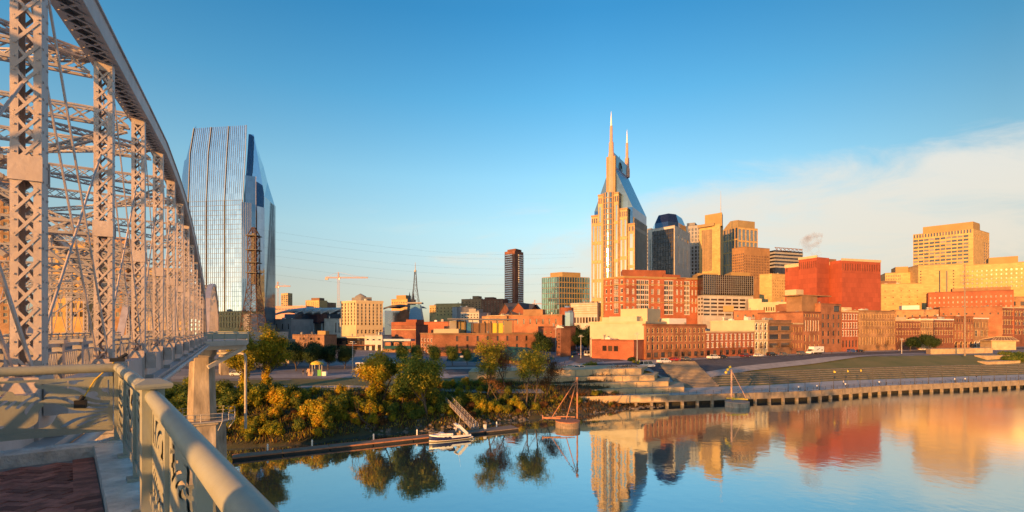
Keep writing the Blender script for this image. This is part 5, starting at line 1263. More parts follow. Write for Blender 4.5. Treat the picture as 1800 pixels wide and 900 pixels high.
# ---- left and middle: arena, hotel, halls, brick blocks
ar = thing('arena', 'large low arena with a sweeping pale blue-grey roof and white fins', 'arena', (*V2(545, 440), 12))
m = MB(); P0 = [V2(488, 412), V2(606, 405), V2(620, 470), V2(480, 480)]; m.prism(P0, 10, zy(566, 408)); local(m, ar, 'wall', B['grey'])
prof = [(480, 552, 415), (492, 548, 410), (515, 545, 405), (545, 546.5, 402), (575, 546, 400), (607, 541, 402)]
m = MB(); V = []
for px, y_, D in prof:
    for k in range(6): s = k/5; z = zy(y_, D); V.append((gx(px, D)+s*6, D+s*60, z+math.sin(s*math.pi)*4.5-s*2))
for px, y_, D in prof:
    for k in range(6): s = k/5; z = zy(y_, D); V.append((gx(px, D)+s*6, D+s*60, z+math.sin(s*math.pi)*4.5-s*2-1.6))
n = len(prof); F2 = []
for i in range(n-1):
    for k in range(5): F2 += [(i*6+k, (i+1)*6+k, (i+1)*6+k+1, i*6+k+1), (n*6+i*6+k, n*6+i*6+k+1, n*6+(i+1)*6+k+1, n*6+(i+1)*6+k)]
    F2 += [(i*6, n*6+i*6, n*6+(i+1)*6, (i+1)*6)]
m.mesh(V, F2, 0, True); local(m, ar, 'roof', B['roofl'])
for k in range(6):
    m = MB(); px = 520+k*15; p = PW(px, 553, 400); m.bar(p+Vector((0, 2, -14)), p+Vector((0, 0, 2)), .9, 1.6, up=(0, 1, 0)); m.bar(p+Vector((0, 0, 1)), p+Vector((10, -3, 5)), .7, .7); local(m, ar, 'roof_fin', M['white'])
m = MB(); p, q = V2(500, 400), V2(606, 396); m.prism([p, q, q+Vector((0, 4)), p+Vector((0, 4))], zy(568, 400), zy(552, 400)); local(m, ar, 'glazing', B['gnavy'])
building('arena_forecourt_block', 'grey blank forecourt block in front of the arena', 'building', [(481, 355), (512, 348)], 561, 'grey', [[W((568, 580), (3, 1), .2, .8, 'open')]], dep=20, zb=9)
building('arena_side_block', 'pale grey side block between the arena and the columned hotel', 'building', [(570, 362), (602, 356)], 560, 'pale', [[W((566, 586), (2, 1), .3, .85, 'open', x=(.55, .9))]], dep=20, zb=9)
r_ = building('columned_hotel', 'pale hotel with tall vertical window slots between stone piers', 'hotel', [(599, 322), (626, 310), (673, 318)], 530, 'cream', [[W((533, 572), (5, 7), .38, .82, 'plain', 'tan')], [W((533, 572), (7, 7), .38, .82, 'plain', 'tan'), W((578, 588), (7, 1), .5, .7, 'arch', 'cream')]], dep=None, cornice='cream', zb=9, ch=1.2, units=[(.2, .8, .3, .7, 2.5, 'grey', 'plant_room')])
m = MB(); c = PW(634, 529, 326); m.tube([c+Vector((-3.6, 0, -.5)), c+Vector((-2.6, 0, 1.8)), c+Vector((0, 0, 2.6)), c+Vector((2.6, 0, 1.8)), c+Vector((3.6, 0, -.5))], [.5, 1.6, 2.4, 1.6, .5], 10); local(m, r_, 'roof_vault', B['grey'])
sh = thing('symphony_hall', 'brick gabled hall under a broad dark curved roof', 'hall', (*V2(700, 400), 12))
m = MB(); prof = [(674, 541), (690, 536), (705, 535), (720, 537), (727, 541)]; front = [PW(px, y_, 395) for px, y_ in prof]; bk = [v+Vector((4, 40, 1)) for v in front]
m.mesh(front+bk+[v+Vector((0, 0, -1.5)) for v in front], [(i, i+1, 6+i, 5+i) for i in range(4)]+[(10+i, 11+i, 1+i, i) for i in range(4)], 0, True); local(m, sh, 'curved_roof', B['roofd'])
m = MB(); m.prism([V2(676, 396), V2(726, 396), V2(730, 436), V2(680, 436)], 10, zy(546, 396)); local(m, sh, 'wall', B['gnavy'])
m = MB(); z0 = zy(556, 388); g = [V2(697, 388), V2(725, 386)]; cc = (g[0]+g[1])/2
pts = [(*g[0], 10), (*g[1], 10), (*g[1], z0), (*g[1].lerp(cc, .5), z0+4.2), (*cc, z0+5.2), (*g[0].lerp(cc, .5), z0+4.2), (*g[0], z0)]; n = len(pts)
m.mesh(pts+[(x+1, y+14, z) for x, y, z in pts], [tuple(range(n))]+[(i, i+n, (i+1) % n+n, (i+1) % n) for i in range(n)]); local(m, sh, 'brick_gable', B['brick'])
building('brick_bar_block', 'plain brick block with pale corner line behind the rooftop bar', 'building', [(688, 268), (731, 262)], 571, 'brickd', [[]], dep=12, zb=8, stripes=[(580, .3, .15, 'cream'), (572, 1.8, .1, 'brickr')], units=[(.55, .98, .1, .7, 2.8, 'brickr', 'plant_room')])
r_ = building('rooftop_bar', 'small brick bar with a blue canopy and dark signboards on its roof', 'bar', [(673, 242), (729, 238)], 613, 'brickb', [[W((618, 628), (2, 1), .25, .9, 'open', x=(.1, .7))]], dep=10, zb=8)
m = MB(); p, q = PW(674, 598, 240), PW(722, 598, 238); m.prism([p[:2], q[:2], (q.x+1, q.y+6), (p.x+1, p.y+6)], p.z-.4, p.z+.6); local(m, r_, 'canopy', M['blue'])
m = MB()
for px in (675, 690, 705, 721): v = PW(px, 600, 240); m.box((v.x, v.y+.5, v.z-2), (.25, .25, 5))
local(m, r_, 'canopy_posts', M['pole'])
m = MB()
for k, px in enumerate((682, 697, 712)): v = PW(px, 605, 237.5); m.box((v.x, v.y, v.z), (2.6, .2, 1.8))
local(m, r_, 'signboard', M['rust'])
m = MB(); v = PW(699, 610.5, 237); m.box((v.x, v.y, v.z), (13, .3, 1.5)); local(m, r_, 'awning_front', M['teal'])
building('brick_store', 'low brick store with a grey flat roof and small square windows', 'building', [(514, 262), (570, 248), (592, 256)], 588, 'brickb', [[W((592, 598), (3, 1), .3, .7, 'plain', 'dark', x=(.25, .95)), W((601, 611), (3, 1), .3, .7, 'plain', 'dark', x=(.3, .95))], []], dep=None, zb=8, units=[(.72, .96, .2, .5, 2.0, 'lime', 'roof_unit')], roof='roofl')
r_ = building('dark_open_bar', 'dark open-fronted two-storey bar with a flat pale roof', 'bar', [(592, 262), (660, 254)], 592, 'gdark', [[W((598, 606), (8, 1), .8, .8, 'open'), W((609, 621), (6, 1), .8, .8, 'open')]], dep=12, zb=8, cornice='cream', roof='roofl', stripes=[(607, .5, .8, 'brickd')])
building('teal_fronted_shop', 'narrow shop with pale blue-grey front beside the dark bar', 'shop', [(641, 256), (672, 252)], 589, 'pale', [[W((594, 600), (3, 1), .5, .7, 'plain', 'white'), W((604, 620), (3, 1), .6, .8, 'plain', 'dark')]], dep=8, zb=8)
r_ = building('long_brick_venue', 'long weathered brick building with two rows of narrow windows and a roof terrace', 'building', [(739, 238), (761, 215), (946, 232)], 588, 'brick', [[W((592, 620), (4, 3), .5, .6, 'plain', 'white')], [W((590, 601), (8, 1), .22, .85, 'plain', 'dark', x=(.17, .93)), W((605, 617), (8, 1), .22, .85, 'plain', 'dark', x=(.17, .93))]], dep=None, zb=7, cornice='bricko', zt=zy(586, 220), roof='roofl')
m = MB(); p, q = V2(786, 224), V2(906, 236); m.prism([p, q, q+Vector((1, 14)), p+Vector((1, 14))], zy(562, 230), zy(560, 230))
local(m, r_, 'terrace_roof', B['grey'])
m = MB()
for k in range(9): v = V2(lerp(788, 902, k/8), lerp(224.5, 235.5, k/8)); m.box((v.x, v.y, (zy(586, 230)+zy(562, 230))/2), (.3, .3, zy(562, 230)-zy(586, 230)))
local(m, r_, 'terrace_posts', M['pole'])
for k, (x0, x1, mt) in enumerate(((790, 803, B['pale']), (806, 818, B['limed']), (820, 828, M['blue']), (830, 866, B['brickb']), (866, 884, M['yellow']), (886, 900, B['limed']))):
    m = MB(); p, q = V2(x0, 231+k*.5), V2(x1, 232+k*.5); m.prism([p, q, q+Vector((0, 5)), p+Vector((0, 5))], zy(587, 230), zy(564 if k in (0, 1, 5) else 568, 232)); local(m, r_, 'terrace_booth', mt)
m = MB(); p, q = V2(762, 219), V2(806, 222); m.prism([p, q, q+Vector((0, 8)), p+Vector((0, 8))], zy(588, 220), zy(578, 222)); local(m, r_, 'roof_unit', B['cream'])
r_ = building('green_awning_shed', 'low shop with a dark teal awning roof beneath the long brick building', 'shop', [(786, 192), (864, 190)], 632, 'brickb', [[W((640, 649), (9, 1), .6, .8, 'plain', 'cream')]], dep=9, zb=6)
m = MB(); p, q = PW(784, 637, 189), PW(868, 637, 187); t_ = Vector((0, 8, 3.2)); m.mesh([p, q, q+t_, p+t_, p-Vector((0, 0, .3)), q-Vector((0, 0, .3))], [(0, 1, 2, 3), (4, 5, 1, 0)]); local(m, r_, 'awning_roof', M['teal'])
sh = thing('teal_gable_shed', 'broad teal hipped roof hall with brick walls behind the bare trees', 'hall', (*V2(930, 182), 8))
a, b, c, d = PW(868, 640, 188), PW(925, 643, 172), PW(975, 634, 184), PW(925, 632, 200)
m = MB(); m.prism([v[:2] for v in shrink([tuple(x[:2]) for x in (a, b, c, d)], 1.2)], 7, 10.2); local(m, sh, 'wall', B['brickb'])
zz = 10; r1_, r2_ = PW(893, 609, 188), PW(928, 611, 186); q = [Vector((v.x, v.y, zz)) for v in (a, b, c, d)]
m = MB(); m.mesh(q+[r1_, r2_]+[v-Vector((0, 0, .4)) for v in q], [(0, 1, 5, 4), (1, 2, 5), (2, 3, 4, 5), (3, 0, 4), (6, 7, 1, 0), (7, 8, 2, 1), (8, 9, 3, 2), (9, 6, 0, 3)]); local(m, sh, 'roof', M['teal'])
building('corner_brick_tower', 'narrow plain brick block at the broadway corner', 'building', [(978, 225), (986, 214), (1003, 218)], 577, 'brick', [[W((584, 612), (1, 5), .5, .5, 'plain', 'dark')], []], dep=None, zb=8)
building('brick_street_block', 'shaded brown brick block behind the narrow plain block', 'building', [(946, 262), (982, 252)], 574, 'brickd', [[W((580, 612), (4, 4), .3, .5, 'plain', 'stone')]], dep=14, zb=8)
building('orange_brick_hall', 'sunlit orange brick hall with small paired windows', 'building', [(890, 302), (988, 292)], 554, 'brick', [[W((559, 572), (7, 1), .22, .7, 'plain', 'dark', x=(.15, .95))]], dep=15, cornice='bricko', zb=9, units=[(.3, .65, .1, .6, 3.4, 'bricko', 'attic')])
building('orange_low_front', 'low tan-orange front left of the orange brick hall', 'building', [(847, 306), (891, 300)], 556, 'bricko', [[W((562, 574), (4, 1), .3, .6, 'plain', 'dark')]], dep=10, zb=9)
# half-cylinder brick museum end
r_ = thing('drum_fronted_hall', 'brick drum with dark curved glass cap beside the ribbed beige hall', 'hall', (*V2(1000, 300), 10))
m = MB(); c = PW(996, 560, 300); m.tube([(c.x, c.y, 10), (c.x, c.y, zy(541, 300))], 4.2, 18, 0, True); local(m, r_, 'brick_drum', B['brickr'])
m = MB(); loft(m, [[(c.x+x_, c.y+y_, zz) for x_, y_ in ((-1.5, -4.3), (1.5, -4.6), (3.6, -3.6), (4.6, -1.5), (4.6, 1), (-1.5, 1))] for zz in (zy(573, 300), zy(550, 300))]+[[(c.x+x_*.6-.6, c.y+y_*.6, zy(538, 300)) for x_, y_ in ((-1.5, -4.3), (1.5, -4.6), (3.6, -3.6), (4.6, -1.5), (4.6, 1), (-1.5, 1))]]); local(m, r_, 'curved_glass', B['gside'])
# brick gabled auditorium
au = thing('gabled_auditorium', 'old brick auditorium with steep dark slate gable roof', 'hall', (*V2(912, 420), 14))
def gable(root, p, q, dep, z0, z1, zr, wall, roof):
    p, q = Vector(p), Vector(q); t_ = (q-p).normalized(); b = Vector((-t_.y, t_.x))*dep; mid = (p+q)/2
    m = MB(); m.mesh([(*p, z0), (*q, z0), (*(q+b), z0), (*(p+b), z0), (*p, z1), (*q, z1), (*(q+b), z1), (*(p+b), z1), (*mid, zr), (*(mid+b), zr)], [(0, 1, 5, 8, 4), (1, 2, 6, 5), (2, 3, 7, 9, 6), (3, 0, 4, 7)]); local(m, root, 'wall', wall)
    e = t_*1.2; f = b.normalized()*.8; k = .25
    m = MB()
    for s, ed in ((-1, p), (1, q)):
        a0 = Vector((*(ed+e*s-f), z1-.8)); a1 = Vector((*(ed+e*s+b+f), z1-.8)); r0 = Vector((*(mid-f), zr)); r1 = Vector((*(mid+b+f), zr)); up = Vector((0, 0, .5))
        m.hexa([a0, a1, r1, r0, a0+up, a1+up, r1+up, r0+up] if s < 0 else [r0, r1, a1, a0, r0+up, r1+up, a1+up, a0+up])
    local(m, root, 'roof', roof)
gable(au, V2(893, 410), V2(930, 402), 40, 12, zy(556, 406), zy(532.5, 406), B['brickr'], B['roofg'])
gable(au, V2(876, 440), V2(902, 404), 18, 12, zy(553, 420), zy(534, 424), B['brickd'], B['roofg'])
gable(au, V2(928, 404), V2(950, 440), 18, 12, zy(552, 420), zy(536, 424), B['brickr'], B['roofg'])
# distant blocks
def far(name, label, x0, x1, y_, D, wall, bands=(), x2=None, **k):
    ch = [(x0, D), (x1, D-8)] if x2 is None else [(x0, D+8), (x1, D-6), (x2, D+6)]
    return building(name, label, 'building', ch, y_, wall, bands, dep=20 if x2 is None else None, **k)
far('distant_glass_block', 'distant pale glass block right of the glass tower beyond the arena', 494, 506, 516, 900, 'limed', [[W((519, 545), (3, 8), .7, .7, 'plain', 'tan')], [W((519, 545), (2, 8), .7, .7)]], 514)
far('distant_yellow_block', 'distant yellow block behind the arena roof', 537, 561, 528, 800, 'lime', [[W((531, 545), (6, 4), .4, .4)]], units=[(.3, .9, .2, .8, 4, 'brickb', 'plant_room')])
far('distant_brown_block', 'distant narrow brown block behind the arena roof', 563, 573, 532, 820, 'brickb', [[W((535, 545), (3, 4), .4, .4)]])
far('distant_low_deck', 'distant long low concrete deck beyond the arena', 484, 538, 538, 700, 'pink', [[W((541, 546), (10, 1), .8, .5, 'open')]])
far('far_domed_hotel', 'tan block with vaulted top behind the dark curved roof', 688, 716, 526, 620, 'lime', [[W((530, 540), (7, 2), .4, .5)]], units=[(.2, .8, .2, .8, 5, 'lime', 'roof_vault')])
far('tan_court_block', 'tan courthouse-like block left of the brick-topped pair', 766, 810, 534, 520, 'lime', [[W((539, 556), (7, 3), .25, .4)]])
far('brick_topped_block', 'pink-brown stepped block behind the long brick building', 811, 846, 526, 620, 'bricko', [[W((530, 552), (6, 6), .3, .5)]], units=[(.5, .8, .2, .8, 4, 'bricko', 'plant_room')])
far('red_apartment_block', 'reddish apartment block left of the slim apartment tower', 846, 884, 526, 580, 'brickd', [[W((529, 552), (7, 7), .35, .5, 'plain', 'cream')]], units=[(.1, .5, .2, .8, 2.5, 'brickd', 'plant_room')])
far('grey_house_block', 'small white and grey stepped block behind the roof terrace', 810, 842, 549, 420, 'pale', [[W((552, 560), (6, 2), .5, .5)]], units=[(.3, .7, .2, .8, 3, 'pale', 'attic')])
far('teal_roofed_low_block', 'low wide block with teal roof edge behind the roof terrace', 856, 892, 555, 340, 'pale', [[W((558, 566), (8, 1), .8, .7)]], cornice='cream')
far('brick_low_row', 'low red brick row right of the blue tower base', 744, 790, 566, 300, 'brickr', [[]])
far('tan_ridge_block', 'distant tan block beneath the church spires', 755, 768, 537, 640, 'limed', [[W((541, 552), (3, 3), .4, .5)]])
far('dark_slate_block', 'dark narrow block beside the tan courthouse-like block', 795, 803, 540, 500, 'grey', [[]])
far('far_ridge_hotel', 'distant pale slab low on the horizon right of the slim tower', 925, 950, 548, 760, 'pale', [[W((551, 556), (6, 1), .6, .6)]])
# seen through the bridge
building('apartment_tower', 'pale apartment tower with stacked balconies seen through the bridge trusses', 'tower', [(-90, 185), (16, 192), (24, 205)], 300, 'bricko', [[W((310, 570), (8, 22), .6, .6, 'plain', 'cream')], []], dep=None, zb=8)
building('blue_glass_block', 'dark blue gridded block low behind the left trusses', 'building', [(-60, 215), (20, 222)], 468, 'gnavy', [[W((475, 575), (7, 9), .75, .75, 'plain', 'dark')]], dep=14, zb=8)
building('gold_fronted_block', 'gold-lit block seen between the laced bridge posts', 'building', [(62, 232), (150, 236)], 425, 'lime', [[W((435, 560), (7, 8), .6, .6, 'plain', 'tan')]], dep=20, zb=8)
building('purple_shed', 'dark plum shed low behind the left trusses', 'building', [(88, 235), (132, 240)], 527, 'brickd', [[]], dep=14, zb=8)
building('tan_midrise', 'tan mid-rise block behind the middle of the truss span', 'building', [(150, 342), (222, 348)], 415, 'bricko', [[W((425, 560), (7, 9), .6, .55, 'plain', 'cream')]], dep=20, zb=8)
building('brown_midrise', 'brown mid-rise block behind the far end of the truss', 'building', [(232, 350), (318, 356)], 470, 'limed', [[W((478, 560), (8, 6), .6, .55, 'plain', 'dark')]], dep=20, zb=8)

# ---- masts, cranes, spires
def pylon(name, label, cat, c, zb, prof, mt, nseg, group=None):
    """four-legged lattice mast; prof: (half width, height)"""
    root = thing(name, label, cat, (c.x, c.y, zb), 0, group); m = MB()
    hs_ = np.linspace(0, prof[-1][1], nseg+1); wd = lambda h: interp(h, [(b, a) for a, b in prof])
    C4 = ((-1, -1), (1, -1), (1, 1), (-1, 1))
    for h0, h1 in zip(hs_, hs_[1:]):
        w0, w1 = wd(h0), wd(h1); t = max(.05, .024*(prof[0][0]+1))
        for k in range(4):
            a, b = C4[k], C4[(k+1) % 4]
            m.bar((a[0]*w0, a[1]*w0, h0), (a[0]*w1, a[1]*w1, h1), t*2, t*2); m.bar((a[0]*w0, a[1]*w0, h0), (b[0]*w1, b[1]*w1, h1), t, t); m.bar((b[0]*w0, b[1]*w0, h0), (a[0]*w1, a[1]*w1, h1), t, t); m.bar((a[0]*w1, a[1]*w1, h1), (b[0]*w1, b[1]*w1, h1), t, t)
    m.build('lattice', M[mt], root); return root
D_ = 232; c = V2(446, D_)
r_ = pylon('lattice_mast', 'dark rusty lattice power mast in front of the glass tower', 'mast', c, 8, [(5.6, 0), (1.9, zy(500, D_)-8), (1.9, zy(410, D_)-8), (.5, zy(400, D_)-8)], 'rustd', 16)
m = MB()
for y_ in (415, 440, 462, 480): z = zy(y_, D_)-8; m.box((0, 0, z), (5.2, 5.2, .35))
m.box((0, 0, (zy(500, D_)-8)*.5+(zy(410, D_)-8)*.5), (1.3, 1.3, zy(410, D_)-zy(500, D_))); m.build('platform', M['pole'], r_)
D_ = 372; c = V2(730, D_)
r_ = pylon('radio_mast', 'slender grey lattice broadcast mast on a blue-sided base', 'mast', c, 12, [(3.3, zy(541, D_)-12), (1.2, zy(505, D_)-12), (.5, zy(476, D_)-12)], 'pole', 12)
m = MB(); z0 = zy(541, D_)-12; m.tube([(0, 0, zy(476, D_)-12), (0, 0, zy(461, D_)-12)], [.35, .12], 6); m.tube([(0, 0, zy(478, D_)-12), (0, 0, zy(475, D_)-12)], .9, 8); m.build('tip', M['polel'], r_)
m = MB(); loft(m, [[(-6, -5, -4), (9, -5, -4), (9, 5, -4), (-6, 5, -4)], [(-3, -3.5, z0+2), (4, -3.5, z0+2), (4, 3.5, z0+2), (-3, 3.5, z0+2)]]); m.build('blue_base', M['blue'], r_)
m = MB(); m.box((0, 0, z0+3.5), (11, 8, 1)); m.build('deck', B['pale'], r_)
def crane(px, yb, yt, D, jl, jr, label):
    c = V2(px, D); zb = zy(yb, D); root = pylon('tower_crane', label, 'crane', c, zb-12, [(1.1, 0), (1.1, zy(yt, D)-zb+12)], 'crane', 18, 'tower cranes on the skyline'); h = zy(yt+7, D)-zb+12
    m = MB(); lace_beam(m, (jl/FOC*D, 0, h), (jr/FOC*D, 0, h), 1.4, 1.2, bar=.35, pitch=3, lb=.25); m.build('jib', M['crane'], root)
    m = MB(); m.bar((0, 0, h+7), (jr/FOC*D*.7, 0, h+1), .2, .2); m.bar((0, 0, h+7), (jl/FOC*D*.9, 0, h+1), .2, .2); m.bar((0, 0, h), (0, 0, h+7), .7, .7); m.build('tie_bar', M['crane'], root)
    m = MB(); m.box((jl/FOC*D*.9, 0, h-1.5), (4, 1.6, 3)); m.build('counterweight', M['steeld'], root); m = MB(); m.box((1.6, -1, h-1.5), (1.8, 1.6, 2.2)); m.build('cab', M['white'], root)
crane(595, 545, 481, 640, -23, 52, 'salmon tower crane with long jib right of the arena roof')
crane(488.5, 545, 496, 760, -4, 22, 'salmon tower crane half hidden by the glass tower')
crane(940, 556, 527, 900, -4, 14, 'small distant tower crane beside the green glass office')
ch_ = thing('church', 'dark church with two sharp spires beside the broadcast mast', 'church', (*V2(723, 560), 14))
m = MB(); m.prism([V2(716, 566), V2(730, 562), V2(733, 590), V2(719, 594)], 12, zy(538, 562)); local(m, ch_, 'nave', B['brickd'])
for px, y_ in ((720, 513), (726.5, 511)):
    v = V2(px, 560); m = MB(); m.box((v.x, v.y, (12+zy(530, 560))/2), (3, 3, zy(530, 560)-12)); rr_ = lambda h, z: [(v.x-h, v.y-h, z), (v.x+h, v.y-h, z), (v.x+h, v.y+h, z), (v.x-h, v.y+h, z)]
    loft(m, [rr_(1.9, zy(530, 560)), rr_(1.2, zy(526, 560)), rr_(.08, zy(y_, 560))]); local(m, ch_, 'spire', B['roofd'])
# power lines from the lattice mast to the right
for k, (ya, yb_) in enumerate(((402, 446), (416, 452), (432, 470), (445, 480), (462, 497), (478, 510))):
    a, b = PW(446, ya, 232), PW(1010, yb_, 330); pts = [a.lerp(b, i/24)-Vector((0, 0, 5*math.sin(math.pi*i/24))) for i in range(25)]
    mm_ = MB(); mm_.tube([v-a for v in pts], .02, 4); o = link('power_line', mm_.data('power_line', M['pole'])); o.location = a; tag(o, 'thin sagging power line crossing the sky from the lattice mast', 'power line', 'power lines strung from the lattice mast')
# ------------------------------------------------------------------ vegetation
LM = dict(
 autumn=leafmat('autumn leaves', (.20, .24, .02), (.50, .40, .025), (.62, .36, .03)),
 olive=leafmat('olive leaves', (.10, .15, .022), (.25, .26, .03), (.46, .36, .035)),
 green=leafmat('green leaves', (.06, .12, .025), (.13, .19, .035), (.25, .26, .04)),
 dark=leafmat('evergreen leaves', (.018, .045, .016), (.035, .07, .024), (.065, .10, .03)),
 russet=leafmat('russet leaves', (.12, .065, .028), (.22, .10, .03), (.32, .15, .045)),
 straw=leafmat('dry stems', (.06, .045, .02), (.11, .075, .03), (.17, .09, .03)),
)
def leaf_cloud(rs, centres, radii, n, size, flat=.8, shell=.45):
    """n small leaf faces spread around twig ends"""
    C = np.asarray(centres, float); Rr_ = np.asarray(radii, float); idx = rs.choice(len(C), n, p=(Rr_**2)/np.sum(Rr_**2))
    d = rs.normal(size=(n, 3)); d /= np.linalg.norm(d, axis=1)[:, None]; r = rs.rand(n)**shell
    p = C[idx]+d*(r*Rr_[idx])[:, None]*np.array([1, 1, flat])
    cen = C.mean(0); od = p-cen; od /= np.linalg.norm(od, axis=1)[:, None]+1e-6
    nr = d*.5+od*.5+rs.normal(size=(n, 3))*.45+np.array([0, 0, .15]); nr /= np.linalg.norm(nr, axis=1)[:, None]
    a = rs.normal(size=(n, 3)); a -= nr*np.sum(a*nr, 1)[:, None]; a /= np.linalg.norm(a, axis=1)[:, None]; b = np.cross(nr, a)
    s = size*(.6+.8*rs.rand(n))[:, None]; w_ = s*.55
    q = np.stack([p-a*s, p-b*w_, p+a*s, p+b*w_], 1); return q.reshape(-1, 3)
def grow(rs, h, r0, spread, levels, first=.35, lean=0, nb=(3, 5), gnarl=.12, wide=1.0):
    """tapered trunk with forking limbs; returns wood mesh and twig ends"""
    m = MB(); tips = []
    def limb(p, d, ln, r, lv):
        pts = [Vector(p)]; rad = [r]; k = 5 if lv < 2 else 3; dd = Vector(d)
        for i in range(k):
            dd = (dd+Vector(rs.normal(size=3))*gnarl+Vector((0, 0, .05 if lv else .02))).normalized(); pts.append(pts[-1]+dd*(ln/k)); rad.append(r*(1-.62*(i+1)/k))
        m.tube(pts, rad, 7 if lv == 0 else 5 if lv == 1 else 3, 0, cap=(lv == 0))
        if lv >= levels-1: tips.append((pts[-1], lv)); tips.append((pts[-2], lv))
        if lv >= levels: return
        n = rs.randint(nb[0], nb[1]+1)+(2 if lv == 0 else 0)
        for j in range(n):
            t_ = (first if lv == 0 else .3)+(1-(first if lv == 0 else .3))*(j+.6*rs.rand())/n; i = min(k-1, int(t_*k)); q = pts[i].lerp(pts[i+1], t_*k-i)
            az = j*2.4+rs.rand()*1.2; up = .35+.75*rs.rand()+(.5 if t_ > .8 else 0)
            nd = (Vector((math.cos(az), math.sin(az), 0))*spread+Vector((0, 0, up))+dd*.35).normalized(); limb(q, nd, ln*wide*(.34+.26*rs.rand())*(1.12-.35*t_ if lv == 0 else .95), rad[i]*.55, lv+1)
    limb((0, 0, -.4), (lean, 0, 1), h*.72, r0, 0); return m, tips
def make_tree(name, label, leaf, h, r0, spread, n, size, seed, levels=3, clump=1.1, group=None, first=.35, lean=0, gnarl=.12, ivy=None, cat='tree', wide=1.25):
    rs = np.random.RandomState(seed); wood, tips = grow(rs, h, r0, spread, levels, first, lean, gnarl=gnarl, wide=wide)
    root = thing(name, label, cat, group=group); wood.build('trunk', M['bark'], root)
    keep = [t for t in tips if rs.rand() > .12]; C = [tuple(t[0]) for t in keep]; rad = clump*(.55+1.1*rs.rand(len(C)))
    if n:
        link('crown', from_arrays('crown', leaf_cloud(rs, C, rad, n, size), 4, LM[leaf]), root)
    if ivy:
        C2 = [(rs.normal()*.25+lean*z*.5, rs.normal()*.25, z) for z in np.linspace(.3, h*ivy, 16)]; link('ivy', from_arrays('ivy', leaf_cloud(rs, C2, np.linspace(1.3, .7, 16), int(2600), .2, 1.1), 4, LM['autumn']), root)
    return root
def put(root, px, D, rz=0, sc=1, label=None, first=False, sink=.1, x=None):
    x = gx(px, D) if x is None else x; loc = (x, D, gz(x, D)-sink)
    if first: root.location = loc; root.rotation_euler = (0, 0, rz); root.scale = (sc,)*3; return root
    return copy_tree(root, loc, rz, label, scale=sc)
# big river-bank trees
put(make_tree('riverbank_tree', 'olive and amber tree with ivy-wrapped trunk beside the bridge pier', 'olive', 11, .30, .75, 15300, .22, 11, clump=1.25, ivy=.45, first=.4), 430, 110, .3, 1, first=True)
put(make_tree('riverbank_tree', 'taller rusty-topped tree with ivy-wrapped trunk right of the pier', 'autumn', 11.8, .32, .7, 12750, .22, 12, clump=1.2, ivy=.5, first=.42), 468, 113, 1.3, 1, first=True)
put(make_tree('riverbank_tree', 'thin open tree with yellow lower leaves left of the big round tree', 'autumn', 10.3, .24, .75, 7140, .2, 13, clump=1.15, ivy=.4, first=.3, gnarl=.2), 652, 109, 0, 1, first=True)
put(make_tree('riverbank_tree', 'second thin yellowing tree leaning beside the open tree', 'olive', 9.6, .22, .7, 6120, .2, 14, clump=1.1, first=.35, lean=.12, gnarl=.2), 676, 112, 2, 1, first=True)
put(make_tree('riverbank_tree', 'big round-headed olive green tree on the bank above the gangway', 'olive', 12, .36, .95, 20400, .22, 15, clump=1.45, first=.28, gnarl=.16), 750, 107.5, .8, 1, first=True)
put(make_tree('riverbank_tree', 'low green bushy tree directly under the big round-headed tree', 'green', 8, .2, .9, 8500, .2, 16, clump=1.2, first=.2), 706, 111, .8, .9, first=True)
put(make_tree('bare_tree', 'half bare tree with sparse olive leaves right of the gangway', 'olive', 12.3, .25, .6, 5100, .19, 17, levels=3, clump=1.2, first=.4, gnarl=.15), 858, 121, 0, 1, first=True)
put(make_tree('bare_tree', 'russet bare-branched tree before the teal hipped roof', 'russet', 11.8, .22, .7, 3740, .16, 18, levels=3, clump=1.2, first=.35, gnarl=.2), 893, 126, 1, 1, first=True)
put(make_tree('bare_tree', 'tall slender tree with pale lit trunk and thin olive top', 'olive', 13, .25, .55, 5100, .18, 19, levels=3, clump=1.15, first=.45, gnarl=.12), 925, 119, 2, 1, first=True)
put(make_tree('bare_tree', 'tall slender twin tree just right of the pale-trunked tree', 'autumn', 12.6, .22, .6, 3400, .18, 20, levels=3, clump=1.1, first=.4, gnarl=.14), 942, 121, 3, 1, first=True)
put(make_tree('bare_tree', 'reddish twiggy bare tree at the left end of the terraced walls', 'russet', 9, .18, .8, 3060, .15, 21, levels=3, clump=1.2, first=.2, gnarl=.2), 962, 128, 4, 1, first=True)
put(make_tree('bare_tree', 'small pinkish bare tree behind the yellow shrubs', 'russet', 9, .16, .8, 900, .15, 22, levels=3, clump=1.1, first=.2, gnarl=.22), 878, 118, 5, 1, first=True)
# dark evergreens in the park
EV = 'dark green rounded tree standing in the row along the park road'
ev = make_tree('park_tree', EV, 'dark', 8.6, .26, .8, 15300, .22, 31, clump=1.5, group='dark trees along the park road', first=.22)
put(ev, 521, 152, 0, .88, first=True)
for px, D, sc in ((545, 150, .8), (577, 155, .78), (606, 158, .74), (560, 162, .85), (503, 165, .85)): put(ev, px, D, px, sc)
gt = make_tree('street_tree', 'mid green tree in the line behind the shuttle bus', 'green', 7.6, .22, .8, 10200, .22, 33, clump=1.4, group='green trees behind the shuttle bus', first=.22)
put(gt, 708, 172, 0, .8, first=True)
for px, D, sc in ((733, 176, .75), (766, 170, .8), (796, 172, .75), (822, 176, .65)): put(gt, px, D, px, sc)
bt = make_tree('broadway_tree', 'dark green street tree beside the broadway junction', 'dark', 8.6, .25, .85, 10200, .26, 35, clump=1.5, group='street trees around the broadway junction', first=.25)
put(bt, 958, 222, 0, 1, first=True)
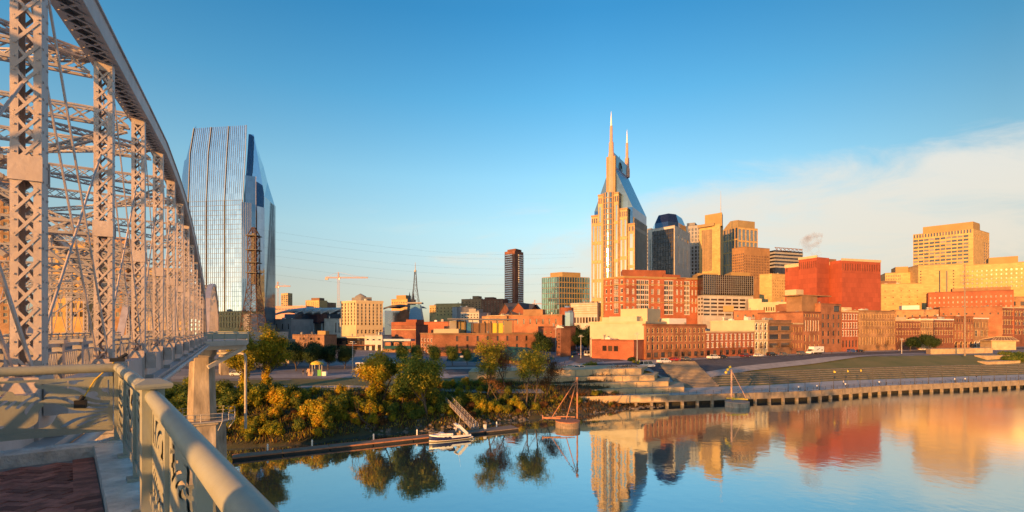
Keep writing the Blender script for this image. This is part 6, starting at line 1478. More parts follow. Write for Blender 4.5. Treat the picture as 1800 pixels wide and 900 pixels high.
for px, D, sc in ((1016, 262, 1.25), (1032, 258, 1.1), (1003, 268, 1.1), (946, 228, .8), (1026, 275, 1.2)): put(bt, px, D, px, sc)
at_ = make_tree('avenue_tree', 'dark bushy tree on the avenue before the plum brick house', 'dark', 7.5, .2, .9, 7140, .22, 36, clump=1.3, group='dark trees on the avenue', first=.3)
put(at_, 1600, 262, 0, 1, first=True)
for px, D, sc in ((1636, 268, 1.15), (1648, 266, .9), (1612, 270, .8)): put(at_, px, D, px, sc)
sb_ = make_tree('bare_street_tree', 'small bare brown street tree on the avenue kerb', 'russet', 5.5, .1, .8, 350, .12, 37, levels=3, clump=.7, group='bare street trees along the avenue', first=.3, gnarl=.2)
put(sb_, 1208, 188, 0, 1, first=True)
for px in (1172, 1190, 1228, 1268, 1285, 1302, 1320, 1340, 1366, 1387, 1545, 1560, 1580): put(sb_, px, Drow(px)-8, px, random.uniform(.85, 1.15))
# shrubs
def make_shrub(name, label, leaf, seed, n, w_, h, size, group):
    rs = np.random.RandomState(seed); root = thing(name, label, 'shrub', group=group); m = MB(); C = []; rad = []
    for k in range(13):
        a = rs.rand()*6.28; r = rs.rand()**.7*w_*.6; z = h*(.25+.6*rs.rand())*(1-.35*r/w_); C.append((r*math.cos(a), r*math.sin(a), z)); rad.append(w_*(.24+.22*rs.rand()))
        m.tube([(0, 0, -.2), (C[-1][0]*.5, C[-1][1]*.5, z*.6), C[-1]], [.05, .03, .01], 3)
    m.build('stems', M['bark'], root); link('foliage', from_arrays('foliage', leaf_cloud(rs, C, rad, n, size, 1.0), 4, LM[leaf]), root); return root
SH = [make_shrub('bank_shrub', 'yellow-green shrub glowing in the low sun on the river bank', 'autumn', 41, 1700, 2.1, 3.0, .17, 'yellow shrubs on the river bank'),
      make_shrub('bank_shrub', 'olive green shrub on the river bank', 'olive', 42, 1700, 2.1, 2.8, .17, 'olive shrubs on the river bank'),
      make_shrub('bank_shrub', 'dark green shrub on the upper river bank', 'green', 43, 1700, 2.2, 2.6, .17, 'green shrubs on the river bank'),
      make_shrub('bank_shrub', 'low russet shrub on the river bank', 'russet', 44, 1300, 1.6, 1.5, .13, 'russet shrubs on the river bank')]
used = [False]*4
def shrub(k, x, y, sc):
    r = put(SH[k], 0, y, random.random()*6.28, sc, first=not used[k], sink=.15, x=x); used[k] = True; return r
random.seed(21)
for px, D, k, sc in [(430, 101, 0, 1.3), (452, 103, 0, 1.3), (475, 104, 0, 1.35), (497, 104, 0, 1.25), (462, 108, 2, 1.3), (520, 105, 1, 1.1), (545, 99, 0, 1.2), (565, 98, 0, 1.4), (580, 99, 1, 1.3), (592, 101, 1, 1.2), (560, 95.5, 0, 1.0), (578, 96, 1, 1.0),
                     (410, 104, 2, 1.3), (400, 100, 2, 1.2), (392, 108, 2, 1.5), (300, 96, 2, 1.4), (315, 94, 1, 1.3), (325, 100, 2, 1.5), (310, 104, 2, 1.6), (288, 100, 2, 1.4), (278, 92, 1, 1.2), (332, 92, 2, 1.1), (335, 108, 1, 1.6),
                     (600, 103, 0, 1.0), (615, 106, 3, 1.2), (630, 105, 0, 1.1), (645, 104, 0, 1.1), (662, 105, 0, 1.0), (690, 107, 2, 1.0), (600, 112, 0, .8), (640, 111, 3, 1.1), (655, 101, 0, .9), (672, 102, 3, 1.0),
                     (845, 113, 0, 1.1), (860, 114, 0, 1.0), (838, 116, 1, 1.2), (872, 116, 0, .9), (905, 118, 0, 1.1), (890, 115, 1, .8), (918, 117, 0, .9), (940, 119, 1, .8), (955, 121, 3, 1.0), (780, 110, 2, 1.0), (800, 113, 2, 1.1), (815, 116, 1, 1.1), (720, 108, 1, .9), (770, 113, 2, 1.2)]:
    shrub(k, gx(px, D), D, sc*random.uniform(.9, 1.1))
for i in range(26):
    x = random.uniform(-56, -30); d = random.uniform(1.5, 9); shrub(random.choice([0, 3, 3, 1]), x, shore(x)+d/.93, random.uniform(.5, .85))
for i in range(70):
    x = random.uniform(-58, -8); d = random.uniform(3, 24); shrub(random.choice([0, 0, 1, 3, 2]), x, shore(x)+d/.93, random.uniform(.45, .8))
for i in range(120):
    x = random.uniform(-72, 30); d = random.uniform(2.5, 24) if x < 0 else random.uniform(3, 11); k = random.choice([3, 1, 0, 0, 2, 2] if x < 0 else [3, 3, 3, 1])
    shrub(k, x, shore(x)+d/.93, random.uniform(.5, 1.05) if x < 0 else random.uniform(.35, .7))
# hedges, planted bank at the street corner
hg = make_shrub('clipped_hedge', 'rounded dark hedge at the corner of the cream block', 'dark', 47, 2600, 2.4, 1.8, .16, None); put(hg, 1108, 182, 0, 1, first=True)
hb = make_shrub('street_hedge', 'low olive hedge on the traffic island at the junction', 'olive', 48, 2000, 2.0, 1.2, .15, 'hedges on the junction island'); put(hb, 1003, 160, 0, 1.1, first=True)
for px, D in ((1015, 161), (1027, 162), (1038, 163), (1044, 166), (1120, 174), (1127, 172)): put(hb, px, D, px, 1.05)
gb = make_shrub('green_mound_shrub', 'bright green clipped shrub at the right end of the lawn', 'green', 49, 2400, 2.6, 1.5, .18, 'green shrubs at the right end of the lawn'); put(gb, 1772, 222, 0, 1.3, first=True)
for px, D in ((1785, 222), (1797, 224), (1779, 228), (1792, 230), (1806, 226), (1769, 230)): put(gb, px, D, px, 1.4)
# ground cover and dead grass on the bank
rs = np.random.RandomState(5); P = []
def blades(n, x0, x1, dfun, hh):
    xs_ = rs.uniform(x0, x1, n); out_ = []
    for x in xs_:
        d = dfun(); y = shore(x)+d/.93; z = gz(x, y)-.03; a = rs.rand()*6.28; w_ = .05+.1*rs.rand(); h = hh*(.4+rs.rand()); lx, ly = rs.normal(0, .3, 2)*h
        c, s = math.cos(a)*w_, math.sin(a)*w_; out_ += [(x-c, y-s, z), (x+c, y+s, z), (x+c*.4+lx, y+s*.4+ly, z+h), (x-c*.4+lx, y-s*.4+ly, z+h)]
    return out_
q = blades(14000, -75, 40, lambda: .6+23*rs.rand()**1.2, .65)
o = link('bank_grass', from_arrays('bank_grass', q, 4, LM['straw'])); tag(o, 'dry straw-coloured grass and stems covering the river bank', 'grass', kind='stuff')
q = blades(16000, -75, 12, lambda: 1+25*rs.rand(), .5)
o = link('bank_ground_cover', from_arrays('bank_ground_cover', q, 4, LM['olive'])); tag(o, 'green low ground cover on the river bank', 'ground cover', kind='stuff')
m = MB(); random.seed(9)
for i in range(300):
    x = random.uniform(-30, 41); d = random.gauss(.9, 1.0) if random.random() < .7 else random.uniform(0, 6); y = shore(x)+d/.93
    r = random.uniform(.15, .6); z = max(-.1, gz(x, y)); n = 7; rr_ = [random.uniform(.7, 1.2) for _ in range(n)]
    loft(m, [[(x+r*rr_[k]*math.cos(k*6.28/n), y+r*rr_[k]*math.sin(k*6.28/n), z-r*.4) for k in range(n)], [(x+r*.95*rr_[-k]*math.cos(k*6.28/n), y+r*.95*rr_[-k]*math.sin(k*6.28/n), z+r*.2) for k in range(n)], [(x+r*.5*rr_[k]*math.cos(k*6.28/n), y+r*.5*math.sin(k*6.28/n), z+r*.55) for k in range(n)]])
o = m.build('bank_stones', M['rock']); tag(o, 'broken grey stones along the water edge', 'stones', kind='stuff')
# fallen dead tree
put(make_tree('fallen_tree', 'dead bare tree leaning out over the water below the thin yellow trees', 'russet', 9, .16, .7, 60, .1, 52, levels=2, clump=.4, first=.5, lean=-1.6), 668, 100.5, .3, 1, first=True)

# ------------------------------------------------------------------ dock, gangway, motor boat
A, Bq = Vector((-45, 79.2)), Vector((.7, 103.2)); t2 = (Bq-A).normalized(); n2 = Vector((-t2.y, t2.x)); ang = math.atan2(t2.y, t2.x); Ln = (Bq-A).length
dk = thing('floating_dock', 'long narrow floating timber dock with white pile caps below the bank', 'dock', (*A.lerp(Bq, .5), 0)); oo = Vector(dk.location)
m = MB(); nseg = 7
for i in range(nseg):
    p, q = A+t2*(Ln*i/nseg+.06), A+t2*(Ln*(i+1)/nseg-.06); wd = 1.15 if i < 6 else 1.7
    m.prism([p-n2*wd, q-n2*wd, q+n2*wd, p+n2*wd], .38, .52)
local(m, dk, 'deck', M['wood'])
m = MB()
for i in range(nseg):
    p, q = A+t2*(Ln*i/nseg+.1), A+t2*(Ln*(i+1)/nseg-.1); wd = 1.08 if i < 6 else 1.6
    m.prism([p-n2*wd, q-n2*wd, q+n2*wd, p+n2*wd], -.3, .38)
local(m, dk, 'float', M['dark'])
m = MB()
for s_ in (-1, 1): p, q = A+n2*(s_*1.2), A+t2*(Ln*6/7)+n2*(s_*1.2); m.bar((*p, .45), (*q, .45), .1, .22)
local(m, dk, 'edge_timber', M['rust'])
for f in (.10, .235, .44, .60, .83, .93):
    p = A+t2*(Ln*f)+n2*1.5; m = MB(); m.cyl(p, .14, -2, 1.5, 8); m.cyl(p, .18, 1.3, 1.62, 8, 0, .1); local(m, dk, 'mooring_pile', M['white'])
for f in (.745, .87):
    p = A+t2*(Ln*f)+n2*.6; m = MB(); m.box((p.x, p.y, 1.0), (.5, .4, .96), ang); local(m, dk, 'service_box', M['white'])
m = MB(); p = A+t2*(Ln*.80)+n2*1.0
for s_ in (-.8, .8): q = p+t2*s_; m.bar((*q, .5), (*q, 2.6), .1, .1)
m.bar((*(p-t2*.8), 2.6), (*(p+t2*.8), 2.6), .1, .1); local(m, dk, 'gate_frame', M['pole'])
gw = thing('gangway', 'grey railed gangway sloping from the bank down to the dock', 'gangway', (-5.5, 100, .5)); oo = Vector(gw.location)
p0, p1 = A+t2*(Ln*.83)+n2*.9, Vector((gx(789, 112), 112)); z0, z1 = .62, zy(706, 112); gd = (p1-p0).normalized(); gn = Vector((-gd.y, gd.x))
m = MB(); m.bar((*p0, z0), (*p1, z1), 1.5, .14); local(m, gw, 'walkway', M['wood'])
for s_ in (-1, 1):
    m = MB(); a, b = p0+gn*(s_*.75), p1+gn*(s_*.75)
    for h in (.25, .65, 1.05): m.bar((*a, z0+h), (*b, z1+h), .07, .07)
    for k in range(11): q = a.lerp(b, k/10); z = lerp(z0, z1, k/10); m.bar((*q, z), (*q, z+1.05), .07, .07)
    local(m, gw, 'handrail', M['polel'])
m = MB(); m.prism([p1-gn*1.6-gd*.3, p1-gn*1.6+gd*3, p1+gn*1.6+gd*3, p1+gn*1.6-gd*.3], z1-3.5, z1-.02); local(m, gw, 'landing', M['conc'])

bo = thing('motor_boat', 'white and navy cabin cruiser with slanted arch moored at the dock', 'boat', (gx(790, 93.2), 93.2, 0), ang+math.pi)
st = [(-3.9, 1.30, .95, .55), (-3.0, 1.36, .96, .55), (-1.5, 1.40, .98, .56), (0, 1.38, 1.02, .58), (1.5, 1.22, 1.10, .64), (2.7, .86, 1.20, .74), (3.5, .42, 1.28, .88), (4.0, .03, 1.34, 1.05)]   # x, half beam, sheer, knuckle
def hull_strip(f0, f1, mt, name):
    m = MB(); P = [[], []]
    def pt(s, f, sg):
        x, b_, sh, kn = s
        prof_ = [(0, .15, -.35), (.35, .80, .12), (.62, .95, .12+(kn-.12)*1.0), (1, 1.0, sh)]
        for (g0, y0, w0), (g1, y1, w1) in zip(prof_, prof_[1:]):
            if f <= g1+1e-6: u = (f-g0)/(g1-g0); return (x, sg*b_*lerp(y0, y1, u), lerp(w0, w1, u))
    for sg in (-1, 1):
        for s0, s1 in zip(st, st[1:]):
            k = 3
            for i in range(k):
                a, b = lerp(f0, f1, i/k), lerp(f0, f1, (i+1)/k); q = [pt(s0, a, sg), pt(s1, a, sg), pt(s1, b, sg), pt(s0, b, sg)]; m.face(q if sg < 0 else q[::-1], 0)
    q = [pt(st[0], f, -1) for f in (f0, f1)]+[pt(st[0], f, 1) for f in (f1, f0)]; m.face(q[::-1])
    m.build(name, mt, bo)
hull_strip(0, .36, M['rust'] and M['yellow'] and B['limed'], 'hull_bottom'); hull_strip(.36, .41, M['white'], 'boot_stripe'); hull_strip(.41, .80, M['navy'], 'hull_side'); hull_strip(.80, 1, M['white'], 'sheer_band')
m = MB(); n = len(st); top = [(x, b_, s) for x, b_, s, k in st]
m.mesh([(x, -b_, s) for x, b_, s in top]+[(x, b_, s) for x, b_, s in top]+[(x, 0, s+.08) for x, b_, s in top], [(i, i+1, 2*n+i+1, 2*n+i) for i in range(3, n-1)]+[(2*n+i, 2*n+i+1, n+i+1, n+i) for i in range(3, n-1)])
m.mesh([(-3.9, -1.3, .6), (0, -1.3, .6), (0, 1.3, .6), (-3.9, 1.3, .6)], [(0, 1, 2, 3)])
for sg in (-1, 1):
    for s0, s1 in zip(st[:3], st[1:4]): m.hexa([(s0[0], sg*s0[1]-.12*(sg > 0), .6), (s1[0], sg*s1[1]-.12*(sg > 0), .6), (s1[0], sg*s1[1]+.12*(sg < 0), .6), (s0[0], sg*s0[1]+.12*(sg < 0), .6), (s0[0], sg*s0[1]-.12*(sg > 0), s0[2]), (s1[0], sg*s1[1]-.12*(sg > 0), s1[2]), (s1[0], sg*s1[1]+.12*(sg < 0), s1[2]), (s0[0], sg*s0[1]+.12*(sg < 0), s0[2])])
m.box((-3.95, 0, .35), (.9, 2.3, .14)); m.build('deck', M['white'], bo)
m = MB(); loft(m, [[(-.4, -1.08, 1.0), (2.9, -.55, 1.15), (2.9, .55, 1.15), (-.4, 1.08, 1.0)], [(-.3, -1.0, 1.42), (1.6, -.72, 1.50), (1.6, .72, 1.50), (-.3, 1.0, 1.42)]]); m.build('cabin', M['white'], bo)
m = MB(); loft(m, [[(-.7, -1.02, 1.42), (1.1, -.75, 1.5), (1.1, .75, 1.5), (-.7, 1.02, 1.42)], [(-.9, -.9, 2.02), (.25, -.66, 2.02), (.25, .66, 2.02), (-.9, .9, 2.02)]], cap=False); m.build('windscreen', M['dkglass'], bo)
m = MB()
for sg in (-1, 1):
    m.bar((-3.2, sg*1.25, 1.0), (-1.5, sg*1.05, 2.75), .5, .12, up=(0, 1, 0)); 
m.bar((-1.5, -1.1, 2.75), (-1.5, 1.1, 2.75), .5, .14); m.build('radar_arch', M['white'], bo)
m = MB(); m.box((-1.6, 0, .95), (.6, 1.8, .7)); m.box((-2.9, 0, .85), (.7, 2.0, .55)); m.box((-1.85, 0, 1.4), (.15, 1.8, .5)); m.build('seats', B['cream'], bo)
m = MB(); prev = None
for x, b_, s, k in st[3:]:
    for sg in (-1, 1):
        p = (x, sg*b_*.92, s); m.bar(p, (x, sg*b_*.9, s+.45), .035, .035)
    if prev:
        for sg in (-1, 1): m.bar((prev[0], sg*prev[1]*.9, prev[2]+.45), (x, sg*b_*.9, s+.45), .04, .04)
    prev = (x, b_, s)
m.build('bow_rail', M['polel'], bo)
m = MB(); m.tube([(-1.5, .9, 2.8), (-1.9, .95, 5.0)], [.03, .012], 5); m.build('aerial', M['white'], bo)
for sg in (-1, 1):
    m = MB()
    for x in (.4, 1.2, 2.0): m.box((x, sg*(interp(x, [(s[0], s[1]) for s in st])*.975+.01), .86), (.4, .03, .12))
    m.build('portlight', M['dkglass'], bo)

# mooring cells with derricks
def cell(px, yb, r, label, mast_px, mast_top, braces, boom, mtm, mtc, lump=False):
    D = EYE*FOC/(yb-HOR); c = Vector((gx(px, D), D+r*.8)); root = thing('mooring_derrick', label, 'derrick', (*c, 0)); m = MB(); n = 20
    m.cyl((0, 0), r, -2, 1.2, n, 0)
    for k in range(n*2): a = k*math.pi/n; m.box((r*math.cos(a), r*math.sin(a), .1), (.12, .22, 2.4), a)
    m.build('cell_wall', M[mtc], root); m = MB(); m.cyl((0, 0), r+.1, 1.2, 1.42, n); m.build('cap_ring', M[mtm], root)
    z1 = zy(mast_top, D); mx_ = gx(mast_px, D)-c.x; m = MB(); m.tube([(mx_, 0, 1.8), (mx_, 0, z1)], .17 if not lump else .24, 10); m.tube([(mx_, 0, z1-.15), (mx_, 0, z1+.2)], .3, 10); m.build('mast', M[mtm], root)
    for bx, by, bz in braces: m = MB(); m.tube([(mx_, 0, z1-.1), (bx, by, bz)], .095, 8); m.build('brace', M[mtm], root)
    m = MB(); m.bar((boom[0], -.6, 2.1), (boom[1], -.6, 2.0), .35, .35); m.bar((boom[0], -.9, 1.8), (boom[0], -.3, 2.5), .25, .25); m.bar((-r, -.2, 2.3), (r*.6, -.2, 2.2), .2, .2); m.build('boom', M['yellow' if lump else mtm], root)
    if lump:
        m = MB()
        for x, z, s_ in ((-.4, z1+.9, .38), (-1.0, z1+.2, .45), (-1.5, z1-.6, .4)): m.lathe((x+mx_, 0, z-s_), [(.1, 0), (s_, .5*s_), (s_*.9, 1.2*s_), (s_*.6, 1.7*s_), (.1, 1.8*s_)], 9)
        m.build('float_bag', M['yellow'], root)
    return root
cell(1000, 754, 2.55, 'round sheet-piled mooring cell with an orange A-frame derrick near the bank', 1017, 666, [(-3.6, -.5, 1.9), (-.5, -1.6, 1.9)], (-5.4, -1.6), 'rust', 'wood')
cell(1303, 717, 3.0, 'pale round mooring cell with a tall post and yellow floats before the promenade', 1293, 652, [(2.4, -.5, 1.9)], (-1.5, 2.6), 'crane', 'conc', True)

# ------------------------------------------------------------------ street furniture
def on_street(px, y, zz=9.0): D = (EYE-zz)*FOC/(y-HOR); return D
tp = thing('promenade_lamp', 'dark slender lamp post with angled head on the promenade', 'lamp post', group='lamp posts along the promenade')
m = MB(); m.tube([(0, 0, 0), (0, 0, 5.6)], [.09, .06], 8); m.cyl((0, 0), .16, 0, .4, 8); m.build('post', M['pole'], tp)
m = MB(); m.bar((0, 0, 5.55), (.7, 0, 5.75), .14, .08); m.build('lamp_head', M['pole'], tp)
fp = thing('pennant_pole', 'promenade pole flying a small yellow pennant', 'flag pole', group='pennant poles on the promenade')
m = MB(); m.tube([(0, 0, 0), (0, 0, 5.8)], [.08, .05], 8); m.cyl((0, 0), .16, 0, .4, 8); m.build('post', M['pole'], fp)
m = MB(); pts = [(0, 0, 5.75), (.25, .06, 5.6), (.5, -.04, 5.4), (.75, .05, 5.15)]
for (x0, y0, z0), (x1, y1, z1) in zip(pts, pts[1:]): m.hexa([(x0, y0-.01, z0-.9+x0), (x1, y1-.01, z1-.9+x1), (x1, y1+.01, z1-.9+x1), (x0, y0+.01, z0-.9+x0), (x0, y0-.01, z0), (x1, y1-.01, z1), (x1, y1+.01, z1), (x0, y0+.01, z0)])
m.build('pennant', M['yellow'], fp)
s = 50; i = 0; f1 = f2 = True
while s < 235:
    x, y, tx, ty = along(Q, s); loc = (x-ty*1.2, y+tx*1.2, 2.62)
    if 68 < s < 92 and i % 2 == 0 or 80 < s < 90:
        if f1: fp.location = loc; f1 = False
        else: copy_tree(fp, loc, .2)
    else:
        if f2: tp.location = loc; f2 = False
        else: copy_tree(tp, loc, math.atan2(ty, tx)+1.6)
    s += 6.2; i += 1
bl_ = thing('globe_bollard', 'short bollard with a white globe on the promenade edge', 'bollard', group='white globe bollards on the promenade')
m = MB(); m.cyl((0, 0), .09, 0, .8, 8); m.build('post', M['pole'], bl_); m = MB(); m.lathe((0, 0, .75), [(.06, 0), (.2, .12), (.24, .28), (.18, .45), (.04, .52)], 10); m.build('globe', M['white'], bl_)
for i, s in enumerate((62, 70, 83, 99, 133, 138, 172, 178)):
    x, y, tx, ty = along(Q, s); loc = (x-ty*3, y+tx*3, 2.62)
    if i == 0: bl_.location = loc
    else: copy_tree(bl_, loc)
up_ = thing('power_pole', 'very tall wooden power pole with crossarms right of the plum brick houses', 'power pole', (gx(1696, 222), 222, 8.8))
m = MB(); m.tube([(0, 0, 0), (0, 0, 20), (0, 0, 41.5)], [.34, .28, .2], 10); m.build('pole', M['wood'], up_)
for z in (33, 36): m = MB(); m.box((0, -.3, z), (4.6, .25, .3)); [m.cyl((x, -.3), .1, z+.1, z+.6, 6) for x in (-2.1, -1, 1, 2.1)]; m.build('crossarm', M['wood'], up_)
def upole(px, y0, y1, label):
    D = on_street(px, y0, 9); r = thing('utility_pole', label, 'utility pole', (gx(px, D), D, gz(gx(px, D), D)-.1)); h = zy(y1, D)-r.location.z
    m = MB(); m.tube([(0, 0, 0), (0, 0, h)], [.16, .1], 8); m.build('pole', M['polel'], r); m = MB(); m.box((0, -.12, h-.6), (2.2, .12, .14)); m.box((0, -.12, h-.1), (1.2, .3, .2)); m.build('crossarm', M['polel'], r)
upole(977, 620, 576, 'pale light pole before the narrow plain brick block'); upole(1021, 630, 589, 'thin grey light pole at the junction island'); upole(620, 655, 600, 'grey light pole between the dark park trees and the bar')
upole(1120, 636, 585, 'thin pole in front of the cream painted block'); upole(1585, 622, 595, 'thin light pole before the wide tan brick block')
# fence on the bank path
fe = thing('path_fence', 'low grey wire fence along the path above the bank', 'fence', (-34, 117, 7)); m = MB(); prev = None; oo = Vector(fe.location)
for k in range(15):
    x = lerp(-46, -24, k/14); y = lerp(114, 117.5, k/14); z = gz(x, y); m.bar((x, y, z-.2), (x, y, z+1.2), .08, .08)
    if prev:
        for h in (.4, .8, 1.2): m.bar((*prev[:2], prev[2]+h), (x, y, z+h), .04, .04)
    prev = (x, y, z)
local(m, fe, 'rail', M['polel'])
# kiosk in the park
ks_ = thing('park_kiosk', 'small kiosk with yellow domed canopy, green panel and white box', 'kiosk', (gx(558, 138), 138, gz(gx(558, 138), 138)))
m = MB(); [m.bar((x, y, 0), (x, y, 3.3), .14, .14) for x in (-1.1, .9) for y in (-.9, .9)]; m.build('posts', M['polel'], ks_)
m = MB(); m.lathe((-.1, 0, 3.2), [(1.75, 0), (1.7, .25), (1.3, .65), (.7, .9), (.1, 1.0)], 14); m.build('canopy', M['yellow'], ks_)
m = MB(); m.box((.9, -.95, .9), (1.0, .1, 1.7)); m.build('green_panel', M['green'], ks_); m = MB(); m.box((2.1, -.3, .55), (1.1, 1.0, 1.1)); m.box((2.1, -.3, 1.14), (1.2, 1.1, .08)); m.build('white_box', M['white'], ks_)
m = MB(); m.box((-1.7, -.3, .6), (1.2, 1.2, 1.3)); m.box((-2.1, -.6, 1.6), (.7, .8, .8)); m.build('play_blocks', M['crane'], ks_)

# ------------------------------------------------------------------ vehicles
def loft_car(m, secs, mi=0):
    loft(m, secs, mi)
def make_car(name, label, cat, paint, loc, rz, kind='car', group=None):
    r = thing(name, label, cat, loc, rz, group); Lh, Wd, H = dict(car=(4.5, 1.8, 1.45), suv=(4.8, 1.95, 1.75), van=(5.4, 2.0, 2.3), pickup=(5.6, 2.0, 1.85))[kind]
    l, w_ = Lh/2, Wd/2; belt = .95 if kind == 'car' else 1.12
    m = MB(); prof = [(-l, .45), (-l, .85), (-l+.1, belt), (l-1.2, belt), (l-.15, belt-.17), (l, .7), (l, .42), (l-.3, .28), (-l+.3, .28)]
    n = len(prof); m.mesh([(x, -w_, z) for x, z in prof]+[(x, w_, z) for x, z in prof], [tuple(range(n-1, -1, -1)), tuple(range(n, 2*n))]+[(i, (i+1) % n, (i+1) % n+n, i+n) for i in range(n)]); 
    cab = dict(car=(-l+.35, l-1.25, -l+.9, l-2.1), suv=(-l+.12, l-1.2, -l+.35, l-1.9), van=(-l+.06, l-.75, -l+.15, l-1.5), pickup=(-l+2.0, l-1.3, -l+2.15, l-2.1))[kind]
    wi = w_*.84; m.mesh([(cab[2], -wi, H-.06), (cab[3], -wi, H-.06), (cab[3], wi, H-.06), (cab[2], wi, H-.06), (cab[2], -wi, H), (cab[3], -wi, H), (cab[3], wi, H), (cab[2], wi, H)], [(0, 1, 5, 4), (1, 2, 6, 5), (2, 3, 7, 6), (3, 0, 4, 7), (4, 5, 6, 7), (3, 2, 1, 0)])
    for s_ in (-1, 1):
        for a, b in ((cab[0], cab[2]), (cab[1], cab[3]), ((cab[0]+cab[1])/2, (cab[2]+cab[3])/2)): m.bar((a, s_*w_*.97, belt), (b, s_*wi, H-.03), .1, .07)
    if kind == 'pickup':
        m.box((-l+1.0, 0, belt+.02), (1.9, Wd*.96, .1))
    m.build('body', paint, r)
    m = MB(); g = .02; loft(m, [[(cab[0]+g, -w_*.95, belt), (cab[1]-g, -w_*.95, belt), (cab[1]-g, w_*.95, belt), (cab[0]+g, w_*.95, belt)], [(cab[2], -wi*.98, H-.05), (cab[3], -wi*.98, H-.05), (cab[3], wi*.98, H-.05), (cab[2], wi*.98, H-.05)]]); m.build('windows', M['dkglass'], r)
    for sx in (-1, 1):
        for sy in (-1, 1):
            m = MB(); m.tube([(sx*l*.62, sy*(w_-.2), .33), (sx*l*.62, sy*(w_+.03), .33)], .33, 12); wo = m.build('wheel', M['rubber'], r); m = MB(); m.tube([(sx*l*.62, sy*(w_+.03), .33), (sx*l*.62, sy*(w_+.045), .33)], .19, 10); m.build('rim', M['polel'], wo)
    for sy in (-1, 1):
        m = MB(); m.box((l-.04, sy*w_*.7, .68), (.12, .34, .16)); m.build('headlight', M['white'], r); m = MB(); m.box((-l+.02, sy*w_*.8, .78), (.08, .2, .26)); m.build('taillight', M['red'], r)
    return r
def paint(name, col): return mat(name, col, .25, var=.03, spec=.6)
PT = dict(white=paint('white car paint', (.72, .72, .71)), silver=paint('silver car paint', (.42, .43, .45)), black=paint('black car paint', (.018, .018, .02)), blue=paint('blue car paint', (.04, .09, .28)), red=paint('red car paint', (.42, .03, .025)), grey=paint('grey car paint', (.13, .14, .15)), maroon=paint('maroon car paint', (.12, .02, .025)))
def road_z(x, y): return max(gz(x, y), gz(x+1, y), gz(x-1, y), gz(x, y+1), gz(x, y-1))+.11
def car_at(px, off, paintk, kind, label, rz=None, name=None, D=None):
    D = Drow(px)-off if D is None else D; x = gx(px, D); p, q = rowpt(px-4), rowpt(px+4); a = math.atan2(q[1]-p[1], q[0]-p[0]) if rz is None else rz
    return make_car(name or dict(car='parked_car', suv='parked_car', van='parked_van', pickup='pickup_truck')[kind], label, dict(van='van', pickup='truck').get(kind, 'car'), PT[paintk], (x, D, road_z(x, D)), a, kind)
car_at(1021, 0, 'white', 'suv', 'white estate car below the hedge island', .1, D=155)
car_at(1038, 0, 'white', 'van', 'white van with red side panel on the junction', .5, D=212)
car_at(1024, 0, 'blue', 'car', 'dark blue car behind the white van at the junction', .9, D=216)
car_at(1012, 0, 'silver', 'car', 'silver car waiting on broadway beside the street trees', 1.2, D=228)
car_at(1138, 22, 'white', 'van', 'white delivery van at the left end of the avenue', .5)
car_at(1167, 15, 'white', 'pickup', 'white pickup before the arched brick building')
car_at(1254, 15, 'white', 'pickup', 'larger white pickup before the low brick building')
car_at(1270, 14, 'black', 'car', 'black car behind the larger white pickup')
car_at(1310, 14, 'maroon', 'suv', 'dark maroon car before the low red brick building')
car_at(1333, 15, 'white', 'car', 'white car before the narrow cream stone house')
car_at(1356, 14, 'black', 'suv', 'black car before the brown loggia building')
car_at(1377, 14, 'grey', 'car', 'grey car under the loggia balconies')
car_at(1408, 15, 'grey', 'suv', 'grey car left of the white box truck')
car_at(1497, 15, 'blue', 'suv', 'blue car right of the white box truck')
car_at(1512, 15, 'black', 'car', 'black car before the wide tan brick block')
car_at(1622, 16, 'white', 'car', 'white car by the dark avenue trees')
car_at(668, 0, 'white', 'car', 'white car parked on the park road by the kiosk', .1, D=139)
car_at(660, 0, 'white', 'van', 'white van before the dark open bar', .3, D=196)
car_at(640, 0, 'silver', 'car', 'silver car on the back road beneath the bar', .2, D=162)
car_at(420, 0, 'white', 'car', 'white car half hidden behind the ivy-wrapped trees', .3, D=136)
car_at(1206, 14, 'grey', 'car', 'grey car before the middle of the arched brick building')
car_at(1186, 14, 'red', 'car', 'red car before the left bays of the arched brick building')
bx = thing('box_truck', 'white box truck with a dark slanted stripe parked on the avenue', 'truck', (gx(1432, Drow(1432)-15), Drow(1432)-15, road_z(gx(1432, Drow(1432)-15), Drow(1432)-15)), math.atan2(rowpt(1440)[1]-rowpt(1420)[1], rowpt(1440)[0]-rowpt(1420)[0]))
m = MB(); m.box((1.4, 0, 2.25), (8.2, 2.5, 2.7)); m.build('cargo_box', M['white'], bx)
m = MB(); m.bar((-.6, -1.27, 1.9), (2.2, -1.27, 2.7), .03, .28, up=(0, 0, 1)); m.box((3.9, -1.265, 1.9), (1.0, .03, .5)); m.build('stripe', M['black'], bx)
m = MB(); pf = [(-5.2, .5), (-5.2, 1.3), (-4.2, 1.5), (-3.9, 2.5), (-2.85, 2.55), (-2.85, .5)]; n = len(pf); m.mesh([(x, -1.15, z) for x, z in pf]+[(x, 1.15, z) for x, z in pf], [tuple(range(n)), tuple(range(2*n-1, n-1, -1))]+[(i, i+n, (i+1) % n+n, (i+1) % n) for i in range(n)]); m.build('cab', M['white'], bx)
m = MB(); m.face([(-4.23, -1.05, 1.55), (-4.23, 1.05, 1.55), (-3.95, 1.05, 2.4), (-3.95, -1.05, 2.4)]); m.box((-3.5, 0, 1.95), (.8, 2.34, .6)); m.build('cab_glass', M['dkglass'], bx)
m = MB(); m.box((0, 0, .75), (9.5, .9, .25)); m.build('chassis', M['black'], bx)
for x in (-4.1, 2.2, 3.4):
    for sy in (-1, 1): m = MB(); m.tube([(x, sy*.85, .48), (x, sy*1.2, .48)], .48, 12); m.build('wheel', M['rubber'], bx)
